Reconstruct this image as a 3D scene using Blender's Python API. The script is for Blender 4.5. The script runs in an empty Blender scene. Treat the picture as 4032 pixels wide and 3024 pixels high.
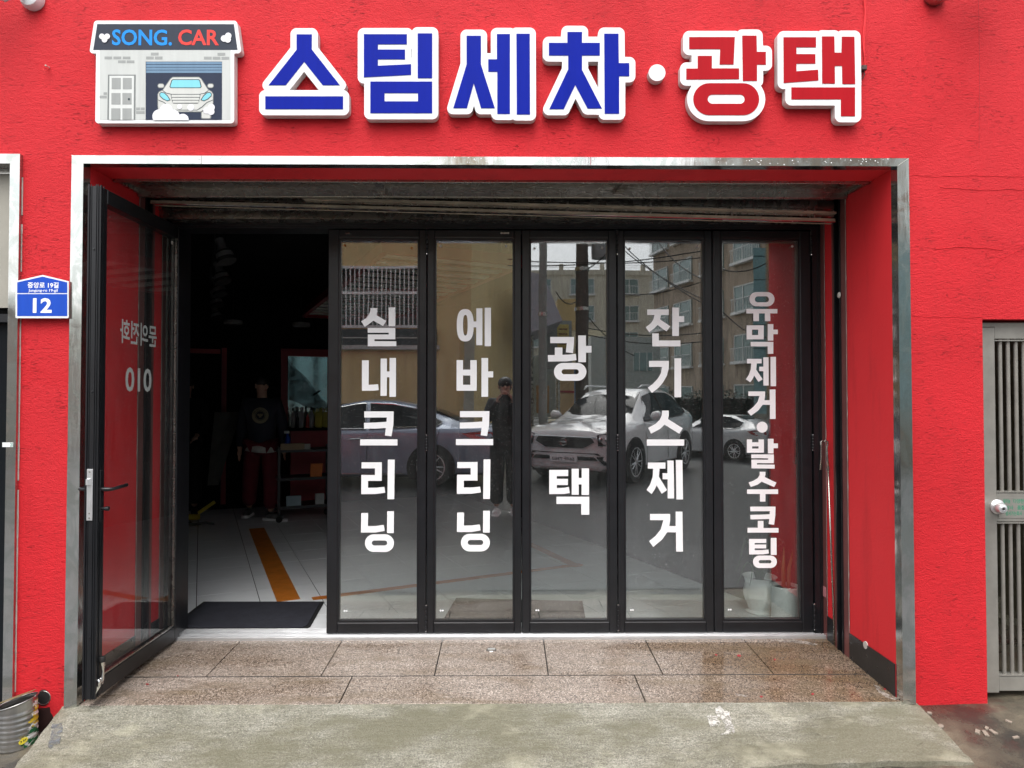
import bpy, bmesh, math, random
from mathutils import Vector, Matrix, Euler
from mathutils.geometry import tessellate_polygon
R = math.radians
random.seed(7)
sc = bpy.context.scene
C = bpy.context.collection
# ------------------------------------------------------------------ camera, sky, sun, exposure
CAM = Vector((0.0, -3.32, 1.43))
cam_d = bpy.data.cameras.new("camera"); cam = bpy.data.objects.new("camera", cam_d); C.objects.link(cam)
cam.location = CAM
cam.rotation_euler = Euler((R(90 + 1.11), 0, R(-0.58)), 'XYZ')
cam_d.sensor_width = 36.0; cam_d.sensor_fit = 'HORIZONTAL'; cam_d.lens = 36.0 * 2679.5 / 4032.0
cam_d.clip_start = 0.02; cam_d.clip_end = 600
sc.camera = cam
W = bpy.data.worlds.new("World"); sc.world = W; W.use_nodes = True
SUN_EL, SUN_AZ = 60, 186
def build_world():
    nt = W.node_tree; nt.nodes.clear()
    out = nt.nodes.new('ShaderNodeOutputWorld'); bg = nt.nodes.new('ShaderNodeBackground')
    sky = nt.nodes.new('ShaderNodeTexSky'); sky.sky_type = 'NISHITA'; sky.sun_disc = False
    sky.sun_elevation = R(SUN_EL); sky.sun_rotation = R(SUN_AZ); sky.air_density = 1.0; sky.dust_density = 4.0
    hs = nt.nodes.new('ShaderNodeHueSaturation'); hs.inputs['Saturation'].default_value = 0.20
    nt.links.new(sky.outputs[0], hs.inputs['Color']); nt.links.new(hs.outputs[0], bg.inputs[0])
    bg.inputs[1].default_value = 0.15
    nt.links.new(bg.outputs[0], out.inputs[0])
build_world()
sun_d = bpy.data.lights.new("sun", 'SUN'); sun = bpy.data.objects.new("sun", sun_d); C.objects.link(sun)
sun_d.energy = 0.55; sun_d.angle = R(60); sun_d.color = (1.0, 0.985, 0.96)
_az = R(SUN_AZ); _el = R(SUN_EL)
_to = Vector((math.sin(_az) * math.cos(_el), math.cos(_az) * math.cos(_el), math.sin(_el)))
sun.rotation_euler = _to.to_track_quat('Z', 'Y').to_euler()
sc.view_settings.view_transform = 'Standard'; sc.view_settings.look = 'None'
sc.view_settings.gamma = 1.0; sc.view_settings.use_curve_mapping = False
sc.view_settings.exposure = 1.20
sc.render.engine = 'CYCLES'
sc.cycles.max_bounces = 10; sc.cycles.transparent_max_bounces = 16; sc.cycles.glossy_bounces = 5
sc.cycles.use_denoising = True
# ------------------------------------------------------------------ measuring helpers (photo pixel -> point on a real plane)
_F = 2679.5; _MR = cam.rotation_euler.to_matrix()
def ray(u, v): return _MR @ Vector(((u - 2016) / _F, (1512 - v) / _F, -1))
def py(u, v, y):
    d = ray(u, v); t = (y - CAM.y) / d.y; p = CAM + d * t; return p
def pz(u, v, z):
    d = ray(u, v); t = (z - CAM.z) / d.z; return CAM + d * t
def pxp(u, v, x):
    d = ray(u, v); t = (x - CAM.x) / d.x; return CAM + d * t
def X(u, v, y): return py(u, v, y).x
def Z(u, v, y): return py(u, v, y).z
# ------------------------------------------------------------------ object helpers
ORG = {}
def _link(o, parent, org):
    C.objects.link(o); ORG[o.name] = Vector(org)
    if parent: o.parent = parent
    return o
def empty(name, loc, label, cat, group=None):
    o = bpy.data.objects.new(name, None); o.location = loc; o.empty_display_size = 0.1
    _link(o, None, loc); tag(o, label, cat, group); return o
def tag(o, label=None, cat=None, group=None, kind=None):
    if label: o['label'] = label
    if cat: o['category'] = cat
    if group: o['group'] = group
    if kind: o['kind'] = kind
    return o
def struct(o): o['kind'] = 'structure'; return o
def obj(name, mb, mat, parent=None, label=None, smooth=False, loc=None):
    """mb: MB in world space. Links it as ONE mesh object, vertices relative to its parent's origin (or to loc)."""
    org = ORG[parent.name] if parent else Vector(loc if loc is not None else (0, 0, 0))
    me = bpy.data.meshes.new(name)
    me.from_pydata([tuple(Vector(v) - org) for v in mb.v], [], mb.f)
    mats = mat if isinstance(mat, (list, tuple)) else [mat]
    for m in mats: me.materials.append(m)
    if mb.mi and len(mats) > 1:
        for p, k in zip(me.polygons, mb.mi): p.material_index = k
    bm = bmesh.new(); bm.from_mesh(me)
    bmesh.ops.recalc_face_normals(bm, faces=bm.faces)
    bm.to_mesh(me); bm.free()
    if smooth:
        me.shade_smooth()
        if smooth is not True: me.set_sharp_from_angle(angle=R(smooth))
    me.update()
    o = bpy.data.objects.new(name, me)
    if not parent and loc is not None: o.location = loc
    _link(o, parent, org)
    if label: o['label'] = label
    return o
class MB:
    def __init__(s): s.v = []; s.f = []; s.mi = []; s.m = 0
    def add(s, vs, fs):
        b = len(s.v); s.v += [tuple(v) for v in vs]; s.f += [tuple(i + b for i in f) for f in fs]; s.mi += [s.m] * len(fs); return s
    def box(s, x0, x1, y0, y1, z0, z1):
        return s.add([(x0, y0, z0), (x1, y0, z0), (x1, y1, z0), (x0, y1, z0), (x0, y0, z1), (x1, y0, z1), (x1, y1, z1), (x0, y1, z1)],
                     [(0, 3, 2, 1), (4, 5, 6, 7), (0, 1, 5, 4), (1, 2, 6, 5), (2, 3, 7, 6), (3, 0, 4, 7)])
    def bbox(s, x0, x1, y0, y1, z0, z1, b=0.003):
        """box with chamfered edges"""
        bm = bmesh.new(); bmesh.ops.create_cube(bm, size=1)
        for v in bm.verts: v.co = Vector(((x0 + x1) / 2 + v.co.x * (x1 - x0), (y0 + y1) / 2 + v.co.y * (y1 - y0), (z0 + z1) / 2 + v.co.z * (z1 - z0)))
        bmesh.ops.bevel(bm, geom=bm.edges[:], offset=b, segments=1, affect='EDGES')
        return s.bm(bm)
    def bm(s, bm, M=None):
        bm.verts.ensure_lookup_table()
        vs = [(M @ v.co if M else v.co)[:] for v in bm.verts]; fs = [[v.index for v in f.verts] for f in bm.faces]
        bm.verts.index_update(); fs = [[v.index for v in f.verts] for f in bm.faces]
        bm.free(); return s.add(vs, fs)
    def quad(s, a, b, c, d): return s.add([a, b, c, d], [(0, 1, 2, 3)])
    def hexa(s, bot, top):
        n = len(bot)
        return s.add(list(bot) + list(top), [tuple(range(n))[::-1], tuple(range(n, 2 * n))] + [(i, (i + 1) % n, n + (i + 1) % n, n + i) for i in range(n)])
    def tube(s, pts, r, n=10, cap=True, rs=None):
        pts = [Vector(p) for p in pts]; rings = []; up = None
        for i, p in enumerate(pts):
            t = (pts[min(i + 1, len(pts) - 1)] - pts[max(i - 1, 0)]).normalized()
            if up is None:
                up = Vector((0, 0, 1)) if abs(t.z) < 0.9 else Vector((1, 0, 0))
            a = t.cross(up).normalized(); b = a.cross(t).normalized(); up = b
            rr = rs[i] if rs else r
            rings.append([p + a * (rr * math.cos(2 * math.pi * k / n)) + b * (rr * math.sin(2 * math.pi * k / n)) for k in range(n)])
        vs = [v for q in rings for v in q]; fs = []
        for i in range(len(pts) - 1):
            for k in range(n):
                fs.append((i * n + k, i * n + (k + 1) % n, (i + 1) * n + (k + 1) % n, (i + 1) * n + k))
        if cap: fs += [tuple(range(n))[::-1], tuple(range((len(pts) - 1) * n, len(pts) * n))]
        return s.add(vs, fs)
    def lathe(s, prof, c, n=24, axis='z', cap=True):
        vs = []; c = Vector(c)
        for (r, h) in prof:
            for k in range(n):
                a = 2 * math.pi * k / n
                if axis == 'z': vs.append(c + Vector((r * math.cos(a), r * math.sin(a), h)))
                elif axis == 'y': vs.append(c + Vector((r * math.cos(a), h, r * math.sin(a))))
                else: vs.append(c + Vector((h, r * math.cos(a), r * math.sin(a))))
        fs = []
        for i in range(len(prof) - 1):
            for k in range(n): fs.append((i * n + k, i * n + (k + 1) % n, (i + 1) * n + (k + 1) % n, (i + 1) * n + k))
        if cap: fs += [tuple(range(n)), tuple(range((len(prof) - 1) * n, len(prof) * n))]
        return s.add(vs, fs)
    def prism(s, loops, f, d0, d1):
        """loops: outer + holes as 2D points; f(a,b,d) -> 3D."""
        flat = [p for l in loops for p in l]
        tris = tessellate_polygon([[Vector((p[0], p[1], 0)) for p in l] for l in loops])
        n = len(flat); vs = [f(a, b, d0) for a, b in flat] + [f(a, b, d1) for a, b in flat]
        fs = [tuple(t) for t in tris] + [tuple(i + n for i in t[::-1]) for t in tris]
        k = 0
        for l in loops:
            m = len(l)
            for i in range(m):
                a, b = k + i, k + (i + 1) % m; fs.append((a, b, b + n, a + n))
            k += m
        return s.add(vs, fs)
def FY(a, b, d): return (a, d, b)            # plane facing -y : x, z, depth y
def text_loops_mesh(txt, offset=0.0, res=3):
    cu = bpy.data.curves.new("t", 'FONT'); cu.body = txt; cu.size = 1; cu.offset = offset; cu.resolution_u = res
    cu.fill_mode = 'FRONT'
    o = bpy.data.objects.new("t", cu); C.objects.link(o)
    bpy.context.view_layer.update()
    me = bpy.data.meshes.new_from_object(o.evaluated_get(bpy.context.evaluated_depsgraph_get()))
    vs = [v.co.copy() for v in me.vertices]; fs = [tuple(p.vertices) for p in me.polygons]
    bpy.data.objects.remove(o); bpy.data.curves.remove(cu); bpy.data.meshes.remove(me)
    return vs, fs
def text_mb(txt, fmap, offset=0.0, mb=None):
    """fmap(a,b) with a,b in 0..1 of the text's own box"""
    vs, fs = text_loops_mesh(txt, offset)
    if not vs: return mb or MB()
    x0 = min(v.x for v in vs); x1 = max(v.x for v in vs); y0 = min(v.y for v in vs); y1 = max(v.y for v in vs)
    mb = mb or MB()
    mb.add([fmap((v.x - x0) / (x1 - x0), (v.y - y0) / (y1 - y0)) for v in vs], fs); return mb
def text_px(txt, u0, v0, u1, v1, y, offset=0.0, mb=None):
    a = py(u0, v1, y); b = py(u1, v0, y)
    return text_mb(txt, lambda s, t: (a.x + (b.x - a.x) * s, y, a.z + (b.z - a.z) * t), offset, mb)
def stadium(x0, x1, y0, y1, n=7, k=1.0):
    r = min(x1 - x0, y1 - y0) / 2 * k; pts = []
    for cx, cy, a0 in ((x1 - r, y1 - r, 0), (x0 + r, y1 - r, 90), (x0 + r, y0 + r, 180), (x1 - r, y0 + r, 270)):
        for i in range(n + 1):
            a = R(a0 + 90 * i / n); pts.append((cx + r * math.cos(a), cy + r * math.sin(a)))
    return pts
def circle(cx, cy, r, n=24): return [(cx + r * math.cos(2 * math.pi * i / n), cy + r * math.sin(2 * math.pi * i / n)) for i in range(n)]
# ------------------------------------------------------------------ materials
class NT:
    def __init__(s, name):
        s.m = bpy.data.materials.new(name); s.m.use_nodes = True; s.t = s.m.node_tree
        s.b = s.t.nodes['Principled BSDF']; s.out = s.t.nodes['Material Output']; s._tc = None
    def n(s, typ, **kw):
        x = s.t.nodes.new('ShaderNode' + typ)
        for k, v in kw.items(): setattr(x, k, v)
        return x
    def l(s, a, b): s.t.links.new(a, b)
    def tc(s, scale=(1, 1, 1), rot=(0, 0, 0), obj=True):
        if s._tc is None: s._tc = s.n('TexCoord')
        mp = s.n('Mapping'); mp.inputs['Scale'].default_value = scale; mp.inputs['Rotation'].default_value = rot
        s.l(s._tc.outputs['Object'], mp.inputs['Vector']); return mp.outputs[0]
    def noise(s, scale=(1, 1, 1), sc_=5, det=4, rough=.55, rot=(0, 0, 0), dist=0):
        x = s.n('TexNoise'); x.inputs['Scale'].default_value = sc_; x.inputs['Detail'].default_value = det
        x.inputs['Roughness'].default_value = rough; x.inputs['Distortion'].default_value = dist
        s.l(s.tc(scale, rot), x.inputs['Vector']); return x.outputs['Fac']
    def ramp(s, src, a, b, ca=(0, 0, 0, 1), cb=(1, 1, 1, 1)):
        r = s.n('ValToRGB'); r.color_ramp.elements[0].position = a; r.color_ramp.elements[1].position = b
        r.color_ramp.elements[0].color = ca if len(ca) == 4 else (*ca, 1); r.color_ramp.elements[1].color = cb if len(cb) == 4 else (*cb, 1)
        s.l(src, r.inputs[0]); return r.outputs[0]
    def mix(s, fac, a, b, mode='MIX'):
        x = s.n('Mix', data_type='RGBA', blend_type=mode)
        if hasattr(fac, 'node'): s.l(fac, x.inputs[0])
        else: x.inputs[0].default_value = fac
        for i, q in ((6, a), (7, b)):
            if hasattr(q, 'node'): s.l(q, x.inputs[i])
            else: x.inputs[i].default_value = (*q, 1) if len(q) == 3 else q
        return x.outputs[2]
    def math(s, op, a, b=None):
        x = s.n('Math', operation=op)
        for i, q in ((0, a), (1, b)):
            if q is None: continue
            if hasattr(q, 'node'): s.l(q, x.inputs[i])
            else: x.inputs[i].default_value = q
        return x.outputs[0]
    def bump(s, h, strength=.5, dist=.01, prev=None):
        x = s.n('Bump'); x.inputs['Strength'].default_value = strength; x.inputs['Distance'].default_value = dist
        s.l(h, x.inputs['Height'])
        if prev is not None: s.l(prev, x.inputs['Normal'])
        return x.outputs[0]
    def fin(s, col=None, rough=None, metal=None, nrm=None, spec=None):
        for key, q in (('Base Color', col), ('Roughness', rough), ('Metallic', metal), ('Normal', nrm), ('Specular IOR Level', spec)):
            if q is None: continue
            if hasattr(q, 'node'): s.l(q, s.b.inputs[key])
            else: s.b.inputs[key].default_value = (*q, 1) if isinstance(q, tuple) and len(q) == 3 else q
        return s.m
def plain(name, col, rough=.5, metal=0, var=.12, bump=0.0, bs=60, spec=.5, coat=0):
    """simple procedural material: base colour broken by noise, light roughness noise, optional bump"""
    t = NT(name); n = t.noise((1, 1, 1), 9, 5, .6)
    d = tuple(c * (1 - var) for c in col); e = tuple(min(1, c * (1 + var)) for c in col)
    c = t.ramp(n, .3, .7, d, e)
    rr = t.math('ADD', t.math('MULTIPLY', t.noise((1, 1, 1), 23, 3, .5), .16), max(0.0, rough - .08))
    nr = t.bump(t.noise((1, 1, 1), bs, 4, .6), .6, bump) if bump else None
    if coat: t.b.inputs['Coat Weight'].default_value = coat; t.b.inputs['Coat Roughness'].default_value = .05
    return t.fin(c, rr, metal, nr, spec)
def m_stucco(name, fine=False):
    t = NT(name)
    big = t.noise((1, 1, 1), 1.3, 4, .6); mid = t.noise((1, 1, 1), 14, 4, .6)
    c = t.mix(t.ramp(big, .35, .68), (.54, .013, .020), (.65, .017, .026))
    c = t.mix(t.math('MULTIPLY', t.ramp(mid, .45, .8), .35), c, (.50, .015, .02))
    if fine: c = t.mix(t.ramp(big, .35, .68), (.74, .028, .036), (.80, .034, .042))
    c = t.mix(t.math('MULTIPLY', t.ramp(t.noise((2.2, 2.2, .35), 2.4, 5, .7), .52, .66), .30), c, (.46, .016, .022))
    c = t.mix(t.math('MULTIPLY', t.ramp(t.noise((1, 1, 1), 1.1, 3, .5, rot=(0, 0, 1)), .55, .57), .22), c, (.70, .030, .040))
    grain = t.noise((1, 1, 1), 150, 5, .65)
    lump = t.noise((1, 1, 1.4), 42, 4, .6, dist=.6)
    if fine:
        nr = t.bump(grain, .35, .0022); nr = t.bump(lump, .35, .003, nr)
        return t.fin(c, .62, 0, nr, .35)
    gouge = t.noise((.42, .42, 1.7), 60, 4, .6, dist=1.2)              # short horizontal tears
    gmask = t.ramp(t.noise((1, 1, 1), 4.5, 4, .6), .47, .62)
    g = t.math('MULTIPLY', t.ramp(gouge, .335, .40, (1, 1, 1), (0, 0, 0)), gmask)
    comb = t.noise((.35, .35, 2.4), 48, 3, .5, rot=(0, R(38), 0))     # slanting trowel combing
    comb2 = t.noise((2.4, 2.4, .35), 40, 3, .5, rot=(0, R(-12), 0))
    cm = t.ramp(t.noise((1, 1, 1), 2.3, 2, .5), .48, .56)
    cb = t.mix(cm, comb, comb2)
    nr = t.bump(grain, .9, .007); nr = t.bump(lump, .6, .007, nr); nr = t.bump(cb, .26, .005, nr)
    nr = t.bump(g, .8, -.007, nr)
    c = t.mix(t.math('MULTIPLY', g, .55), c, (.30, .006, .010))
    return t.fin(c, .66, 0, nr, .28)
def m_steel(name, base=(.66, .66, .64), rough=.07, marble=True, dirt=.45):
    t = NT(name)
    streak = t.noise((6, 6, .8), 7, 5, .65); w = t.noise((1, 1, .8), 5.0, 6, .62, dist=2.6)
    c = t.mix(t.ramp(streak, .3, .75), tuple(x * .82 for x in base), base)
    if marble: c = t.mix(t.ramp(w, .44, .56), c, tuple(x * .76 for x in (base[0] * .95, base[1], base[2] * .98)))
    c = t.mix(t.math('MULTIPLY', t.ramp(t.noise((1, 1, 1), 3, 6, .7), .5, .75), dirt), c, (.33, .29, .22))
    r = t.math('ADD', t.math('MULTIPLY', t.ramp(w, .42, .6), .10), rough)
    nr = t.bump(t.noise((1, 1, .25), 11, 3, .5), .25, .004)
    nr = t.bump(t.noise((60, 60, 1), 8, 2, .5), .10, .0006, nr)
    return t.fin(c, r, .95, nr)
def m_granite():
    t = NT('pink granite')
    v = t.n('TexVoronoi'); v.inputs['Scale'].default_value = 205; t.l(t.tc(), v.inputs['Vector'])
    hs = t.n('SeparateColor'); t.l(v.outputs['Color'], hs.inputs[0])
    c = t.ramp(hs.outputs[0], .0, 1.0, (.22, .175, .145), (.39, .33, .28))
    v2 = t.n('TexVoronoi'); v2.inputs['Scale'].default_value = 150; t.l(t.tc((1.3, 1, 1), (0, 0, .5)), v2.inputs['Vector'])
    s2 = t.n('SeparateColor'); t.l(v2.outputs['Color'], s2.inputs[0])
    c = t.mix(t.ramp(s2.outputs[1], .70, .75), c, (.12, .10, .085))
    c = t.mix(t.ramp(s2.outputs[2], .86, .90), c, (.56, .48, .42))
    wet = t.ramp(t.noise((.7, 1.6, 1), 2.2, 4, .6), .42, .62)
    # the right-hand end of the step is wetter and dirtier
    sep = t.n('SeparateXYZ'); t.l(t.tc(), sep.inputs[0])
    rt = t.math('MULTIPLY', t.math('SUBTRACT', sep.outputs[0], .55), 1.2); rt = t.ramp(rt, 0, .9)
    wetx = t.math('MINIMUM', t.math('ADD', t.math('MULTIPLY', wet, .45), t.math('MULTIPLY', rt, .7)), 1.0)
    c = t.mix(wetx, c, (.50, .40, .29), 'MULTIPLY')
    c = t.mix(t.math('MULTIPLY', t.ramp(t.noise((.6, 2, 1), 3.7, 5, .65), .5, .68), .55), c, (.17, .125, .075))
    r = t.ramp(wetx, .05, .8, (.36, .36, .36), (.07, .07, .07))
    nr = t.bump(t.noise((1, 1, 1), 120, 3, .5), .25, .0012)
    return t.fin(c, r, 0, nr, .5)
def m_concrete(name='concrete', green=True):
    t = NT(name)
    a = t.noise((1, 1, 1), 3.2, 6, .65); b = t.noise((.35, 2.6, 1), 26, 4, .6); g = t.noise((1, 1, 1), 150, 4, .7)
    c = t.mix(t.ramp(a, .35, .68), (.34, .325, .255), (.55, .53, .455))
    c = t.mix(t.math('MULTIPLY', t.ramp(b, .44, .66), .5), c, (.17, .165, .12))
    c = t.mix(t.math('MULTIPLY', t.ramp(t.noise((1, 1, 1), 75, 5, .75), .52, .62), .8), c, (.56, .54, .46))
    c = t.mix(t.math('MULTIPLY', t.ramp(g, .50, .56), .6), c, (.10, .095, .075))
    c = t.mix(t.math('MULTIPLY', t.ramp(t.noise((1, 1, 1), 1.9, 5, .6, rot=(0, 0, 2)), .50, .70), .45), c, (.14, .135, .085))
    vs_ = t.n('TexVoronoi'); vs_.inputs['Scale'].default_value = 165; t.l(t.tc((1, 1.3, 1)), vs_.inputs['Vector']); sc_ = t.n('SeparateColor'); t.l(vs_.outputs['Color'], sc_.inputs[0])
    c = t.mix(.85, c, t.ramp(sc_.outputs[0], 0, 1, (.52, .52, .50), (1.0, 1.0, 1.0)), 'MULTIPLY')
    c = t.mix(t.ramp(sc_.outputs[1], .975, .985), c, (.44, .42, .35))
    nr = t.bump(g, 1.0, .007); nr = t.bump(b, .6, .006, nr)
    v = t.n('TexVoronoi', feature='DISTANCE_TO_EDGE'); v.inputs['Scale'].default_value = 3.1
    d = t.noise((1, 1, 1), 6, 4, .6); ad = t.n('VectorMath', operation='ADD'); sc3 = t.n('VectorMath', operation='SCALE'); sc3.inputs['Scale'].default_value = .35
    cx = t.n('CombineXYZ'); t.l(d, cx.inputs[0]); t.l(b, cx.inputs[1]); t.l(cx.outputs[0], sc3.inputs[0]); t.l(t.tc((1, .8, 1)), ad.inputs[0]); t.l(sc3.outputs[0], ad.inputs[1]); t.l(ad.outputs[0], v.inputs['Vector'])
    ck = t.math('MULTIPLY', t.ramp(v.outputs['Distance'], .002, .007, (1, 1, 1), (0, 0, 0)), t.ramp(t.noise((1, 1, 1), 2.3, 2, .5), .60, .68))
    c = t.mix(t.math('MULTIPLY', t.ramp(t.noise((.6, 1.4, 1), 1.4, 5, .7, rot=(0, 0, .3)), .46, .58), .75), c, (.16, .15, .095))
    c = t.mix(t.math('MULTIPLY', t.ramp(t.noise((.8, 1.2, 1), 2.6, 4, .7, rot=(0, 0, 1.1)), .54, .66), .42), c, (.52, .495, .37))
    c = t.mix(t.math('MULTIPLY', ck, .45), c, (.08, .08, .06)); nr = t.bump(ck, .8, -.006, nr)
    r = t.ramp(a, .3, .7, (.45, .45, .45), (.75, .75, .75))
    return t.fin(c, r, 0, nr, .45)
def m_ground():
    t = NT('wet pavement')
    a = t.noise((1, 1, 1), 2.1, 6, .65); b = t.noise((1, 1, 1), 7, 5, .65); g = t.noise((1, 1, 1), 130, 4, .7)
    c = t.mix(t.ramp(a, .42, .66), (.040, .036, .030), (.17, .145, .10))
    c = t.mix(t.math('MULTIPLY', t.ramp(b, .52, .68), .7), c, (.075, .026, .022))
    c = t.mix(t.math('MULTIPLY', t.ramp(g, .52, .66), .5), c, (.035, .033, .028))
    nr = t.bump(g, .6, .005); nr = t.bump(b, .4, .01, nr)
    r = t.ramp(a, .4, .62, (.16, .16, .16), (.5, .5, .5))
    return t.fin(c, r, 0, nr, .5)
def m_glass(name, tint=(.90, .93, .92), f0=.185, dust=.016, rough=0.0):
    t = NT(name); t.t.nodes.remove(t.b)
    lw = t.n('LayerWeight'); lw.inputs[0].default_value = .5
    p5 = t.math('POWER', lw.outputs['Facing'], 5.0)
    fac = t.math('ADD', t.math('MULTIPLY', p5, 1 - f0), f0)
    tr = t.n('BsdfTransparent'); tr.inputs[0].default_value = (*tint, 1)
    gl = t.n('BsdfGlossy'); gl.inputs[0].default_value = (1, 1, 1, 1); gl.inputs['Roughness'].default_value = rough
    if name.startswith('door'):
        gl_n = t.bump(t.noise((1, 1, 1), 1.7, 2, .5), .10, .004); t.l(gl_n, gl.inputs['Normal'])
    df = t.n('BsdfDiffuse'); df.inputs[0].default_value = (.55, .57, .56, 1)
    m1 = t.n('MixShader'); t.l(fac, m1.inputs[0]); t.l(tr.outputs[0], m1.inputs[1]); t.l(gl.outputs[0], m1.inputs[2])
    m2 = t.n('MixShader')
    dn = t.math('MULTIPLY', t.ramp(t.noise((3, 3, .5), 6, 5, .65), .3, .8), dust * 2)
    sp = t.math('MULTIPLY', t.ramp(t.noise((1, 1, 1), 170, 1, .5), .73, .75), .5 if dust > .01 else 0)
    t.l(t.math('ADD', dn, sp), m2.inputs[0]); t.l(m1.outputs[0], m2.inputs[1]); t.l(df.outputs[0], m2.inputs[2])
    t.l(m2.outputs[0], t.out.inputs[0]); return t.m
def m_paint(name, col, rough=.25, spec=.22):
    t = NT(name); dr = t.noise((1, 1, 1), 230, 2, .4)
    drops = t.ramp(dr, .66, .70)
    n = t.noise((5, 5, .5), 6, 5, .65); c = t.ramp(n, .3, .7, tuple(x * .88 for x in col), col)
    return t.fin(c, rough, 0, t.bump(drops, .2, .0008), spec)
M = {}
M['red'] = m_stucco('red stucco'); M['red_smooth'] = m_stucco('red painted plaster', True)
M['red_trim'] = plain('dark red paint', (.30, .012, .022), .45)
M['steel'] = m_steel('stainless steel'); M['steel_dark'] = m_steel('tarnished steel', (.44, .425, .39), .22, False, .15)
M['steel_pink'] = plain('steel tinted with mirrored red', (.24, .085, .080), .35, .35, .10)  # red mirrored in the steel posts is painted into their base colour
M['gatemetal'] = plain('grey coated aluminium', (.28, .268, .240), .33, .35, .14, .0006, 90)
M['alu'] = plain('brushed aluminium', (.72, .73, .74), .34, .75, .06)
M['chrome'] = plain('chrome', (.8, .8, .8), .08, 1.0, .02)
M['black'] = plain('black powder coated aluminium', (.0105, .011, .013), .32, 0, .2, .0004, 300, .45)
M['rubber'] = plain('black rubber', (.012, .012, .012), .7, 0)
M['black_room'] = plain('matt black paint', (.004, .004, .005), .85, 0, .2, spec=.2)
M['board'] = plain('black stone skirting', (.022, .022, .023), .30, 0, .25, .001, 60)
M['granite'] = m_granite(); M['concrete'] = m_concrete(); M['ground'] = m_ground()
M['signwhite'] = m_paint('white acrylic sign', (.82, .83, .84), .28)
M['signside'] = plain('white sign edge', (.62, .62, .60), .5)
M['blue'] = m_paint('blue sign vinyl', (.005, .016, .31), .25, .07); M['signred'] = m_paint('crimson sign vinyl', (.42, .009, .016), .25, .08)
M['smear2'] = plain('thin plaster film', (.34, .29, .25), .7, 0, .35)
M['vinyl'] = plain('white window vinyl', (.89, .89, .90), .5, 0, .03)
M['glass'] = m_glass('door glass'); M['glass_leaf'] = m_glass('leaf glass', f0=.07, dust=.02)
M['carglass'] = plain('dark car glass', (.010, .012, .014), .05, 0, .05, spec=.16)
M['mirror'] = plain('mirror silver', (.85, .87, .87), .01, 1.0, .01)
M['tile'] = None
M['lampgrey'] = plain('dim grey lamp', (.20, .20, .20), .4)
def m_tile():
    t = NT('pale floor tile')
    a = t.noise((1, 3, 1), 4, 5, .6, rot=(0, 0, .42)); b = t.noise((1, 1, 1), 1.3, 3, .5)
    c = t.mix(t.ramp(a, .35, .7), (.80, .82, .83), (.86, .88, .89)); c = t.mix(t.math('MULTIPLY', t.ramp(b, .4, .7), .4), c, (.72, .74, .75))
    return t.fin(c, .22, 0, t.bump(a, .12, .002), .5)
M['tile'] = m_tile()
M['grout'] = plain('dark grout', (.03, .03, .03), .8)
M['tape'] = plain('orange floor tape', (.50, .155, .018), .5, 0, .18)

def see_through(m, lo, hi, sc_=38):
    """thin worn film: noise eats holes into it"""
    nt = m.node_tree; b = nt.nodes['Principled BSDF']; tc = nt.nodes.new('ShaderNodeTexCoord'); n = nt.nodes.new('ShaderNodeTexNoise'); n.inputs['Scale'].default_value = sc_; n.inputs['Detail'].default_value = 6; n.inputs['Roughness'].default_value = .75
    r = nt.nodes.new('ShaderNodeValToRGB'); r.color_ramp.elements[0].position = lo; r.color_ramp.elements[1].position = hi
    nt.links.new(tc.outputs['Object'], n.inputs['Vector']); nt.links.new(n.outputs['Fac'], r.inputs[0]); nt.links.new(r.outputs[0], b.inputs['Alpha']); return m
see_through(M['smear2'], .42, .56)
# ================================================================== GROUND
YD = 0.80                                      # outer face of the folding doors
XL = X(318, 1564, -0.02); XR = X(3542, 1564, -0.02)
XLo = X(276, 1200, -0.02) ; XRo = X(3584, 1200, -0.02)
ZT = Z(1989, 650, -0.02); ZTo = Z(1989, 618, -0.02)
def zwall(x): return -0.12 + 0.025 * max(-4, min(4, x))
def zg(x, y):
    z0 = zwall(x); z1 = -0.185 + 0.009 * max(-4, min(4, x)); z2 = -0.06
    if y < -9 and x > 3: k = min(1, (-y - 9) / 6) * min(1, (x - 3) / 3); z2 -= .54 * k * k * (3 - 2 * k)
    if y >= 0: return z0
    if y > -0.55: k = -y / 0.55; return z0 * (1 - k) + z1 * k
    if y > -2.2: k = (-y - 0.55) / 1.65; k = k * k * (3 - 2 * k); return z1 * (1 - k) + z2 * k
    return z2
def grid_mb(xs, ys, zf):
    mb = MB(); n = len(ys)
    mb.add([(x, y, zf(x, y)) for x in xs for y in ys], [(i * n + j, (i + 1) * n + j, (i + 1) * n + j + 1, i * n + j + 1) for i in range(len(xs) - 1) for j in range(n - 1)])
    return mb
xs = [-220, -80, -40, -20, -10, -6] + [-4 + .25 * i for i in range(33)] + [4.5, 5, 5.5, 6, 7, 8, 10, 14, 20, 40, 80, 220]
ys = [-260, -120, -60, -30, -22, -18, -16, -15, -14, -13, -12, -11, -10, -9, -8, -5, -3.5] + [-2.2 + .2 * i for i in range(8)] + [-.72] + [-.55, -.4, -.25, -.12, 0, .3, 1.0, 2.0, 4.5]
gr = obj('ground', grid_mb(xs, ys, lambda x, y: zg(x, y) - (.3 if y > .2 and -4.5 < x < 2.3 else 0)), M['ground'], smooth=True); struct(gr)
M['asphalt'] = plain('wet asphalt', (.050, .051, .053), .33, 0, .25, .004, 120)
rd = obj('road', grid_mb([x for x in xs if abs(x) <= 40], [y for y in ys if -60 <= y < -.7], lambda x, y: zg(x, y) + .006), M['asphalt']); struct(rd)
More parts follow.
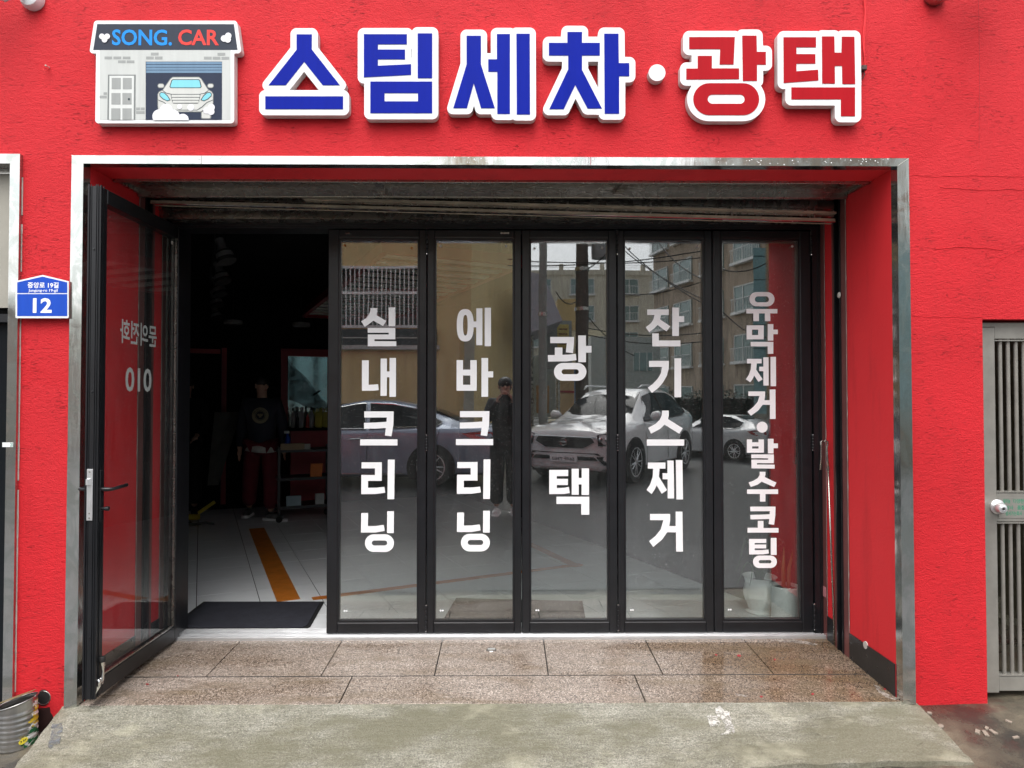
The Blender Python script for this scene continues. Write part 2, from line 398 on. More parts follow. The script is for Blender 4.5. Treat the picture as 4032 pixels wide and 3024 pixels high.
# concrete ramp in front of the step
RX0, RX1, RY = -2.13, 2.005, -0.46
random.seed(3)
mb = MB(); nx, ny = 56, 14
def zr(x, y):
    z = -0.046 + 0.19 * y
    e = min(x - RX0, RX1 - x, (y - RY) * .8)
    z += -.012 * max(0, 1 - e / .03) + random.uniform(-.0015, .0015)
    return z
P = []
for i in range(nx + 1):
    for j in range(ny + 1):
        x = RX0 + (RX1 - RX0) * i / nx; y = (RY + .068 * max(0, min(1, (x - .5) / 1.4))) * (1 - j / ny)
        jit = random.uniform(-.009, .009)
        if j == 0: y += jit + .012 * math.sin(x * 9) * math.sin(x * 3.7)
        if i in (0, nx): x += jit * .8
        sh = (1 - (x - RX0) / 1.2) if x < RX0 + 1.2 else 0
        P.append((x + sh * .07 * (y / RY), y, zr(x, y)))
mb.add(P, [(i * (ny + 1) + j, (i + 1) * (ny + 1) + j, (i + 1) * (ny + 1) + j + 1, i * (ny + 1) + j + 1) for i in range(nx) for j in range(ny)])
def skirt(idx):
    b = len(mb.v); vs = [P[i] for i in idx]
    low = [(v[0] + random.uniform(-.004, .004), v[1] + random.uniform(-.004, .004), v[2] - .14) for v in vs]
    mb.add(vs + low, [(k, k + 1, len(vs) + k + 1, len(vs) + k) for k in range(len(vs) - 1)])
skirt([i * (ny + 1) for i in range(nx + 1)]); skirt(list(range(ny + 1))); skirt([nx * (ny + 1) + j for j in range(ny + 1)])
ramp = obj('concrete_ramp', mb, M['concrete'], smooth=35); struct(ramp)
M['stain_w'] = plain('spilt white filler', (.52, .50, .46), .7, 0, .35, .002, 150); see_through(M['stain_w'], .43, .52, 60)
def on_ramp(u, v, dz=.003):
    d = ray(u, v); t = 1.0
    p = pz(u, v, -.09)
    for _ in range(6): p = pz(u, v, -0.046 + .19 * p.y + dz)
    return p
st = [(905, 520), (925, 545), (950, 548), (958, 575), (965, 605), (972, 635), (945, 640), (910, 642), (935, 630), (930, 600), (915, 575), (890, 570), (910, 590), (905, 607), (870, 610), (862, 595), (848, 565), (870, 560), (895, 567), (890, 540)]
def jag(pts, k=1, a=4):
    for _ in range(k):
        q = []
        for i, p in enumerate(pts):
            n = pts[(i + 1) % len(pts)]; q += [p, ((p[0] + n[0]) / 2 + random.uniform(-a, a), (p[1] + n[1]) / 2 + random.uniform(-a, a) * .6)]
        pts = q; a *= .5
    return pts
pts = [on_ramp(2000 + a / 1.0886, 2300 + b / 1.0886) for a, b in jag(st, 2, 5)]
mb = MB(); mb.prism([[(p.x, p.y) for p in pts]], lambda a, b, d: (a, b, -0.046 + .19 * b + d), .0035, -.002)
obj('filler_stain', mb, M['stain_w'], ramp)
M['stain_b'] = plain('grey paint stain', (.16, .17, .18), .75, 0, .2); see_through(M['stain_b'], .40, .62, 30)
pts = [on_ramp(u, v) for u, v in jag([(205, 2850), (243, 2848), (245, 2880), (236, 2925), (200, 2945), (188, 2935), (198, 2900)], 2, 5)]
mb = MB(); mb.prism([[(p.x, p.y) for p in pts]], lambda a, b, d: (a, b, -0.046 + .19 * b + d), .0028, -.002)
obj('paint_stain', mb, M['stain_b'], ramp)
# granite entrance step with separate slabs
def zs(y): return -0.045 + 0.033 * (y / .78)
mb = MB(); mb.add([(XL - .02, -.002, -.30), (XR + .02, -.002, -.30), (XR + .02, .80, -.30), (XL - .02, .80, -.30), (XL - .02, -.002, zs(0) - .012), (XR + .02, -.002, zs(0) - .012), (XR + .02, .80, zs(.8) - .012), (XL - .02, .80, zs(.8) - .012)],
                  [(0, 1, 2, 3), (4, 5, 6, 7), (0, 1, 5, 4), (2, 3, 7, 6), (1, 2, 6, 5), (3, 0, 4, 7)])
step = obj('entrance_step', mb, M['grout']); struct(step)
def slab(x0, x1, y0, y1):
    g = .0032; b = .0008; x0 += g; x1 -= g; y0 += g; y1 -= g; m = MB(); dz = random.uniform(-.0008, .0008)
    lo = [(x0, y0, zs(y0) - .03), (x1, y0, zs(y0) - .03), (x1, y1, zs(y1) - .03), (x0, y1, zs(y1) - .03)]
    m1 = [(a, c, z + .03 - b + dz) for a, c, z in lo]; hi = [(x0 + b, y0 + b, zs(y0) + dz), (x1 - b, y0 + b, zs(y0) + dz), (x1 - b, y1 - b, zs(y1) + dz), (x0 + b, y1 - b, zs(y1) + dz)]
    m.add(lo + m1 + hi, [(8, 9, 10, 11)] + [(i, (i + 1) % 4, 4 + (i + 1) % 4, 4 + i) for i in range(4)] + [(4 + i, 4 + (i + 1) % 4, 8 + (i + 1) % 4, 8 + i) for i in range(4)])
    obj('granite_slab', m, M['granite'], step)
for a, b in ((XL, -.80), (-.80, .68), (.68, XR)): slab(a, b, -.012, .285)
cut = [XL, -1.567, -.967, -.372, .228, .833, 1.42, XR]
for a, b in zip(cut, cut[1:]): slab(a, b, .285, .775)
m = MB(); m.box(XL + .01, XR - .01, .2825, .2875, zs(.285) - .005, zs(.285) + .0012); obj('dirty_joint', m, M['grout'], step)
# little floor drain / door bolt socket in the step, plaster smears and paint flecks
M['smear'] = plain('plaster smear', (.55, .52, .48), .8, 0, .1)
def on_step(u, v):
    p = pz(u, v, -.03)
    for _ in range(6): p = pz(u, v, zs(p.y) + .002)
    return p
def step_patch(name, pix, mat, k=1, a=3):
    pts = [on_step(u, v) for u, v in jag(pix, k, a)]
    m = MB(); m.prism([[(p.x, p.y) for p in pts]], lambda a, b, d: (a, b, zs(b) + d), .0022, .0002); return obj(name, m, mat, step)
step_patch('plaster_smear', [(3015, 2513), (3100, 2512), (3180, 2525), (3235, 2536), (3200, 2540), (3130, 2530), (3040, 2524)], M['smear2'], 2, 5)
step_patch('plaster_smear', [(3440, 2690), (3465, 2705), (3500, 2735), (3540, 2752), (3515, 2752), (3480, 2738), (3455, 2718)], M['smear2'], 3, 7)
step_patch('plaster_smear', [(2895, 2730), (2940, 2736), (2945, 2744), (2900, 2741)], M['smear2'], 1, 3)
for (u, v, r) in ((2910, 2581, 7), (2820, 2578, 4), (3050, 2596, 4), (2998, 2742, 5), (3200, 2732, 5), (3485, 2712, 5), (580, 2693, 5), (700, 2660, 3)):
    step_patch('paint_fleck', [(u + r * math.cos(a) * 1.2, v + r * math.sin(a) * .6) for a in (0, 1, 2, 3, 4, 5)], M['red_trim'], 1, 1.5)
p = on_step(1935, 2558); m = MB(); m.lathe([(.0, .004), (.026, .004), (.030, .0)], (p.x, p.y, zs(p.y)), 20); m2 = obj('floor_bolt_socket', m, M['steel_dark'], step)
m = MB(); m.box(p.x - .022, p.x + .022, p.y + .002, p.y + .010, zs(p.y) + .004, zs(p.y) + .008); obj('socket_lip', m, M['alu'], m2)

# ================================================================== THE SHOP BUILDING
shop = empty('car_wash_shop', (0, 0, 0), 'red stucco shop front with a wide steel-framed opening and black folding glass doors', 'building')
GX0, GX1 = X(3872, 1564, 0), 3.35; GZ = Z(3900, 1257, 0)
NXr = X(66, 1564, -.02); NZ = Z(60, 606, -.02)
def wall_holes(x0, x1, z0, z1, holes, ya, yb):
    m = MB(); xc = sorted({x0, x1, *[h[0] for h in holes], *[h[1] for h in holes]}); zc = sorted({z0, z1, *[h[2] for h in holes], *[h[3] for h in holes]})
    def solid(i, j):
        if not (0 <= i < len(xc) - 1 and 0 <= j < len(zc) - 1): return False
        cx = (xc[i] + xc[i + 1]) / 2; cz = (zc[j] + zc[j + 1]) / 2
        return not any(h[0] < cx < h[1] and h[2] < cz < h[3] for h in holes)
    for i in range(len(xc) - 1):
        for j in range(len(zc) - 1):
            if not solid(i, j): continue
            a, b, c, d = xc[i], xc[i + 1], zc[j], zc[j + 1]
            m.quad((a, ya, c), (b, ya, c), (b, ya, d), (a, ya, d)); m.quad((a, yb, c), (a, yb, d), (b, yb, d), (b, yb, c))
            if not solid(i - 1, j): m.quad((a, ya, c), (a, ya, d), (a, yb, d), (a, yb, c))
            if not solid(i + 1, j): m.quad((b, ya, c), (b, yb, c), (b, yb, d), (b, ya, d))
            if not solid(i, j - 1): m.quad((a, ya, c), (a, yb, c), (b, yb, c), (b, ya, c))
            if not solid(i, j + 1): m.quad((a, ya, d), (b, ya, d), (b, yb, d), (a, yb, d))
    return m
NL = -3.9
holes = [(XLo + .01, XRo - .01, -.6, ZTo - .01), (NL, NXr - .01, -.6, NZ - .01), (GX0, GX1, -.6, GZ)]
obj('front_wall', wall_holes(-5.2, 4.6, -.6, 5.2, holes, 0, .20), M['red'], shop)
m = MB(); m.box(-5.2, -5.0, .2, 8, -.6, 5.2); m.box(2.10, 2.28, .2, 8, -.6, 5.2); m.box(-5.0, 2.10, 7.8, 8, -.6, 5.2); obj('side_wall', m, M['concrete'], shop)
m = MB(); m.box(-5.2, 2.28, .2, 8, 5.2, 5.35); obj('roof', m, M['concrete'], shop)
# reveals (side walls of the recess) and the header above it
BZ = .115
def reveal(xa, xb, sgn):
    y0, yt0, yt1, ye = .035, .48, .62, .80
    x = xa; o = x + sgn * .07
    def bx(m, a, b, y0_, y1_, z0, z1): return m.box(min(a, b), max(a, b), y0_, y1_, z0, z1)
    r = obj('reveal_wall', bx(MB(), x, o, y0, yt0, BZ - .3, ZT), M['red_smooth'], shop)
    r2 = obj('reveal_wall', bx(MB(), x, o, yt1 + .03, .74, BZ - .3, ZT), M['red_smooth'], shop)
    b = obj('skirting_board', bx(bx(MB(), x - sgn * .006, x - sgn * .0005, y0 + .004, yt0, -.07, BZ), x - sgn * .006, x - sgn * .0005, yt1 + .03, .74, -.06, BZ + .012), M['board'], shop)
    # steel post that holds the shutter guide
    obj('guide_post', bx(MB(), x - sgn * .004, o, yt0, .54, -.07, ZT), M['steel_pink'], shop)
    obj('shutter_guide', bx(bx(bx(MB(), x - sgn * .010, o, .54, .552, -.07, ZT), x + sgn * .045, o, .552, .60, -.07, ZT), x - sgn * .010, o, .60, .612, -.07, ZT), M['black'], shop)
    obj('guide_slot', bx(MB(), x + sgn * .040, x + sgn * .044, .5525, .5995, -.07, ZT), M['rubber'], shop)
    obj('guide_post', bx(MB(), x - sgn * .004, o, .613, .648, -.07, ZT), M['steel_pink'], shop)
    obj('guide_post', bx(MB(), x - sgn * .004, o, .742, .80, -.07, ZT), M['steel_pink'], shop)
    # strip of bare filler where the red paint stops
    random.seed(11 + int(sgn))
    for yy in (.482, .738):
        m = MB(); n = 90; vs = []
        for i in range(n + 1):
            z = BZ + (ZT - BZ) * i / n; w = .0022 + .0018 * abs(math.sin(i * .37)) + (.004 if random.random() < .07 else 0)
            vs += [(x - sgn * .0052, yy - w, z), (x - sgn * .0052, yy + random.uniform(0, .001), z)]
        fs = [(2 * i, 2 * i + 1, 2 * i + 3, 2 * i + 2) for i in range(n)]
        m.add(vs, fs); obj('filler_line', m, M['smear'], r if yy < .6 else r2)
    return r
reveal(XL, 0, -1); rvR = reveal(XR, 0, 1)
m = MB(); m.box(XL - .07, XR + .07, .035, .215, ZT + .002, ZT + .09); obj('header_soffit', m, M['red_smooth'], shop)
m = MB(); m.bbox(XL + .004, XR - .004, .215, .235, ZT - .012, ZT + .06, .002); m.box(XL - .06, XR + .06, .235, .47, ZT + .012, ZT + .02); m.bbox(XL + .004, XR - .004, .455, .485, ZT - .018, ZT + .06, .002)
sof = obj('shutter_box_cover', m, M['steel_dark'], shop)
for u, v in ((1490, 745), (2440, 745)):
    x = X(u, v, .35); m = MB(); m.hexa([(x - .022 + .02, .236, ZT - .006), (x + .022 + .02, .236, ZT - .006), (x + .022, .454, ZT - .006), (x - .022, .454, ZT - .006)], [(x - .022 + .02, .236, ZT + .0119), (x + .022 + .02, .236, ZT + .0119), (x + .022, .454, ZT + .0119), (x - .022, .454, ZT + .0119)])
    obj('cover_batten', m, M['steel_dark'], sof)
for s_, x in ((-1, XL), (1, XR)):
    m = MB(); m.box(min(x - s_ * .02, x - s_ * .004), max(x - s_ * .02, x - s_ * .004), .236, .454, ZT - .004, ZT + .0118); obj('cover_rim', m, M['steel_dark'], sof)
m = MB(); m.box(XL - .06, XR + .06, .485, .80, ZT + .16, ZT + .18); obj('shutter_box', m, M['rubber'], shop)
zf = Z(1989, 880, .79)
m = MB(); m.box(XL - .0, XR + .0, .700, .712, zf + .0, ZT + .16); m.box(XL, XR, .690, .700, ZT - .025, ZT - .015); m.box(XL, XR, .712, .80, zf, zf + .008); fas = obj('steel_fascia', m, M['steel_dark'], shop)
m = MB(); m.lathe([(.0, -.055), (.03, -.05), (.052, -.03), (.060, 0), (.060, .01)], (X(1690, 860, .66), .66, zf + .06), 20); obj('sensor_dome', m, M['carglass'], shop, smooth=True)
# stainless surround
sur = obj('steel_surround', MB().box(XLo, XLo + .002, .0, .002, 0.5, .502), M['steel'], shop)
def band(name, pts2, y0, y1, mat, par, b=.003):
    m = MB(); m.prism([pts2], FY, y0, y1); return obj(name, m, mat, par)
zb = -.046
band('steel_jamb', [(XLo - .005, -.055), (XL, -.05), (XL, ZT), (XLo, ZTo)], -.022, .034, M['steel'], sur)
band('steel_jamb', [(XR, -.05), (XRo + .005, -.055), (XRo, ZTo), (XR, ZT)], -.022, .034, M['steel'], sur)
band('steel_head', [(XL, ZT), (XR, ZT), (XRo, ZTo), (XLo, ZTo)], -.0225, .0335, M['steel'], sur)
for u, w in ((793, .0016), (1990, .001), (2326, .0014), (3470, .0014)):
    x = X(u, 635, -.0225); m = MB(); m.box(x - w, x + w, -.0236, -.0226, ZT + .001, ZTo - .001); obj('frame_joint', m, M['red_trim'] if u == 2326 else M['steel_dark'], sur)
for s_, x in ((1, XL), (-1, XR)):      # mitre seams
    m = MB(); a = Vector((XLo if s_ > 0 else XRo, -.0232, ZTo)); b = Vector((x, -.0232, ZT)); m.tube([a, b], .0013, 5); obj('mitre_seam', m, M['steel_dark'], sur)
# rain drops on the head of the surround
random.seed(5); m = MB()
for i in range(150):
    x = random.uniform(XL, XR); z = random.uniform(ZT + .004, ZTo - .004); r = random.uniform(.0012, .0032)
    m.lathe([(r, 0), (r * .8, -r * .35), (0.0001, -r * .5)], (x, -.0226, z), 7, 'y', False)
rd_ = obj('rain_drops', m, M['chrome'], sur); rd_['kind'] = 'stuff'
# threshold track with ribs
TX0, TX1 = X(690, 2490, YD), XR - .003
m = MB(); m.box(XL, TX1, .755, .93, -.05, .0005); trk = obj('threshold_track', m, M['alu'], shop)
for k in range(7):
    y = .757 + k * .024; m = MB(); m.bbox(XL, TX1, y, y + .009, .0006, .008, .0015); obj('track_rib', m, M['alu'], trk)
# fixed black outer frame of the folding doors
FT = Z(1989, 876, YD); PT = Z(1300, 904, YD); PB = .012
jL0, jL1 = XL + .0, XL + .085; jR0 = X(3200, 1564, YD)
m = MB(); m.box(XL + .001, XR - .001, YD - .012, .93, PT + .004, FT + .0); m.box(jL0 + .001, jL1, YD - .012, .93, .007, PT + .004); m.box(jR0, XR - .001, YD - .012, .93, .007, PT + .004)
m.box(XL + .001, XR - .001, YD - .016, YD - .012, PT + .02, PT + .026)
m.box(XR - .022, XR - .016, YD - .018, YD - .012, .007, FT)
dfr = obj('fixed_door_frame', m, M['black'], shop)
# ------------------------------------------------------------------ folding panels with their lettering
edges = [X(1288, 1564, YD), X(1680, 1564, YD), X(2054, 1564, YD), X(2431, 1564, YD), X(2808, 1564, YD), X(3198, 1564, YD)]
gl_l = [X(u, 1564, YD) for u in (1338, 1716, 2092, 2464, 2848)]; gl_r = [X(u, 1564, YD) for u in (1642, 2018, 2391, 2770, 3148)]
GT = Z(1989, 944, YD); GB = Z(1989, 2443, YD)
panels = []
plabel = ['folding door leaf nearest the open doorway, lettered for interior cleaning', 'second folding leaf, lettered for evaporator cleaning', 'middle folding leaf with two large characters', 'fourth folding leaf, lettered for scratch removal', 'last folding leaf by the right reveal with small lettering']
for i in range(5):
    a, b = edges[i] + .0025, edges[i + 1] - .0025; g0, g1 = gl_l[i], gl_r[i]
    m = MB()
    m.bbox(a, g0 - .010, YD, .852, PB, PT, .0035); m.bbox(g1 + .010, b, YD, .852, PB, PT, .0035)
    m.bbox(g0 - .010, g1 + .010, YD, .852, PB, GB - .012, .0035); m.bbox(g0 - .010, g1 + .010, YD, .852, GT + .012, PT, .0035)
    p = obj('folding_door_panel', m, M['black'], shop, label=plabel[i])
    m = MB(); bt = .010   # glazing bead, stepped back
    m.box(g0 - .010, g0, YD + .006, .846, GB - .012, GT + .012); m.box(g1, g1 + .010, YD + .006, .846, GB - .012, GT + .012)
    m.box(g0, g1, YD + .006, .846, GB - .012, GB); m.box(g0, g1, YD + .006, .846, GT, GT + .012)
    obj('glazing_bead', m, M['black'], p)
    m = MB(); m.box(g0 - .004, g1 + .004, .818, .832, GB - .004, GT + .004); obj('glass_pane', m, M['glass'], p)
    panels.append(p)
    # corner stickers
    for uu in ((g0 + .03, g1 - .035) if i < 4 else (g1 - .035,)):
        m = MB(); x = uu + random.uniform(-.01, .01); z = GT - random.uniform(.03, .05); s = .009; a_ = random.uniform(.1, .6)
        q = [(x + s * math.cos(a_ + k * math.pi / 2), z + s * math.sin(a_ + k * math.pi / 2)) for k in range(4)]
        m.prism([q], FY, .8155, .817); obj('corner_sticker', m, M['signside'] if i else M['tape'], p)
    m = MB(); x = g0 + .03; z = GB + .055
    for dx in (0, .013):
        m.prism([circle(x + dx, z, .0055, 12)], FY, .8165, .8172)
    obj('glass_mark', m, M['vinyl'], p)
def hinge(x, z0, z1, par):
    m = MB(); n = 5; h = (z1 - z0) / n
    for k in range(n): m.lathe([(.0065, z0 + k * h + .0012), (.0075, z0 + k * h + .003), (.0075, z0 + (k + 1) * h - .003), (.0065, z0 + (k + 1) * h - .0012)], (x, YD - .006, 0), 12)
    hh = obj('hinge', m, M['black'], par, smooth=40)
    m = MB(); m.lathe([(.0055, z1), (.0055, z1 + .003), (.003, z1 + .005)], (x, YD - .006, 0), 12); m.lathe([(.003, z0 - .005), (.0055, z0 - .003), (.0055, z0)], (x, YD - .006, 0), 12)
    obj('hinge_pin', m, M['chrome'], par)
for k, par in ((1, panels[0]), (3, panels[2]), (5, panels[4])):
    for va, vb in ((904, 1000), (1713, 1772), (2382, 2481)):
        hinge(edges[k], Z(1989, vb, YD), Z(1989, va, YD), par)
for u, par, n in ((1370, panels[0], 3), (1988, panels[1], 5)):
    x = X(u, 920, YD); z = Z(u, 918, YD); m = MB()
    for k in range(n):
        s = .006 if k % 2 == 0 else .0045; xx = x + (k - (n - 1) / 2) * .0105; m.box(xx - .005, xx + .005, YD - .003, YD, z - s, z + s)
    obj('latch_plate', m, M['chrome'], par)
# ================================================================== OPEN LEAF (swings out along the left reveal)
LX0, LX1 = X(344, 1564, -.05), X(390, 1564, -.05); LY0, LY1 = -.06, .785
m = MB(); S = .062
m.bbox(LX0, LX1, LY0, LY0 + S, .002, PT - .004, .003); m.bbox(LX0, LX1, LY1 - S, LY1, .002, PT - .004, .003)
m.bbox(LX0, LX1, LY0 + S, LY1 - S, .002, .085, .003); m.bbox(LX0, LX1, LY0 + S, LY1 - S, PT - .075, PT - .004, .003)
xm = (LX0 + LX1) / 2
# the grooved closing edge
for a, b, yy in ((LX0 + .001, LX0 + .008, .006), (LX0 + .013, LX0 + .016, .003), (LX1 - .010, LX1 - .006, .004), (LX1 - .019, LX1 - .015, .004)):
    m.box(a, b, LY0 - yy, LY0, .002, PT + .002)
m.box(LX1, LX1 + .004, LY0 + .001, LY0 + .012, .002, PT); m.box(LX1, LX1 + .003, LY0 + .026, LY0 + .032, .002, PT)
leaf = obj('swing_door_leaf', m, M['black'], shop, label='black glazed door leaf swung open beside the left reveal')
m = MB(); m.box(xm - .008, xm + .008, LY0 + S - .004, LY1 - S + .004, .082, PT - .072); obj('glass_pane', m, M['glass_leaf'], leaf)
m = MB(); m.box(LX1 - .016, LX1 - .004, LY0 + S, LY1 - S, .085, .094); m.box(LX1 - .016, LX1 - .004, LY1 - S - .009, LY1 - S, .094, PT - .075); obj('glazing_bead', m, M['steel_dark'], leaf)
zk = [Z(1989, v, -.06) for v in (1845, 2046)]
m = MB(); m.bbox(LX0 + .012, LX0 + .040, LY0 - .0075, LY0 - .003, zk[1], zk[0], .001)
lk = obj('lock_faceplate', m, M['alu'], leaf)
m = MB(); xk = LX0 + .026; zz = Z(1989, 1895, -.06)
m.add([(xk - .011, LY0 - .0076, zz - .017), (xk + .009, LY0 - .0076, zz - .017), (xk + .009, LY0 - .0076, zz + .017), (xk - .011, LY0 - .0076, zz + .017), (xk - .011, LY0 - .020, zz - .013), (xk - .002, LY0 - .020, zz - .013), (xk - .002, LY0 - .020, zz + .013), (xk - .011, LY0 - .020, zz + .013)],
      [(0, 1, 5, 4), (1, 2, 6, 5), (2, 3, 7, 6), (3, 0, 4, 7), (4, 5, 6, 7)])
obj('latch_bolt', m, M['alu'], leaf); m = MB(); m.box(xk - .006, xk + .006, LY0 - .009, LY0 - .0076, Z(1989, 1995, -.06), Z(1989, 1965, -.06)); obj('dead_bolt', m, M['alu'], leaf)
m = MB()
for v in (1856, 2018, 2036): m.lathe([(.004, 0), (.0035, -.001)], (xk, LY0 - .0076, Z(1989, v, -.06)), 10, 'y')
obj('lock_screw', m, M['steel_dark'], leaf)
zh = Z(1989, 1921, .0); y_h = LY0 + .030
m = MB(); m.bbox(LX1, LX1 + .007, y_h - .013, y_h + .013, Z(1989, 2045, 0), Z(1989, 1845, 0), .003); obj('handle_plate', m, M['black'], leaf)
m = MB(); m.tube([(LX1 + .007, y_h, zh), (LX1 + .040, y_h, zh), (LX1 + .052, y_h + .008, zh), (LX1 + .058, y_h + .04, zh + .002), (LX1 + .062, y_h + .115, zh + .006), (LX1 + .055, y_h + .125, zh + .007)], .0085, 12, rs=[.011, .0095, .0085, .0085, .0085, .007]); obj('lever_handle', m, M['black'], leaf, smooth=50)
m = MB(); m.tube([(LX0, y_h, zh), (LX0 - .040, y_h, zh), (LX0 - .050, y_h + .01, zh), (LX0 - .052, y_h + .11, zh)], .0085, 10); m.box(LX0 - .006, LX0, y_h - .013, y_h + .013, Z(1989, 2045, 0), Z(1989, 1845, 0)); obj('lever_handle', m, M['black'], leaf, smooth=50)
zt = Z(1989, 1996, 0); m = MB(); m.lathe([(.008, 0), (.008, .018), (.011, .020), (.011, .034), (.008, .036)], (LX1 + .007, y_h, zt), 12, 'x'); obj('thumb_turn', m, M['black'], leaf, smooth=40)
m = MB()
for v in (985, 1542, 2505): m.lathe([(.006, 0), (.005, -.003), (.0, -.004)], (xk + .004, LY0 - .001, Z(1989, v, -.06)), 10, 'y')
obj('edge_screw', m, M['black'], leaf)
# kick-down stay near the bottom of the leaf
ys_ = LY0 + .030
m = MB(); m.tube([(LX1 + .010, ys_ + .012, .075), (LX1 + .014, ys_ + .014, .12), (LX1 + .012, ys_ + .010, .165)], .0075, 10, rs=[.010, .006, .011]); m.bbox(LX1, LX1 + .014, ys_ - .016, ys_ + .022, .055, .090, .004)
m.add([(LX1 + .002, ys_ - .01, .058), (LX1 + .016, ys_ - .004, .058), (LX1 + .016, ys_ + .016, .075), (LX1 + .002, ys_ - .03, .020)], [(0, 1, 2, 3)])
stay = obj('door_stay', m, M['chrome'], leaf, smooth=40)
m = MB(); m.lathe([(.014, .165), (.015, .170), (.015, .186), (.012, .190)], (LX1 + .012, ys_ + .010, 0), 16); obj('stay_foot', m, M['rubber'], leaf, smooth=40)
# lettering on the far side of the leaf's glass: it reads the wrong way round from here
xo = xm - .0095
def leaf_text(txt, y0, y1, z0, z1, off, lab):
    m = text_mb(txt, lambda s, t: (xo, y1 + (y0 - y1) * s, z0 + (z1 - z0) * t), off); obj('lettering', m, M['vinyl'], leaf, label=lab)
def yl(u): return -XLEAF * _F / (1989 - u) * -1 + CAM.y if False else (xo - 0) * _F / (u - 1989) + CAM.y
def zl(u, v): d = (xo) * _F / (u - 1989); return CAM.z + (1564 - v) / _F * d
leaf_text('문의전화', yl(480), yl(622), zl(560, 1362), zl(560, 1272), .018, 'white vinyl word for enquiries by phone, seen reversed')
leaf_text('010', yl(502), yl(604), zl(560, 1543), zl(560, 1450), .020, 'white vinyl dialling prefix, seen reversed')
m = MB(); m.box(xm + .009, xm + .0095, LY1 - S - .05, LY1 - S - .03, GT - .06, GT - .04); obj('corner_sticker', m, M['smear'], leaf)

# neighbour's shop window at the far left
nf = obj('side_window_frame', MB().prism([[(NXr - .047, -.27), (NXr, -.27), (NXr, NZ), (NL, NZ), (NL, NZ - .047), (NXr - .047, NZ - .047)]], FY, -.022, .05), M['steel'], shop)
M['blind'] = plain('beige roller blind', (.34, .325, .28), .8, 0, .06, .001, 200)
zbl = Z(30, 1212, .06)
m = MB(); m.box(NL, NXr - .048, .058, .064, zbl, NZ - .075); bl = obj('roller_blind', m, M['blind'], nf)
m = MB(); m.box(NL, NXr - .048, .050, .070, NZ - .075, NZ - .048); obj('blind_cassette', m, M['steel_dark'], nf)
m = MB(); m.box(NL, NXr - .048, .10, .11, -.27, NZ - .05); obj('dark_pane', m, M['carglass'], nf)
m = MB(); m.box(NL, NXr - .048, .066, .082, zbl - .07, zbl - .03); obj('pane_rail', m, M['black'], nf)
# little sticker on that frame
m = MB(); x0, x1 = X(10, 1750, -.023), X(52, 1750, -.023); z0, z1 = Z(30, 1760, -.023), Z(30, 1742, -.023)
m.box(x0, x1, -.0245, -.0235, z0, z1); s_ = obj('frame_sticker', m, M['signwhite'], nf)
M['green'] = plain('green print', (.02, .25, .14), .5); M['inkred'] = plain('red print', (.5, .03, .04), .5); M['ink'] = plain('black print', (.02, .02, .022), .5)
obj('sticker_number', text_px('20', 40, 1743.5, 50, 1758.5, -.0247, .02), M['green'], nf)
# drain hole at the foot of the left pier, cracks and patches
hx, hz = X(172, 2747, 0), Z(172, 2747, 0)
m = MB(); m.prism([[(a, b * 1.25) for a, b in circle(hx, hz / 1.25, .031, 20)]], FY, -.0022, -.0006); hole = obj('drain_hole', m, M['rubber'], shop)
m = MB(); m.lathe([(.029, -.001), (.033, -.004), (.035, -.001)], (hx, 0, hz), 20, 'y', False); obj('pipe_end', m, M['steel_dark'], shop)
M['muck'] = plain('dark damp stain', (.045, .022, .020), .45, 0, .6, .003, 70)
random.seed(9); q = jag([(hx - .04, hz - .05), (hx + .03, hz - .045), (hx + .05, hz - .10), (hx + .085, hz - .14), (hx + .06, hz - .20), (hx - .07, hz - .20), (hx - .055, hz - .12)], 2, .008)
m = MB(); m.prism([q], FY, -.0018, -.0004); obj('damp_stain', m, M['muck'], shop)
def crack(pix, w=.0011, name='wall_crack', mat=None):
    m = MB(); pts = []
    for i in range(len(pix) - 1):
        for k in range(6):
            s = k / 6; u = pix[i][0] * (1 - s) + pix[i + 1][0] * s; v = pix[i][1] * (1 - s) + pix[i + 1][1] * s + random.uniform(-2.2, 2.2); pts.append(py(u, v, -.0006))
    pts.append(py(*pix[-1], -.0006)); m.tube(pts, w, 4); obj(name, m, mat or M['red'], shop)
crack([(3590, 690), (3700, 697), (3850, 692), (4040, 698)], .0011, 'plaster_ridge'); 
crack([(3590, 1245), (3720, 1249), (3870, 1250)], .0011, 'plaster_ridge'); crack([(3680, 980), (3800, 972), (3950, 984)], .0018, 'plaster_ridge'); crack([(3900, 1055), (3960, 1010), (4040, 975)], .0014, 'plaster_ridge')
crack([(3853, 0), (3857, 250), (3855, 585)], .0007, 'wall_crack', M['red_trim']); crack([(3700, 738), (3860, 748), (4040, 746)], .0015, 'plaster_ridge')
# filler line beside the steel jamb on the left pier
m = MB(); a = X(70, 1564, 0); 
for k in range(60):
    z = -.26 + k * .046
    m.box(NXr + .0005, NXr + .0022 + random.uniform(0, .0014), -.0035, -.0005, z, z + .046) if random.random() < .9 else None
fl = obj('filler_line', m, M['smear'], shop)
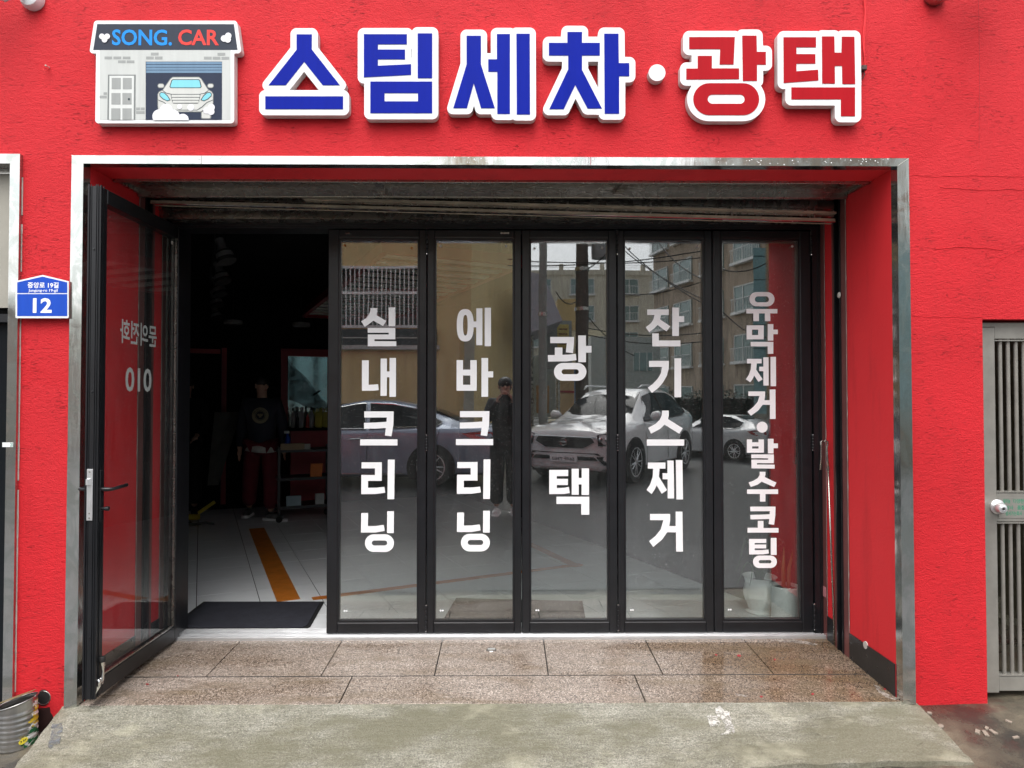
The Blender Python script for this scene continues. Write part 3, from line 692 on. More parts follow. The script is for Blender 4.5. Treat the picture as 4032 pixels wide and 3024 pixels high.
# ================================================================== SIGNS ON THE FACADE
import numpy as np
def sdf_outline(polys, r, step):
    """outline of the union of even-odd polygons grown by r, rounded outside; returns loops (marching squares)"""
    allp = [p for q in polys for p in q]; x0 = min(p[0] for p in allp) - r - 3 * step; x1 = max(p[0] for p in allp) + r + 3 * step
    y0 = min(p[1] for p in allp) - r - 3 * step; y1 = max(p[1] for p in allp) + r + 3 * step
    gx = np.arange(x0, x1, step); gy = np.arange(y0, y1, step); GX, GY = np.meshgrid(gx, gy, indexing='ij')
    D = np.full(GX.shape, 1e9)
    for q in polys:
        ins = np.zeros(GX.shape, bool); dd = np.full(GX.shape, 1e9)
        for i in range(len(q)):
            ax, ay = q[i]; bx, by = q[(i + 1) % len(q)]; ex, ey = bx - ax, by - ay; L = ex * ex + ey * ey or 1e-9
            t = np.clip(((GX - ax) * ex + (GY - ay) * ey) / L, 0, 1); dd = np.minimum(dd, np.hypot(GX - ax - t * ex, GY - ay - t * ey))
            c = ((ay > GY) != (by > GY)); xi = ax + (GY - ay) * ex / (ey if abs(ey) > 1e-9 else 1e-9); ins ^= c & (GX < xi)
        D = np.minimum(D, np.where(ins, -dd, dd))
    F = D - r; segs = {}
    def pt(i, j, k):
        if k == 0: a, b = (i, j), (i + 1, j)
        else: a, b = (i, j), (i, j + 1)
        fa, fb = F[a], F[b]; t = fa / (fa - fb); return (gx[a[0]] + (gx[b[0]] - gx[a[0]]) * t, gy[a[1]] + (gy[b[1]] - gy[a[1]]) * t)
    I = F < 0; cells = np.argwhere((I[:-1, :-1] != I[1:, :-1]) | (I[:-1, :-1] != I[:-1, 1:]) | (I[:-1, :-1] != I[1:, 1:]))
    for i, j in cells:
        i = int(i); j = int(j)
        c = [I[i, j], I[i + 1, j], I[i + 1, j + 1], I[i, j + 1]]; e = [(i, j, 0), (i + 1, j, 1), (i, j + 1, 0), (i, j, 1)]
        out = [];
        for k in range(4):
            if c[k] and not c[(k + 1) % 4]: out.append(('o', e[k]))
            if not c[k] and c[(k + 1) % 4]: out.append(('i', e[k]))
        # walk keeping the inside on one side: connect exit to the next entry
        n = len(out)
        for k in range(n):
            if out[k][0] == 'i':
                segs[out[k][1]] = out[(k + 1) % n][1] if out[(k + 1) % n][0] == 'o' else out[k - 1][1]
    loops = []; keys = set(segs)
    while keys:
        s0 = keys.pop(); lp = [s0]; c = segs[s0]
        while c != s0 and c in keys: keys.discard(c); lp.append(c); c = segs[c]
        P_ = [pt(*q) for q in lp]
        # drop nearly collinear points
        ch = True
        while ch and len(P_) > 8:
            ch = False; Q = []; i = 0
            while i < len(P_):
                a, b, c2 = P_[i - 1], P_[i], P_[(i + 1) % len(P_)]
                ar = abs((b[0] - a[0]) * (c2[1] - a[1]) - (b[1] - a[1]) * (c2[0] - a[0])); L = math.hypot(c2[0] - a[0], c2[1] - a[1])
                if L > 0 and ar / L < step * .06 and L < r * 8 and Q and Q[-1] is a: ch = True; i += 1; 
                else: Q.append(b); i += 1
            if len(Q) == len(P_): break
            P_ = Q
        if len(P_) > 5: loops.append(P_)
    return loops
def area(l): return sum(l[i][0] * l[(i + 1) % len(l)][1] - l[(i + 1) % len(l)][0] * l[i][1] for i in range(len(l))) / 2
def inside(p, l):
    c = False
    for i in range(len(l)):
        a, b = l[i], l[(i + 1) % len(l)]
        if (a[1] > p[1]) != (b[1] > p[1]) and p[0] < a[0] + (p[1] - a[1]) * (b[0] - a[0]) / (b[1] - a[1]): c = not c
    return c
def P2(s): return [tuple(float(k) for k in q.split(',')) for q in s.split()]
def to_plane(l, org, s, y): 
    r_ = []
    for a, b in l:
        p = py(org[0] + a / s, org[1] + b / s, y); r_.append((p.x, p.z))
    return r_
SY = -0.045
def sign_letter(name_lab, strokes, org, s, mat, extra=None, r_full=24):
    polys = [l for st in strokes for l in [st[0]]]
    loops = sdf_outline(polys, r_full * s, 3.0 if s > 1.6 else 2.7) 
    loops = [to_plane(l, org, s, SY) for l in loops]; loops.sort(key=lambda l: -abs(area(l)))
    outers = []
    for l in loops:
        par = next((o for o in outers if inside(l[0], o[0])), None)
        if par: par.append(l)
        else: outers.append([l])
    c = outers[0][0]; cx = sum(p[0] for p in c) / len(c); cz = min(p[1] for p in c)
    root = empty('sign_letter', (cx, 0, cz), name_lab, 'sign letter', 'raised letters of the shop sign')
    m = MB()
    for o in outers:
        m.prism(o, FY, SY + .002, -.004)
    obj('letter_box', m, M['signside'], root)
    m = MB()
    for o in outers: m.prism(o, FY, SY, SY + .0019)
    obj('white_face', m, M['signwhite'], root)
    if mat:
        m = MB()
        for st in strokes: m.prism([to_plane(l, org, s, SY - .002) for l in st], FY, SY - .002, SY - .0001)
        obj('colour_face', m, mat, root)
    m = MB()
    bz = min(.16, (max(p[1] for p in c) - cz) / 2); bk = .06 if bz > .1 else .015
    for k in (-bk, bk): m.tube([(cx + k, -.005, cz + bz), (cx + k, .01, cz + bz)], .006, 8)
    obj('mounting_bolt', m, M['steel_dark'], root)
    return root
O2, S2 = (950, 50), 1.7696; O3, S3 = (2100, 50), 1.58
sign_letter('first blue letter on white, a peaked shape over a bar with a triangular hole', [[P2('385,150 491,150 491,255 687,505 568,505 438,342 309,505 190,505 385,258')], [P2('167,582 709,582 709,672 167,672')]], O2, S2, M['blue'])
sign_letter('second blue letter on white, with a square ring below', [[P2('854,149 1154,149 1154,220 952,220 952,256 1141,256 1141,325 952,325 952,369 1183,358 1183,433 854,450')], [P2('1229,143 1330,143 1330,456 1229,456')],
    [P2('899,479 1330,479 1330,700 899,700'), P2('998,560 1231,560 1231,617 998,617')]], O2, S2, M['blue'])
sign_letter('third blue letter on white, a forked stroke beside two tall bars', [[P2('1570,160 1670,160 1670,360 1767,665 1671,665 1620,492 1572,665 1477,665 1570,360')], [P2('1781,148 1872,148 1872,705 1784,705 1784,411 1721,411 1721,324 1781,324')],
    [P2('1917,146 2010,146 2012,709 1920,709')]], O2, S2, M['blue'])
sign_letter('fourth and last blue letter, a crossed fork beside a bar with a stub', [[P2('212,119 303,119 303,187 414,187 414,266 303,266 303,355 427,596 338,596 261,450 189,600 99,600 217,352 217,266 97,266 97,187 212,187')],
    [P2('441,130 530,130 532,313 597,313 597,395 534,395 534,628 444,628')]], O3, S3, M['blue'])
sign_letter('plain white dot between the blue and the crimson letters', [[circle(770, 373, 14)]], O3, S3, None)
sign_letter('crimson letter with a rounded ring at its foot', [[P2('970,151 1254,151 1246,322 1159,322 1163,226 970,226')], [P2('1023,268 1111,268 1111,346 1280,346 1280,413 952,416 952,347 1023,347')],
    [P2('1300,142 1389,142 1391,243 1447,243 1447,323 1392,323 1392,424 1304,424')], [stadium(995, 1405, 438, 637, 8), stadium(1085, 1315, 509, 566, 6)]], O3, S3, M['signred'])
sign_letter('last crimson letter at the right end, with a hooked foot', [[P2('1557,152 1759,152 1759,215 1637,215 1637,257 1755,257 1755,317 1637,317 1637,364 1772,354 1774,421 1558,437')],
    [P2('1796,147 1873,147 1875,248 1918,248 1920,149 1998,149 2003,444 1923,444 1921,331 1876,331 1877,441 1798,441')], [P2('1606,464 2002,464 2002,644 1914,644 1914,539 1606,539')]], O3, S3, M['signred'])
# ---- picture sign with the drawn garage
def picture_sign():
    org, s = (360, 70), 3.6867
    roof = P2('84,90 2068,92 2121,467 26,467'); body = P2('125,467 2020,467 2018,1482 105,1482')
    c = py(960 / 1, 480, SY); root = empty('garage_picture_sign', (X(660, 480, 0), 0, Z(660, 490, 0)), 'white-edged picture sign of a garage with a car in it, left of the blue letters', 'sign')
    lp = sdf_outline([roof, P2('118,460 2022,460 2022,1482 105,1482')], 13.5 * s, 8.0); lp.sort(key=lambda l: -abs(area(l))); L = to_plane(lp[0], org, s, SY)
    obj('sign_box', MB().prism([L], FY, SY + .002, -.004), M['signside'], root); obj('white_face', MB().prism([L], FY, SY, SY + .0019), M['signwhite'], root)
    cols = {'dark': (.030, .038, .058), 'body': (.56, .58, .56), 'brick': (.33, .345, .335), 'frame': (.20, .215, .21), 'door': (.66, .68, .66), 'navy': (.018, .028, .058), 'shut': (.155, .26, .38), 'line': (.06, .075, .08),
            'car': (.60, .61, .58), 'cyan': (.22, .62, .72), 'white': (.80, .80, .84), 'sblue': (.010, .27, .80), 'sred': (.80, .055, .045)}
    mm = {k: m_paint('print ' + k, v, .25) for k, v in cols.items()}
    cnt = [0]
    def pr(name, loopsets, mat, lay, label=None):
        y = SY - .0006 * lay; m = MB()
        for ls in loopsets: m.prism([to_plane(l, org, s, y) for l in ls], FY, y, y + .0005)
        return obj(name, m, mm[mat], root, label=label)
    def rc(a, b, c, d): return [(a, b), (c, b), (c, d), (a, d)]
    pr('roof_print', [[roof]], 'dark', 1); pr('wall_print', [[rc(122, 470, 2020, 1482)]], 'body', 1)
    for a in [(190, 562, 298, 600), (320, 562, 432, 600), (455, 562, 565, 600), (386, 618, 496, 656), (511, 618, 622, 656), (863, 506, 975, 545), (793, 562, 905, 602), (920, 562, 1032, 602), (1830, 508, 1942, 548), (1633, 564, 1745, 604), (1760, 565, 1872, 605), (1888, 566, 2000, 606), (176, 1081, 225, 1119), (118, 1130, 224, 1168), (648, 1302, 704, 1340), (714, 1302, 772, 1340), (648, 1354, 772, 1392)]:
        pr('brick_print', [[rc(*a)]], 'brick', 2)
    pr('door_frame_print', [[P2('240,825 643,825 636,1481 230,1481')]], 'frame', 2); pr('door_print', [[P2('262,842 618,842 612,1481 254,1481')]], 'door', 3)
    for a in [(294, 872, 426, 1036), (455, 872, 586, 1036), (290, 1092, 422, 1257), (450, 1092, 583, 1257), (287, 1314, 420, 1481), (450, 1314, 583, 1481)]: pr('door_panel_print', [[rc(*a)]], 'brick', 4)
    pr('door_knob_print', [[circle(544, 1181, 17, 14)]], 'line', 5)
    pr('garage_opening_print', [[rc(787, 635, 1895, 1482)]], 'navy', 2)
    for a, b in ((640, 673), (682, 715), (722, 756), (763, 800)): pr('shutter_slat_print', [[rc(794, a, 1893, b)]], 'shut', 3)
    grow = lambda pts, k: sdf_outline([pts], k, 6)[0]
    carp = [(1182, 866), (1560, 866), (1590, 890), (1690, 1045), (1740, 1075), (1762, 1110), (1762, 1230), (1750, 1290), (1640, 1320), (1590, 1360), (980, 1360), (968, 1280), (968, 1110), (985, 1080), (1040, 1050), (1150, 890)]
    mir1 = stadium(968, 1050, 962, 1012, 4); mir2 = stadium(1690, 1768, 962, 1012, 4)
    pr('car_outline_print', [[grow(carp, 10)], [stadium(958, 1060, 952, 1022, 4)], [stadium(1680, 1778, 952, 1022, 4)], [stadium(1590, 1740, 1350, 1470, 4, .4)]], 'frame', 3)
    pr('car_body_print', [[carp], [mir1], [mir2], [stadium(1602, 1728, 1362, 1458, 4, .4)]], 'car', 4)
    pr('windscreen_line_print', [[P2('1180,892 1556,892 1578,905 1600,1000 1580,1020 1150,1020 1132,1000 1160,905')]], 'line', 5)
    pr('windscreen_print', [[P2('1188,903 1550,903 1566,912 1586,1000 1572,1011 1158,1011 1146,998 1172,912')]], 'cyan', 6)
    pr('grille_line_print', [[P2('1148,1106 1584,1106 1560,1225 1540,1244 1190,1244 1172,1225')]], 'line', 5)
    for k, (a, b) in enumerate(((1116, 1150), (1160, 1192), (1202, 1234))): pr('grille_bar_print', [[rc(1162 + 8 * k, a, 1572 - 8 * k, b)]], 'car', 6)
    for f in (lambda x: x, lambda x: 2732 - x):
        pr('headlight_line_print', [[[(f(a), b) for a, b in P2('1012,1076 1060,1085 1110,1130 1150,1195 1100,1212 1040,1185 990,1140 985,1100')]]], 'line', 5)
        pr('headlight_print', [[[(f(a), b) for a, b in P2('1016,1088 1055,1096 1100,1138 1134,1190 1098,1200 1046,1175 1000,1134 996,1104')]]], 'cyan', 6)
        pr('bonnet_line_print', [[[(f(a), b) for a, b in P2('1036,1050 1090,1090 1160,1104 1160,1112 1085,1098 1030,1058')]], [[(f(a), b) for a, b in P2('968,1188 1060,1225 1130,1290 1200,1335 1196,1343 1122,1298 1054,1233 968,1197')]]], 'line', 5)
    pr('bumper_line_print', [[rc(1196, 1335, 1536, 1343)]], 'line', 5)
    def cloud(cs, lay): pr('foam_print', [[l] for l in sdf_outline([circle(*c, 20) for c in cs], 1, 5)[:1]], 'white', lay)
    cl = sdf_outline([circle(1085, 1345, 95, 24), circle(985, 1430, 100, 24), circle(1180, 1430, 100, 24), circle(1325, 1480, 86, 24), rc(900, 1430, 1400, 1484)], 1, 6); cl.sort(key=lambda l: -abs(area(l)))
    pr('foam_print', [[[(a, min(b, 1486)) for a, b in cl[0]]]], 'white', 7)
    for cs in ([(1740, 1300, 50), (1672, 1342, 48), (1738, 1362, 47)], [(152, 270, 40), (228, 270, 40), (190, 318, 40)], [(1985, 262, 46), (1925, 300, 46), (1978, 314, 46)]):
        l = sdf_outline([circle(*c, 20) for c in cs], 1, 4); l.sort(key=lambda q: -abs(area(q))); pr('foam_print', [[l[0]]], 'white', 7)
    for c in ((1280, 1288, 35), (1442, 1300, 48)): pr('foam_print', [[circle(*c, 20)]], 'white', 7)
    def tx(t, a, b, c, d, mat, lab):
        y = SY - .0018; m = text_px(t, org[0] + a / s, org[1] + b / s, org[0] + c / s, org[1] + d / s, y, .022); obj('sign_word', m, mm[mat], root, label=lab)
    tx('SONG.', 298, 172, 1170, 400, 'sblue', 'bright blue word on the roof band'); tx('CAR', 1258, 172, 1852, 398, 'sred', 'bright red word on the roof band')
picture_sign()
# ---- address plate
def address_plate():
    org, s = (0, 550), 1.951; y = -.036
    root = empty('address_plate', (X(165, 1255, 0), 0, Z(165, 1255, 0)), 'blue house-number plate between the two steel frames', 'sign')
    o = to_plane(sdf_outline([P2('128,1094 328,1048 518,1094 518,1362 128,1362')], 9, 4)[0], org, s, y); obj('plate', MB().prism([o], FY, y, y + .004), M['signwhite'], root)
    mt = m_paint('plate blue', (.012, .075, .50), .3)
    obj('blue_field', MB().prism([to_plane(P2('133,1096 328,1052 517,1096 517,1178 133,1178'), org, s, y)], FY, y - .0008, y - .0001).prism([to_plane(P2('133,1186 517,1186 517,1355 133,1355'), org, s, y)], FY, y - .0008, y - .0001), mt, root)
    for t, a, b, c, d, off in (('중앙로 19길', 212, 1095, 450, 1140, .022), ('Jungang-ro 19-gil', 218, 1147, 443, 1174, .012), ('12', 252, 1217, 398, 1330, .03)):
        obj('plate_lettering', text_px(t, a / s, 550 + b / s, c / s, 550 + d / s, y - .0014, off), M['vinyl'], root)
    m = MB()
    for k in (-.055, .055): m.tube([(X(165, 1180, 0) + k, y + .003, Z(165, 1180, 0)), (X(165, 1180, 0) + k, .012, Z(165, 1180, 0))], .004, 6)
    obj('plate_screw', m, M['steel_dark'], root)
address_plate()
# ================================================================== LETTERING ON THE GLASS
GYV = .8172
def glyph(par, sets, org, s, dx=0, dy=0):
    m = MB()
    for k, st in enumerate(sets):
        y = GYV - .0003 * k
        m.prism([to_plane(l, (org[0] + dx, org[1] + dy), s, y) for l in st], FY, y - .0002, y)
    obj('letter', m, M['vinyl'], par)
Z1 = ((1400, 1190), 4.15); Z2 = ((1400, 1600), 2.765); Z3 = ((1780, 1190), 4.15); Z4 = ((2140, 1300), 2.214); Z5 = ((2520, 1190), 4.15); Z6 = ((2520, 1600), 2.765); Z7 = ((2920, 1130), 3.0175); Z8 = ((2920, 1640), 2.7195)
def G(par, ls, zz, dx=0, dy=0): glyph(par, [[P2(q) if isinstance(q, str) else q for q in (l if isinstance(l, list) else [l])] for l in ls], zz[0], zz[1], dx, dy)
A, B_, C_, D_, E_ = panels
G(A, ['244,96 354,96 354,150 342,213 502,305 450,390 290,302 235,345 150,402 92,313 170,260 215,210 240,150', '540,84 649,84 649,391 540,391', '199,420 649,420 649,605 309,605 309,636 665,638 665,719 200,719 201,527 542,527 542,498 199,498'], Z1)
G(A, ['105,949 216,949 214,1350 300,1346 368,1339 379,1435 300,1445 104,1447', '410,921 512,921 512,1131 556,1131 556,911 661,911 659,1546 553,1546 553,1227 512,1227 510,1530 407,1530'], Z1)
for par, dx, dy in ((A, 0, 0), (B_, 376.9, -1), (B_, 0, 0)):
    if (dx, dy) == (0, 0) and par is B_: continue
    G(par, ['95,55 415,55 412,200 390,326 320,317 330,236 210,242 94,244 92,180 220,176 337,168 341,121 95,121', '50,359 456,359 456,425 50,425'], Z2, dx, dy)
    G(par, ['66,609 286,609 285,811 136,811 136,887 230,886 314,877 323,940 220,954 61,956 63,747 211,747 211,675 65,675', '352,580 426,580 421,1011 347,1011'], Z2, dx, dy)
    G(par, ['62,1161 137,1161 134,1304 220,1302 308,1291 317,1356 220,1373 58,1374', '345,1142 418,1142 415,1380 342,1380', [stadium(102, 418, 1393, 1585, 8), stadium(177, 345, 1460, 1515, 6)]], Z2, dx + (1 if dx else 0), dy * 2)
def oval(x0, x1, y0, y1, e=2.6, n=36):
    cx, cy, a, b = (x0 + x1) / 2, (y0 + y1) / 2, (x1 - x0) / 2, (y1 - y0) / 2
    return [(cx + a * math.copysign(abs(math.cos(t)) ** (2 / e), math.cos(t)), cy + b * math.copysign(abs(math.sin(t)) ** (2 / e), math.sin(t))) for t in [2 * math.pi * i / n for i in range(n)]]
G(B_, [[oval(77, 353, 112, 640), oval(179, 255, 207, 544)], '397,99 496,99 496,702 395,702 395,410 349,410 349,314 397,314', '533,90 636,90 636,718 533,718'], Z3)
G(B_, [[P2('74,946 179,946 179,1102 298,1102 298,946 404,946 403,1446 73,1446'), P2('179,1197 298,1197 298,1349 179,1349')], '481,912 589,912 589,1131 672,1131 672,1228 589,1228 589,1545 480,1545'], Z3)
G(C_, ['59,59 267,59 265,120 257,200 195,193 203,113 59,113', '99,151 165,151 165,215 225,213 282,206 288,262 200,272 40,274 38,217 99,217', '303,46 370,46 370,137 418,137 418,196 370,196 370,279 303,279', [stadium(91, 374, 286, 441, 8), stadium(158, 308, 341, 384, 6)]], Z4)
G(C_, ['50,1218 215,1218 215,1272 116,1272 116,1296 213,1296 213,1350 116,1350 116,1377 180,1374 221,1366 229,1420 180,1428 50,1429', '246,1208 307,1208 307,1288 333,1288 333,1205 397,1205 397,1437 332,1437 332,1345 307,1345 307,1435 246,1435', '113,1452 399,1452 399,1609 329,1609 329,1515 113,1515'], Z4)
G(D_, ['117,117 470,117 470,209 343,209 330,282 495,395 432,477 287,373 230,430 150,490 92,409 170,350 215,290 236,209 117,209', '527,87 636,87 636,227 721,227 721,323 636,323 636,551 527,551', '200,509 307,509 307,625 661,625 661,721 200,721'], Z5)
G(D_, ['147,958 472,958 470,1080 440,1200 370,1320 290,1410 195,1481 126,1395 210,1335 290,1250 340,1160 361,1057 147,1057', '562,916 672,916 672,1552 562,1552'], Z5)
G(D_, ['240,46 313,46 313,100 304,138 465,238 428,299 267,199 220,245 120,297 88,234 170,190 215,145 238,95', '74,360 481,360 481,428 74,428'], Z6)
G(D_, ['86,612 277,612 277,678 213,678 206,766 294,912 236,952 181,860 160,905 127,955 71,911 110,850 138,770 143,678 86,678', '298,590 367,590 371,1003 301,1003 301,794 246,794 246,728 299,728', '390,585 462,585 468,1014 396,1014'], Z6)
G(D_, ['109,1171 328,1171 328,1240 319,1303 388,1303 388,1146 462,1146 467,1581 393,1581 391,1371 296,1371 240,1450 144,1531 99,1468 170,1410 225,1340 254,1239 109,1239'], Z6)
G(E_, [[stadium(92, 391, 60, 230, 8), stadium(158, 325, 111, 182, 6)], '57,262 425,262 425,314 341,314 341,406 276,406 276,314 206,314 206,405 139,405 139,314 57,314'], Z7)
G(E_, [[P2('59,455 263,455 263,622 59,622'), P2('123,507 197,507 197,571 123,571')], '311,441 377,441 377,507 430,507 430,561 377,561 377,637 310,637', '108,652 377,652 377,794 310,794 310,706 108,706'], Z7)
G(E_, ['64,854 238,854 238,908 180,908 174,982 250,1097 200,1129 151,1053 130,1095 103,1132 50,1097 85,1045 108,980 114,908 64,908', '258,835 320,835 322,1171 259,1171 259,1000 210,1000 210,947 258,947', '343,830 408,830 409,1179 345,1179'], Z7)
G(E_, ['80,1241 279,1241 279,1300 271,1345 334,1345 334,1218 402,1218 404,1568 336,1568 336,1400 250,1400 200,1465 112,1529 70,1481 140,1425 190,1365 213,1295 80,1295'], Z7)
G(E_, [[circle(220, 114, 59, 28)]], Z8)
G(E_, [[P2('56,245 112,245 112,276 181,276 181,245 239,245 239,387 56,387'), P2('112,319 181,319 181,343 112,343')], '281,239 342,239 342,288 389,288 389,339 342,339 342,395 282,395', '104,406 345,406 345,500 165,500 165,514 354,516 354,558 106,555 106,462 284,462 284,448 104,446'], Z8)
G(E_, ['194,592 255,592 255,625 248,648 373,708 348,755 215,698 170,730 98,754 74,707 130,685 175,658 193,625', '58,780 391,780 391,830 255,830 255,911 196,911 196,830 58,828'], Z8)
G(E_, ['93,965 363,965 361,1060 348,1160 289,1151 297,1097 200,1100 95,1102 93,1053 200,1051 300,1046 303,1014 93,1014', '173,1118 234,1118 234,1194 395,1194 395,1243 63,1243 63,1191 173,1191'], Z8)
G(E_, ['80,1311 264,1311 264,1354 140,1354 140,1371 263,1371 263,1412 140,1412 140,1431 220,1430 287,1424 293,1467 220,1476 80,1477', '312,1300 373,1300 375,1482 312,1482', [stadium(122, 378, 1489, 1622, 8), stadium(183, 318, 1537, 1572, 6)]], Z8)
# ================================================================== INSIDE THE SHOP (the room is turned 24 degrees to the street)
TH = R(24); E1 = Vector((math.cos(TH), math.sin(TH), 0)); E2 = Vector((-math.sin(TH), math.cos(TH), 0))
PA, PB_, PC, PD = Vector((-3.55, .93, 0)), Vector((1.95, .93, 0)), Vector((-.68, 6.75, 0)), Vector((-5.25, 4.72, 0))
HC = 2.78
def wall_between(name, a, b, z0, z1, mat, th=.08, out=None):
    d = (b - a).normalized(); n = Vector((d.y, -d.x, 0)) * th
    m = MB(); m.hexa([a + Vector((0, 0, z0)), b + Vector((0, 0, z0)), b + n + Vector((0, 0, z0)), a + n + Vector((0, 0, z0))], [a + Vector((0, 0, z1)), b + Vector((0, 0, z1)), b + n + Vector((0, 0, z1)), a + n + Vector((0, 0, z1))])
    return obj(name, m, mat, shop)
wall_between('inner_wall', PD, PA, -.02, HC, M['black_room']); wall_between('inner_wall', PC, PD, -.02, HC, M['black_room']); wall_between('inner_wall', PB_, PC, -.02, HC, M['black_room'])
m = MB(); m.box(-5.0, XL, .93, 1.0, -.05, HC); obj('inner_wall', m, M['black_room'], shop)
m = MB(); m.box(XL, 2.1, .93, 1.0, PT + .02, HC); obj('inner_lintel', m, M['black_room'], shop)
m = MB(); m.prism([[(PA.x - 1.5, .93), (2.1, .93), (1.2, 7.7), (-5.1, 7.7), (-5.1, .93)]], lambda a, b, d: (a, b, d), HC, HC + .05); obj('inner_ceiling', m, M['black_room'], shop)
m = MB(); m.prism([[(-5.0, .931), (2.08, .931), (2.08, 7.7), (-5.0, 7.7)]], lambda a, b, d: (a, b, d), -.02, -.008); flo = obj('shop_floor', m, M['grout']); struct(flo)
# clipped floor tiles
def clip(poly, a, b):       # keep the left side of a->b
    out = []; d = b - a
    side = lambda p: d.x * (p.y - a.y) - d.y * (p.x - a.x)
    for i in range(len(poly)):
        p, q = poly[i], poly[(i + 1) % len(poly)]; sp, sq = side(p), side(q)
        if sp >= 0: out.append(p)
        if (sp >= 0) != (sq >= 0): out.append(p + (q - p) * (sp / (sp - sq)))
    return out
room = [PA, PB_, PC, PD]
c0 = pz(775, 2294, 0)            # a tile corner seen through the doorway
TA, TB = .405, .40
random.seed(21)
shape_cache = {}
for i in range(-14, 14):
    for j in range(-8, 20):
        o = c0 + E1 * (TA * i) + E2 * (TB * j); g = .0028
        q = [o + E1 * g + E2 * g, o + E1 * (TA - g) + E2 * g, o + E1 * (TA - g) + E2 * (TB - g), o + E1 * g + E2 * (TB - g)]
        full = True; p = q
        for k in range(4):
            p = clip(p, room[k], room[(k + 1) % 4])
            if len(p) < 3: break
        if len(p) < 3: continue
        if sum((p[k].x * p[(k + 1) % len(p)].y - p[(k + 1) % len(p)].x * p[k].y) for k in range(len(p))) / 2 < .004: continue
        dz = random.uniform(-.0006, .0006)
        full = len(p) == 4 and all((a - b).length < 1e-6 for a, b in zip(p, q))
        if full and 'm' in shape_cache:
            t_ = bpy.data.objects.new('floor_tile', shape_cache['m']); t_.parent = flo; t_.location = (o.x, o.y, dz); C.objects.link(t_)
        else:
            mb = MB(); mb.hexa([Vector((v.x, v.y, -.008)) - (o if full else Vector()) * 1 for v in p], [Vector((v.x, v.y, 0)) - (o if full else Vector()) for v in p])
            t_ = obj('floor_tile', mb, M['tile'], flo)
            if full: shape_cache['m'] = t_.data; t_.location = (o.x, o.y, dz)
# orange tape lines on the floor
def fl(u, v): return pz(u, v, .0015)
def tape(pix, nm='tape_line'):
    pts = [fl(*q) for q in pix]; m = MB(); m.prism([[(p.x, p.y) for p in pts]], lambda a, b, d: (a, b, d), .0012, .0022); return obj(nm, m, M['tape'], flo, label='orange tape line on the tiles')
a0, a1 = fl(985, 2070), fl(1040, 2070); b0, b1 = fl(1085, 2362), fl(1188, 2362)
def strip(p, q, w, z=.002, nm='tape_line'):
    d = (q - p).normalized(); n = Vector((-d.y, d.x, 0)) * (w / 2); m = MB(); m.hexa([(p - n) + Vector((0, 0, -.0008)), (q - n) + Vector((0, 0, -.0008)), (q + n) + Vector((0, 0, -.0008)), (p + n) + Vector((0, 0, -.0008))], [p - n, q - n, q + n, p + n])
    for k in range(len(m.v)): m.v[k] = (m.v[k][0], m.v[k][1], z - .0008 * (k % 8 < 4))
    return obj(nm, m, M['tape'], flo, label='orange tape line on the tiles')
strip(fl(1010, 2080), fl(1137, 2364), .158)
strip(fl(1230, 2358), fl(2290, 2222), .075, .0032); strip(fl(2275, 2232), fl(2080, 2140), .09, .0044)
# door mats
M['mat'] = plain('ribbed navy mat', (.020, .021, .030), .9, 0, .2, .004, 260)
def door_mat(pix, lab, col, nm='door_mat'):
    pts = [pz(u, v, .01) for u, v in pix]; c = sum(pts, Vector()) / len(pts)
    root = empty(nm, (c.x, c.y, 0), lab, 'mat')
    q = [(p.x, p.y) for p in pts]; m = MB(); m.prism([q], lambda a, b, d: (a, b, d), .003, .006); obj('rubber_border', m, M['rubber'], root)
    qi = [(c.x + (a - c.x) * .94, c.y + (b - c.y) * .93) for a, b in q]; m = MB(); m.prism([qi], lambda a, b, d: (a, b, d), .006, .011); obj('carpet_pile', m, col, root)
door_mat([(700, 2474), (1200, 2474), (1222, 2464), (1275, 2370), (1272, 2366), (802, 2366), (700, 2442)], 'dark navy mat lying just inside the open doorway', M['mat'])
M['mat2'] = plain('grey mat', (.075, .075, .072), .9, 0, .1, .003, 260)
door_mat([(1740, 2446), (2308, 2446), (2293, 2364), (1796, 2352)], 'flat grey mat behind the second and third glass leaves', M['mat2'])
# back wall measuring: point on the back wall line through PD-PC
def bw(u, v=1600, off=0.0):
    d = ray(u, v); n = Vector((-E2.x, -E2.y, 0)); o = PD + n * off; t = (o - CAM).dot(n) / d.dot(n); return CAM + d * t
def bw_quad(name, u0, v0, u1, v1, off, th, mat, par, mb=None):
    a = bw(u0, v1, off); b = bw(u1, v1, off); z0, z1 = a.z, bw(u0, v0, off).z; n = -E2 * th
    m = mb or MB(); A_, B2 = Vector((a.x, a.y, 0)), Vector((b.x, b.y, 0))
    m.hexa([A_ + Vector((0, 0, z0)), B2 + Vector((0, 0, z0)), B2 + n + Vector((0, 0, z0)), A_ + n + Vector((0, 0, z0))], [A_ + Vector((0, 0, z1)), B2 + Vector((0, 0, z1)), B2 + n + Vector((0, 0, z1)), A_ + n + Vector((0, 0, z1))])
    return obj(name, m, mat, par) if name else m
a = bw(1110, 1700); wm = empty('wall_mirror', (a.x, a.y, 1.0), 'bright mirror in a dark red frame on the back wall, right of the standing man', 'mirror')
bw_quad('frame_side', 1103, 1373, 1131, 1700, .02, .05, M['red_trim'], wm); bw_quad('frame_top', 1131, 1373, 1290, 1402, .02, .05, M['red_trim'], wm); bw_quad('frame_side', 1290, 1373, 1312, 1700, .02, .05, M['red_trim'], wm)
bw_quad('mirror_glass', 1131, 1402, 1290, 1700, .012, .006, M['mirror'], wm)
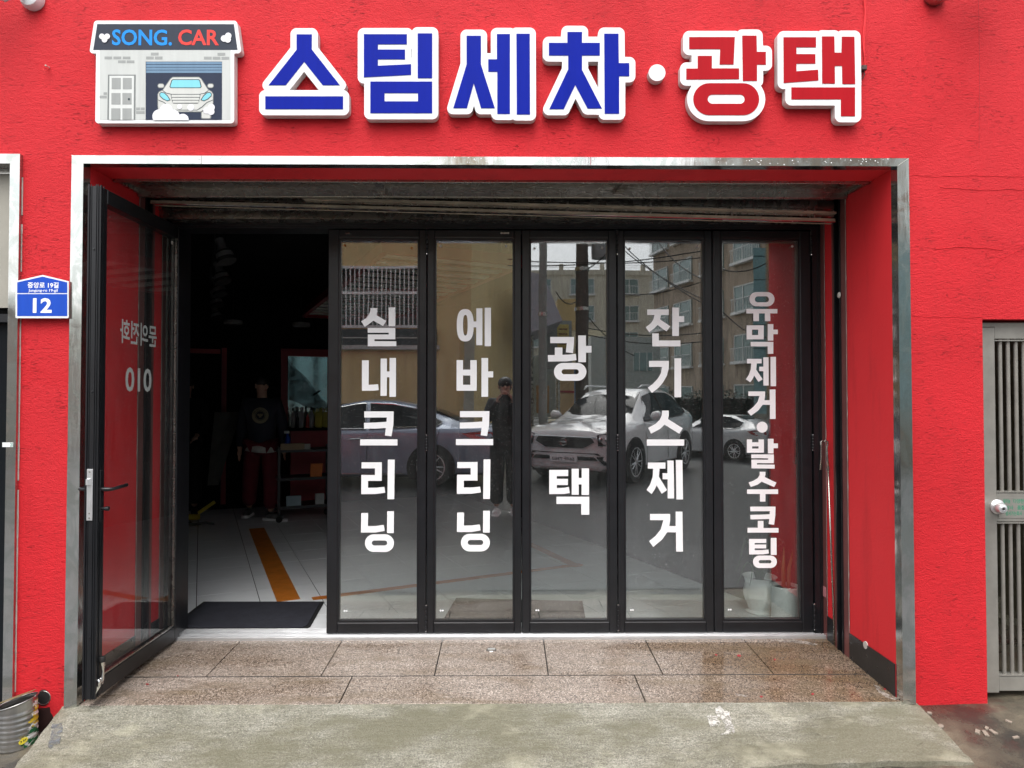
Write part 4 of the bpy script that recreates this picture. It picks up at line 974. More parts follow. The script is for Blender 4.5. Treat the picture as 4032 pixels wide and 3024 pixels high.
# crumpled plastic sheet hung over the corner of the mirror
def sheet():
    t = NT('thin plastic sheet'); t.t.nodes.remove(t.b); tr = t.n('BsdfTransparent'); tr.inputs[0].default_value = (.80, .82, .83, 1); df = t.n('BsdfDiffuse'); df.inputs[0].default_value = (.16, .17, .18, 1)
    mx = t.n('MixShader'); t.l(t.ramp(t.noise((1, 1, 3), 7, 3, .5), .35, .7, (.25, .25, .25), (.6, .6, .6)), mx.inputs[0]); t.l(tr.outputs[0], mx.inputs[1]); t.l(df.outputs[0], mx.inputs[2]); t.l(mx.outputs[0], t.out.inputs[0])
    o = bw(1131, 1402, .09); root = empty('plastic_sheet', (o.x, o.y, o.z), 'thin crumpled plastic sheet hanging across the corner of the bright mirror', 'plastic sheet')
    m = MB(); n = 16; P_ = []
    for i in range(n + 1):
        for j in range(n + 1):
            s_, q = i / n, j / n
            u = 1131 + 150 * s_ + (6 + 60 * s_) * q * (1 - .3 * s_); v = 1404 + 130 * s_ * 1.35 + q * (175 - 120 * s_) + 5 * math.sin(s_ * 9 + q * 4)
            p = bw(u, v, .09 + .035 * math.sin(s_ * 14 + q * 3) + .02 * math.sin(q * 17)); P_.append(p)
    m.add(P_, [(i * (n + 1) + j, (i + 1) * (n + 1) + j, (i + 1) * (n + 1) + j + 1, i * (n + 1) + j + 1) for i in range(n) for j in range(n)]); obj('sheet', m, t.m, root, smooth=True)
    m = MB(); m.tube([bw(1232, 1558, .08), bw(1262, 1538, .08)], .009, 6); obj('clip', m, M['rubber'], root)
sheet()
# red framed dark doorway at the back, left
a = bw(870, 1700); bd = empty('back_doorway', (a.x, a.y, 0), 'dark red door frame at the back left of the room', 'door frame')
bw_quad('frame_side', 868, 1370, 888, 1985, .02, .05, M['red_trim'], bd); bw_quad('frame_top', 640, 1370, 868, 1388, .02, .05, M['red_trim'], bd); bw_quad('frame_side', 620, 1370, 640, 1985, .02, .05, M['red_trim'], bd)
bw_quad('dark_opening', 640, 1388, 868, 1985, .01, .02, M['black_room'], bd)  # black sheet stands in for the darkness of the open doorway
# counter with the bottles
a = bw(1200, 1750, .4)
ct = empty('back_counter', (a.x, a.y, 0), 'dark red counter under the bright mirror at the back', 'counter')
def bx_room(name, s0, s1, d0, d1, z0, z1, mat, par, base):
    m = MB(); q = [base + E1 * s0 - E2 * d0, base + E1 * s1 - E2 * d0, base + E1 * s1 - E2 * d1, base + E1 * s0 - E2 * d1]
    m.hexa([Vector((p.x, p.y, z0)) for p in q], [Vector((p.x, p.y, z1)) for p in q]); return obj(name, m, mat, par)
base = bw(1131, 1700, .0); base.z = 0
zsh = 1.03
bx_room('counter_top', -.08, .58, .06, .42, zsh - .03, zsh, M['black_room'], ct, base); bx_room('counter_front', .0, .55, .06, .38, .05, zsh - .03, M['red_trim'], ct, base)
def bottle(s0, d0, r, h, col, lab, kind, k):
    s0 *= .60; r *= .66; p = base + E1 * s0 - E2 * d0; root = empty('bottle' if kind != 'jug' else 'jug', (p.x, p.y, zsh), lab, 'bottle' if kind != 'jug' else 'jug', 'cleaning bottles on the back counter')
    mt = plain('bottle plastic %d' % k, col, .4); m = MB()
    if kind == 'jug': m.bbox(p.x - r, p.x + r, p.y - r * .6, p.y + r * .6, zsh, zsh + h * .8, .015)
    else: m.lathe([(r * .9, zsh), (r, zsh + .01), (r, zsh + h * .62), (r * .4, zsh + h * .78), (r * .38, zsh + h * .86)], (p.x, p.y, 0), 14)
    obj('bottle_body', m, mt, root, smooth=40)
    m = MB(); m.lathe([(r * .42, zsh + h * (.8 if kind == 'jug' else .86)), (r * .42, zsh + h)], (p.x + (r * .5 if kind == 'jug' else 0), p.y, 0), 10); obj('cap', m, M['rubber'] if kind != 'jug' else mt, root)
    if kind == 'jug': m = MB(); m.tube([(p.x - r * .7, p.y, zsh + h * .78), (p.x - r * .5, p.y, zsh + h * .95), (p.x + r * .1, p.y, zsh + h * .95), (p.x + r * .25, p.y, zsh + h * .8)], .009, 8); obj('grip', m, mt, root)
for k, (s0, d0, r, h, col, lab, kind) in enumerate([(.06, .30, .035, .26, (.5, .5, .5), 'pale bottle at the left end of the back counter', 'b'), (.15, .33, .03, .20, (.03, .03, .04), 'short black bottle on the back counter', 'b'), (.22, .26, .07, .27, (.55, .56, .58), 'white jug with a handle on the back counter', 'jug'),
        (.36, .33, .035, .21, (.5, .06, .06), 'bottle with a red label on the back counter', 'b'), (.45, .28, .05, .27, (.45, .47, .5), 'grey pear-shaped bottle on the back counter', 'b'), (.60, .30, .075, .26, (.62, .58, .12), 'left one of the two yellow jugs on the back counter', 'jug'), (.77, .30, .075, .26, (.60, .57, .14), 'right one of the two yellow jugs on the back counter', 'jug')]):
    bottle(s0, d0, r, h, col, lab, kind, k)
# tool trolley
a = pz(1180, 1960, 0); tb = Vector((a.x - .30, a.y, 0))
tb = Vector((-2.72, 4.75, 0)); tr_ = empty('tool_trolley', (tb.x, tb.y, 0), 'dark three-shelf tool trolley on castors behind the standing man', 'trolley')
M['trolley'] = plain('dark grey trolley steel', (.035, .037, .04), .45, .4)
for k, z in enumerate((.16, .48, .80)): bx_room('shelf', 0, .62, 0, .38, z, z + .03, M['trolley'], tr_, tb)
for s0 in (.0, .59):
    for d0 in (0, .35): bx_room('upright', s0, s0 + .03, d0, d0 + .03, .10, .86, M['trolley'], tr_, tb)
for s0 in (.02, .60):
    for d0 in (.02, .36):
        p = tb + E1 * s0 - E2 * d0; m = MB(); m.lathe([(.035, -.012), (.035, .012)], (p.x, p.y, .045), 12, 'y'); obj('castor', m, M['rubber'], tr_)
def small_box(s0, d0, w, h, z, col, lab, nm='box', tilt=0):
    p = tb + E1 * s0 - E2 * d0; root_m = MB(); q = [p, p + E1 * w, p + E1 * w - E2 * .05, p - E2 * .05]
    root_m.hexa([Vector((v.x, v.y, z)) for v in q], [Vector((v.x, v.y, z + h)) + E1 * tilt for v in q])
    o = obj(nm, root_m, plain('box card ' + lab[:6], col, .6), None, loc=(p.x, p.y, z)); tag(o, lab, nm.replace('_', ' '), 'things on the tool trolley')
small_box(.36, .30, .13, .15, .51, (.62, .17, .03), 'orange card standing on the middle trolley shelf', 'card', .01); small_box(.22, .30, .14, .06, .83, (.45, .45, .42), 'pale box on the top trolley shelf', 'box')
small_box(.10, .30, .16, .11, .19, (.30, .40, .45), 'pale blue packet on the lowest trolley shelf', 'packet'); small_box(.42, .30, .10, .12, .19, (.45, .46, .46), 'white packet at the right of the lowest trolley shelf', 'packet')
small_box(.03, .34, .26, .07, .832, (.28, .20, .12), 'brown carton on the trolley top', 'carton')
# ceiling light frame with slats
za = 2.48; L0 = Vector((-.87, 1.47, za)); SW, SL = 1.15, 4.3
M['slat'] = plain('pale lamp cover', (.62, .60, .54), .4); 
cf = empty('slatted_ceiling_lamp', (L0.x, L0.y, za), 'long unlit ceiling lamp frame with pale slats and a dark red border', 'ceiling lamp')
def bx3(name, o, a0, a1, b0, b1, z0, z1, mat, par):
    q = [o + E1 * a0 + E2 * b0, o + E1 * a1 + E2 * b0, o + E1 * a1 + E2 * b1, o + E1 * a0 + E2 * b1]; m = MB()
    m.hexa([Vector((p.x, p.y, z0)) for p in q], [Vector((p.x, p.y, z1)) for p in q]); return obj(name, m, mat, par)
for a in ((0, .05, 0, SL), (SW - .05, SW, 0, SL), (.05, SW - .05, 0, .05), (.05, SW - .05, SL - .05, SL)): bx3('frame_rail', L0, *a, za - .03, za + .05, M['red_trim'], cf)
for k in range(15): bx3('slat', L0, .052, SW - .052, .12 + k * .272, .22 + k * .272, za - .02, za - .005, M['slat'], cf)
for a, b in ((.1, .3), (SW - .1, .3), (.1, SL - .3), (SW - .1, SL - .3)):
    p = L0 + E1 * a + E2 * b; m = MB(); m.tube([(p.x, p.y, za + .04), (p.x, p.y, HC)], .006, 6); obj('hanging_rod', m, M['rubber'], cf)
# track spotlights
for k, (x, y, w) in enumerate(((-1.96, 1.42, 'nearest the street'), (-2.33, 2.26, 'second from the street'), (-2.64, 2.95, 'in the middle of the row'), (-3.0, 3.74, 'fourth in the row'), (-3.49, 4.9, 'farthest back in the row'))):
    z = 2.44; root = empty('ceiling_spotlight', (x, y, z), 'unlit spotlight with a white reflector cup, ' + w, 'spotlight', 'unlit spotlights along the black ceiling')
    d = Vector((.35, -.1, -.9)).normalized(); c = Vector((x, y, z))
    m = MB(); m.tube([c - d * .10, c - d * .03, c + d * .0, c + d * .05], .03, 14, rs=[.03, .032, .055, .062]); obj('lamp_cup', m, M['lampgrey'], root, smooth=50)
    m = MB(); m.tube([c + d * .05, c + d * .075], .066, 14); m.tube([c + d * .0, c + d * .012], .059, 14); obj('lamp_ring', m, M['rubber'], root, smooth=50)
    m = MB(); m.tube([c - d * .10, c - d * .15 + Vector((0, 0, .04)), Vector((x - .05, y, HC))], .018, 8); obj('lamp_stem', m, M['black'], root)
for k, (x, y) in enumerate(((-3.26, 4.86), (-2.52, 5.1))):
    root = empty('disc_lamp', (x, y, 2.3), 'small round unlit lamp hanging at the back, ' + ('left' if k == 0 else 'right') + ' one', 'ceiling lamp', 'round lamps at the back')
    m = MB(); m.lathe([(.10, 2.30), (.11, 2.32), (.10, 2.35), (.02, 2.36)], (x, y, 0), 20); obj('lamp_disc', m, M['lampgrey'], root); m = MB(); m.tube([(x, y, 2.36), (x, y, HC)], .006, 6); obj('lamp_wire', m, M['rubber'], root)
# ------------------------------------------------------------------ potted plants behind the last leaf
M['pot'] = plain('white glazed pot', (.84, .86, .84), .25, 0, .05); M['soil'] = plain('potting soil', (.04, .028, .02), .9, 0, .4, .006, 60)
M['leaf'] = plain('dark green leaf', (.035, .085, .025), .4, 0, .4); M['cactus'] = plain('dry upright leaf', (.16, .12, .035), .5, 0, .4)
p = pz(3078, 2432, 0); px_, py_ = p.x, 1.04
w1 = empty('potted_plant', (px_, py_, 0), 'smooth white cylinder pot with two upright spear leaves behind the last glass leaf', 'potted plant')
r = .090; m = MB(); m.lathe([(r * .96, 0), (r, .004), (r * 1.01, .225), (r * .94, .228), (r * .92, .205)], (px_, py_, 0), 40, cap=False); m.lathe([(0.001, .001), (r * .96, .001)], (px_, py_, 0), 40, cap=False); obj('pot', m, M['pot'], w1, smooth=40)
m = MB(); m.lathe([(.001, .210), (r * .5, .214), (r * .93, .204)], (px_, py_, 0), 24, cap=False); obj('soil', m, M['soil'], w1, smooth=True)
for dx, h, ln in ((-.012, .27, .01), (.018, .25, .02)):
    m = MB(); m.tube([(px_ + dx, py_, .20), (px_ + dx * 1.2, py_, .20 + h * .5), (px_ + dx * 1.6 + ln, py_, .20 + h)], .013, 8, rs=[.014, .013, .002]); obj('spear_leaf', m, M['cactus'], w1, smooth=True)
p2 = pz(2985, 2390, 0); ux, uy = X(2992, 2380, 1.22), 1.22
w2 = empty('potted_plant', (ux, uy, 0), 'fluted white urn with drooping green leaves, behind the smooth cylinder pot', 'potted plant')
m = MB(); n = 40; prof = [(.085, 0), (.095, .010), (.070, .022), (.080, .05), (.10, .10), (.105, .14), (.092, .19), (.098, .225), (.112, .24), (.104, .238), (.088, .20)]
vs = []
for (rr, h) in prof:
    for k in range(n):
        a = 2 * math.pi * k / n; f_ = 1 + (.035 * math.cos(a * 12) if .04 < h < .22 else 0); vs.append((ux + rr * f_ * math.cos(a), uy + rr * f_ * math.sin(a), h))
m.add(vs, [(i * n + k, i * n + (k + 1) % n, (i + 1) * n + (k + 1) % n, (i + 1) * n + k) for i in range(len(prof) - 1) for k in range(n)]); obj('urn', m, M['pot'], w2, smooth=60)
m = MB(); m.lathe([(.001, .205), (.09, .2)], (ux, uy, 0), 20, cap=False); obj('soil', m, M['soil'], w2)
random.seed(4)
for k in range(15):
    a = random.uniform(0, 6.28); out = random.uniform(.10, .33); h = random.uniform(.12, .32); w = .008
    pts = []
    for i in range(7):
        s_ = i / 6; rr = .02 + out * s_; z = .20 + h * math.sin(min(1, s_ * 1.15) * math.pi * .78) * 1.1 - .10 * s_ * s_; pts.append((ux + rr * math.cos(a), uy + rr * math.sin(a) * .6, z, w * (1 - s_ * .85)))
    m = MB(); vs = []
    for x, y, z, ww in pts: vs += [(x - ww * math.sin(a), y + ww * math.cos(a), z), (x + ww * math.sin(a), y - ww * math.cos(a), z)]
    m.add(vs, [(2 * i, 2 * i + 1, 2 * i + 3, 2 * i + 2) for i in range(6)]); obj('drooping_leaf', m, M['leaf'], w2, smooth=True)

# ================================================================== PEOPLE
M['skin'] = plain('skin', (.50, .30, .22), .5, 0, .08); M['hair'] = plain('black hair', (.012, .010, .010), .5, 0, .3, .003, 90)
def skin_mesh(name, chains, mat, parent, org, sub=2):
    """chains: list of [(x,y,z,r),...]; the first point of a chain may repeat an earlier point to branch from it."""
    vs = []; rs = []; es = []; idx = {}
    for ch in chains:
        prev = None
        for (x, y, z, r) in ch:
            key = (round(x, 4), round(y, 4), round(z, 4))
            if key not in idx: idx[key] = len(vs); vs.append((x, y, z)); rs.append(r)
            i = idx[key]
            if prev is not None and prev != i: es.append((prev, i))
            prev = i
    me = bpy.data.meshes.new(name); me.from_pydata(vs, es, []); o = bpy.data.objects.new('tmp', me); C.objects.link(o)
    o.modifiers.new('s', 'SKIN')
    for i, r in enumerate(rs): q = r if isinstance(r, tuple) else (r, r); me.skin_vertices[0].data[i].radius = q
    me.skin_vertices[0].data[0].use_root = True
    ss = o.modifiers.new('u', 'SUBSURF'); ss.levels = sub; ss.render_levels = sub
    bpy.context.view_layer.update(); nm = bpy.data.meshes.new_from_object(o.evaluated_get(bpy.context.evaluated_depsgraph_get()))
    bpy.data.objects.remove(o); nm.materials.clear(); nm.materials.append(mat); nm.shade_smooth()
    r = bpy.data.objects.new(name, nm); _link(r, parent, org); return r
def person(root, P, top, trouser, shoe, extras=None, sleeves=True):
    """P: joints in the person's own frame (z up, facing -y), metres"""
    o = (0, 0, 0); h = P['head']; n = P['neck']
    body = [[(*P['pelvis'], .11), (*P['chest'], .12), (*n, .058), (h[0], h[1], h[2] - .05, .062), (h[0], h[1], h[2] + .02, (.074, .086)), (h[0], h[1] + .005, h[2] + .085, .055)]]
    for s in 'LR':
        sh, el, wr = P['sh' + s], P['el' + s], P['wr' + s]; hip, kn, an, toe = P['hip' + s], P['kn' + s], P['an' + s], P['toe' + s]
        d = (Vector(wr) - Vector(el)).normalized(); palm = Vector(wr) + d * .07
        body.append([(*P['chest'], .12), (*sh, .055), (*el, .040), (*wr, .026), (*palm, (.036, .016))])
        side = Vector((0, 1, 0)).cross(d); side = side.normalized() if side.length > .1 else Vector((1, 0, 0))
        hd = P.get('fdir' + s, None); fd = Vector(hd).normalized() if hd else d
        for k in range(4):
            f0 = palm + Vector((0, 1, 0)) * ((k - 1.5) * .019); L = (.030, .036, .033, .026)[k]
            body.append([(*palm, (.036, .016)), (*(f0 + d * .022), .0085), (*(f0 + d * .022 + fd * L), .008), (*(f0 + d * .022 + fd * L * 1.9 + Vector((.008, 0, 0))), .0065)])
        t0 = Vector(wr) + d * .03 + Vector((0, -.030, 0)); body.append([(*wr, .026), (*t0, .011), (*(t0 + d * .035 + Vector((0, -.008, 0))), .009)])
        body.append([(*P['pelvis'], .11), (*hip, .085), (*kn, .055), (*an, .038)])
    skin_mesh('body', body, M['skin'], root, o)
    c = [[(P['pelvis'][0], P['pelvis'][1], P['pelvis'][2] - .09, (.168, .138)), (*P['pelvis'], (.165, .132)), (*P['chest'], (.185, .135)), (n[0], n[1], n[2] - .03, .075)]]
    for s in 'LR':
        sh, el, wr = Vector(P['sh' + s]), Vector(P['el' + s]), Vector(P['wr' + s]); c.append([(*P['chest'], (.185, .135)), (*sh, .085), (*el, .066), (*(el.lerp(wr, 1.0)), .047)])
    skin_mesh('sweater' if sleeves else 'jacket', c, top, root, o)
    t = [[(P['pelvis'][0], P['pelvis'][1], P['pelvis'][2] + .001, (.15, .12)), ]]
    t = []
    pv = (P['pelvis'][0], P['pelvis'][1], P['pelvis'][2] - .02, (.150, .12))
    for s in 'LR':
        hip, kn, an = P['hip' + s], P['kn' + s], P['an' + s]; t.append([pv, (*hip, .115), (*kn, .095), (an[0], an[1], an[2] + .03, .085)])
    skin_mesh('trousers', t, trouser, root, o)
    for s in 'LR':
        an, toe = Vector(P['an' + s]), Vector(P['toe' + s]); d = toe - an
        hl = an - Vector((d.x, d.y, 0)) * .32; skin_mesh('shoe', [[(hl.x, hl.y, an.z - .045, .040), (an.x + d.x * .4, an.y + d.y * .4, an.z - .045, (.045, .042)), (toe.x, toe.y, toe.z, (.044, .028))]], shoe, root, o)
        m = MB(); a = math.atan2(d.y, d.x); cx, cy = an.x + d.x * .34, an.y + d.y * .34; Lh = Vector((d.x, d.y)).length * .72 + .035
        q = [(cx + math.cos(a) * x - math.sin(a) * y, cy + math.sin(a) * x + math.cos(a) * y) for x, y in stadium(-Lh, Lh, -.045, .045, 5)]
        m.prism([q], lambda x, y, z: (x, y, z), an.z - .092, an.z - .066); obj('shoe_sole', m, M['vinyl'], root)
    # face and hair
    F = Vector(P.get('look', (0, -1, 0))).normalized(); S_ = Vector((0, 0, 1)).cross(F).normalized(); hc = Vector((h[0], h[1], h[2] + .01))
    def ell(m, c, rx, ry, rz, n=14, zmin=-1):
        vs = []; rows = 9
        for i in range(rows + 1):
            th = -math.pi / 2 + math.pi * i / rows
            for k in range(n): a = 2 * math.pi * k / n; vs.append(c + S_ * (rx * math.cos(th) * math.cos(a)) + F * (ry * math.cos(th) * math.sin(a)) + Vector((0, 0, rz * max(zmin, math.sin(th)))))
        m.add(vs, [(i * n + k, i * n + (k + 1) % n, (i + 1) * n + (k + 1) % n, (i + 1) * n + k) for i in range(rows) for k in range(n)]); return m
    m = ell(MB(), hc - F * .018 + Vector((0, 0, .045)), .092, .098, .088, 18, -.35); m = ell(m, hc - F * .05 + Vector((0, 0, .0)), .078, .065, .085, 14); obj('hair', m, M['hair'], root, smooth=True)
    m = MB(); m.tube([hc + F * .078 + Vector((0, 0, .02)), hc + F * .098 - Vector((0, 0, .018)), hc + F * .080 - Vector((0, 0, .024))], .01, 8, rs=[.006, .013, .008]); obj('nose', m, M['skin'], root, smooth=True)
    for k in (-1, 1):
        obj('eye', ell(MB(), hc + F * .074 + S_ * (.030 * k) + Vector((0, 0, .012)), .013, .006, .006, 8), M['hair'], root, smooth=True)
        obj('ear', ell(MB(), hc + S_ * (.080 * k) - F * .005, .010, .018, .030, 10), M['skin'], root, smooth=True)
    obj('mouth', ell(MB(), hc + F * .073 - Vector((0, 0, .048)), .022, .007, .005, 10), plain('lips', (.35, .10, .09), .5), root, smooth=True)
def stand(sx=0, twist=0, H=1.0):
    J = dict(pelvis=(0, 0, .93), chest=(0, 0, 1.24), neck=(0, .005, 1.44), head=(0, -.01, 1.55), shL=(.175, 0, 1.36), shR=(-.175, 0, 1.36), elL=(.23, .03, 1.09), elR=(-.23, .03, 1.09), wrL=(.235, -.03, .86), wrR=(-.235, -.03, .86),
             hipL=(.09, 0, .86), hipR=(-.09, 0, .86), knL=(.10, -.01, .48), knR=(-.10, -.01, .48), anL=(.10, .02, .09), anR=(-.10, .02, .09), toeL=(.12, -.14, .035), toeR=(-.12, -.14, .035))
    return J
# the man in the dark sweatshirt
M['navy'] = plain('navy sweatshirt', (.028, .031, .048), .85, 0, .1, .002, 160); M['maroon'] = plain('maroon trousers', (.15, .013, .025), .8, 0, .1, .002, 120); M['shoe'] = plain('black and white sneaker', (.10, .10, .10), .5, 0, .9)
J = stand(); J['look'] = (.75, -.65, 0); J['anR'] = (-.17, .16, .12); J['knR'] = (-.13, .03, .50); J['toeR'] = (-.18, .01, .035); J['anL'] = (.11, -.02, .09); J['toeL'] = (.27, -.10, .035); J['knL'] = (.11, -.03, .49)
J['wrR'] = (-.25, .04, .84); J['wrL'] = (.24, .06, .84)
man = empty('person', (0, 0, 0), 'man in a navy sweatshirt with a round emblem and maroon trousers, standing inside the doorway', 'person')
person(man, J, M['navy'], M['maroon'], M['shoe'])
M['emblem'] = plain('faded gold print', (.26, .23, .15), .7); M['hem'] = plain('white shirt hem', (.55, .54, .52), .8)
m = MB(); ec = (0.01, 1.22); ye = -.142
def bend(a, b, d): return (a, d + .9 * (a - .0) ** 2, b)
m.prism([circle(*ec, .092, 40), circle(*ec, .058, 40)], bend, ye, ye + .003); em = obj('chest_emblem', m, M['emblem'], man)
m = MB(); m.prism([circle(*ec, .052, 32), circle(*ec, .047, 32)], bend, ye, ye + .003); m.prism([[(ec[0] + a, ec[1] + b) for a, b in ((-.034, .012), (-.02, .022), (-.008, .012), (0, .026), (.008, .012), (.02, .022), (.034, .012), (.022, -.006), (.010, -.010), (.014, -.026), (0, -.020), (-.014, -.026), (-.010, -.010), (-.022, -.006))]], bend, ye, ye + .003); obj('emblem_centre', m, M['emblem'], em)
for k, chh in enumerate('UNITED STATES'):
    if chh == ' ': continue
    a = R(158 - k * 136 / 12); cx, cz = ec[0] + .074 * math.cos(a), ec[1] + .074 * math.sin(a); rot = a - math.pi / 2
    mb = MB(); vs, fs = text_loops_mesh(chh, .02); mb.add([bend(cx + .022 * ((v.x - .33) * math.cos(rot) - (v.y - .35) * math.sin(rot)), cz + .022 * ((v.x - .33) * math.sin(rot) + (v.y - .35) * math.cos(rot)), ye - .001) for v in vs], fs); obj('emblem_letter', mb, M['navy'], em)
m = MB(); n = 32; m.add([(rx * math.cos(2 * math.pi * k / n), ry * math.sin(2 * math.pi * k / n), z + .012 * math.sin(2 * math.pi * k / n * 2 + .6)) for rx, ry, z in ((.165, .13, .885), (.188, .158, .86), (.192, .162, .80), (.186, .156, .80)) for k in range(n)], [(i * n + k, i * n + (k + 1) % n, (i + 1) * n + (k + 1) % n, (i + 1) * n + k) for i in range(3) for k in range(n)]); obj('shirt_hem', m, M['hem'], man, smooth=True)
man.location = (-2.84, 4.66, 0); man.rotation_euler = (0, 0, R(8)); man.scale = (1, 1, 1)
# second man, in the dark at the left
J = stand(); J['look'] = (.3, -.9, 0); J['wrR'] = (-.16, -.20, .98); J['wrL'] = (.14, -.22, .97); J['elR'] = (-.25, -.02, 1.1); J['elL'] = (.25, -.02, 1.1)
M['apron'] = plain('black t-shirt', (.006, .006, .007), .9); man2 = empty('person', (0, 0, 0), 'man in black standing in the dark at the left back of the room', 'person')
person(man2, J, M['apron'], M['apron'], M['apron'])
m = MB()
for k in range(3): m.prism([P2('%f,%f %f,%f %f,%f %f,%f' % (-.05 + .03 * k, 1.16, -.035 + .03 * k, 1.16, -.03 + .03 * k, 1.32, -.042 + .03 * k, 1.33))], bend, ye - .002, ye + .002)
pr2 = obj('shirt_print', m, plain('dim grey print', (.12, .12, .12), .8), man2); skin_mesh('shirt_hem', [[(0, 0, .86, (.174, .144)), (0, 0, .79, (.174, .142))]], M['hem'], man2, (0, 0, 0), 1)
man2.location = (-3.88, 5.0, 0); man2.rotation_euler = (0, 0, R(20))
# things lying and hanging about at the back
M['clothgrey'] = plain('grey cloth', (.10, .095, .09), .9, 0, .2)
a_ = Vector((-3.45, 4.95, 0)); m = MB(); vs = []
for i in range(9):
    for j in range(7): vs.append(a_ + E1 * (.09 - .02 * i + (j / 6 - .5) * (.30 - .022 * i)) - E2 * (.02 * math.sin(j * 2 + i)) + Vector((0, 0, 1.25 - i * .11)))
m.add(vs, [(i * 7 + j, i * 7 + j + 1, (i + 1) * 7 + j + 1, (i + 1) * 7 + j) for i in range(8) for j in range(6)]); o = obj('hanging_cloth', m, M['clothgrey'], None, smooth=True, loc=tuple(a_)); tag(o, 'long grey cloth hanging between the two men', 'cloth')
m = MB(); m.tube([(-3.52, 4.55, .10), (-3.36, 4.62, .22)], .02, 8); m.bbox(-3.66, -3.50, 4.50, 4.56, .03, .09, .008); o = obj('floor_brush', m, plain('yellow brush', (.50, .38, .03), .5), None, loc=(-3.55, 4.55, 0)); tag(o, 'yellow scrubbing brush on the floor between the two men', 'brush'); o['label'] = 'yellow scrubbing brush on the floor between the two men'
sb = empty('spray_bottle', (-2.52, 4.60, .83), 'small blue spray bottle beside the standing man hand', 'bottle'); m = MB(); m.lathe([(.030, .83), (.032, .95), (.014, .99), (.012, 1.01)], (-2.52, 4.60, 0), 14); obj('bottle_body', m, plain('blue plastic', (.02, .08, .45), .3), sb); m = MB(); m.bbox(-2.56, -2.50, 4.59, 4.61, 1.01, 1.04, .004); obj('spray_head', m, M['signwhite'], sb)
m = MB(); m.tube([(-4.3 + .5 * k / 20 * 2 + .06 * math.sin(k), 4.3 + .05 * math.cos(k * 1.3), .02 + .01 * (k % 2)) for k in range(21)], .014, 8); o = obj('water_hose', m, M['clothgrey'], None, smooth=True, loc=(-4.3, 4.3, 0)); tag(o, 'grey hose lying along the floor at the left back', 'hose')
# the photographer, standing behind the camera and mirrored in the second leaf
J = stand(); J['look'] = (0, -1, -.05); J['elR'] = (-.22, -.10, 1.16); J['elL'] = (.22, -.10, 1.16); J['wrR'] = (-.085, -.30, 1.40); J['wrL'] = (.085, -.30, 1.40); J['fdirR'] = (.6, -.1, .5); J['fdirL'] = (-.6, -.1, .5)
M['parka'] = plain('black parka', (.012, .013, .015), .7, 0, .2, .004, 30); M['whiteshoe'] = plain('white trainer', (.6, .6, .6), .5)
ph = empty('person', (0, 0, 0), 'photographer in a black parka holding up a phone, mirrored in the second glass leaf', 'person'); person(ph, J, M['parka'], M['parka'], M['whiteshoe'])
ph.location = (0.0, -3.72, -.06 - .005); ph.rotation_euler = (0, 0, R(180)); ph.scale = (1.04, 1.04, 1.04)
p_ = empty('phone', (0, -3.345, 1.42), 'dark phone held up by the photographer', 'phone')
m = MB(); m.bbox(-.078, .078, -3.352, -3.344, 1.385, 1.458, .003); obj('phone_body', m, M['black'], p_); m = MB(); m.bbox(-.074, .074, -3.3535, -3.352, 1.389, 1.454, .0005); obj('phone_screen', m, M['carglass'], p_)
# ================================================================== SHUTTER BOTTOM BARS (hang askew in the slot)
M['oldsteel'] = plain('weathered shutter steel', (.52, .47, .36), .5, .35, .3, .002, 60)
a, b = py(560, 790, .57), py(3296, 864, .57)
rs_ = empty('rolling_shutter', (0, .57, 2.5), 'rolled up steel shutter whose bottom bars hang askew above the doors', 'shutter')
def slope_bar(name, x0, x1, dz0, dz1, y0, y1, mat, par):
    zA, zB = a.z, b.z; f = lambda x: zA + (zB - zA) * (x - a.x) / (b.x - a.x); m = MB()
    m.hexa([(x0, y0, f(x0) + dz0), (x1, y0, f(x1) + dz0), (x1, y1, f(x1) + dz0), (x0, y1, f(x0) + dz0)], [(x0, y0, f(x0) + dz1), (x1, y0, f(x1) + dz1), (x1, y1, f(x1) + dz1), (x0, y1, f(x0) + dz1)])
    return obj(name, m, mat, par)
slope_bar('bottom_bar', XL + .03, XR - .03, -.020, -.002, .545, .605, M['oldsteel'], rs_); slope_bar('bottom_lip', XL + .03, XR - .03, -.026, -.0203, .540, .562, M['chrome'], rs_)
slope_bar('bottom_slat', XL + .03, XR - .03, .012, .05, .558, .566, M['steel_dark'], rs_); slope_bar('second_bar', XL + .9, XR - .03, .022, .034, .53, .5575, M['oldsteel'], rs_)
for k in range(6): slope_bar('shutter_slat', XL + .03, XR - .03, .056 + k * .05, .103 + k * .05, .560, .566, M['steel_dark'], rs_)
for u in (2245, 2570, 2890, 3215):
    x = X(u, 820, .55); slope_bar('bar_clip', x - .02, x - .008, -.001, .055, .54, .557, M['steel_dark'], rs_)
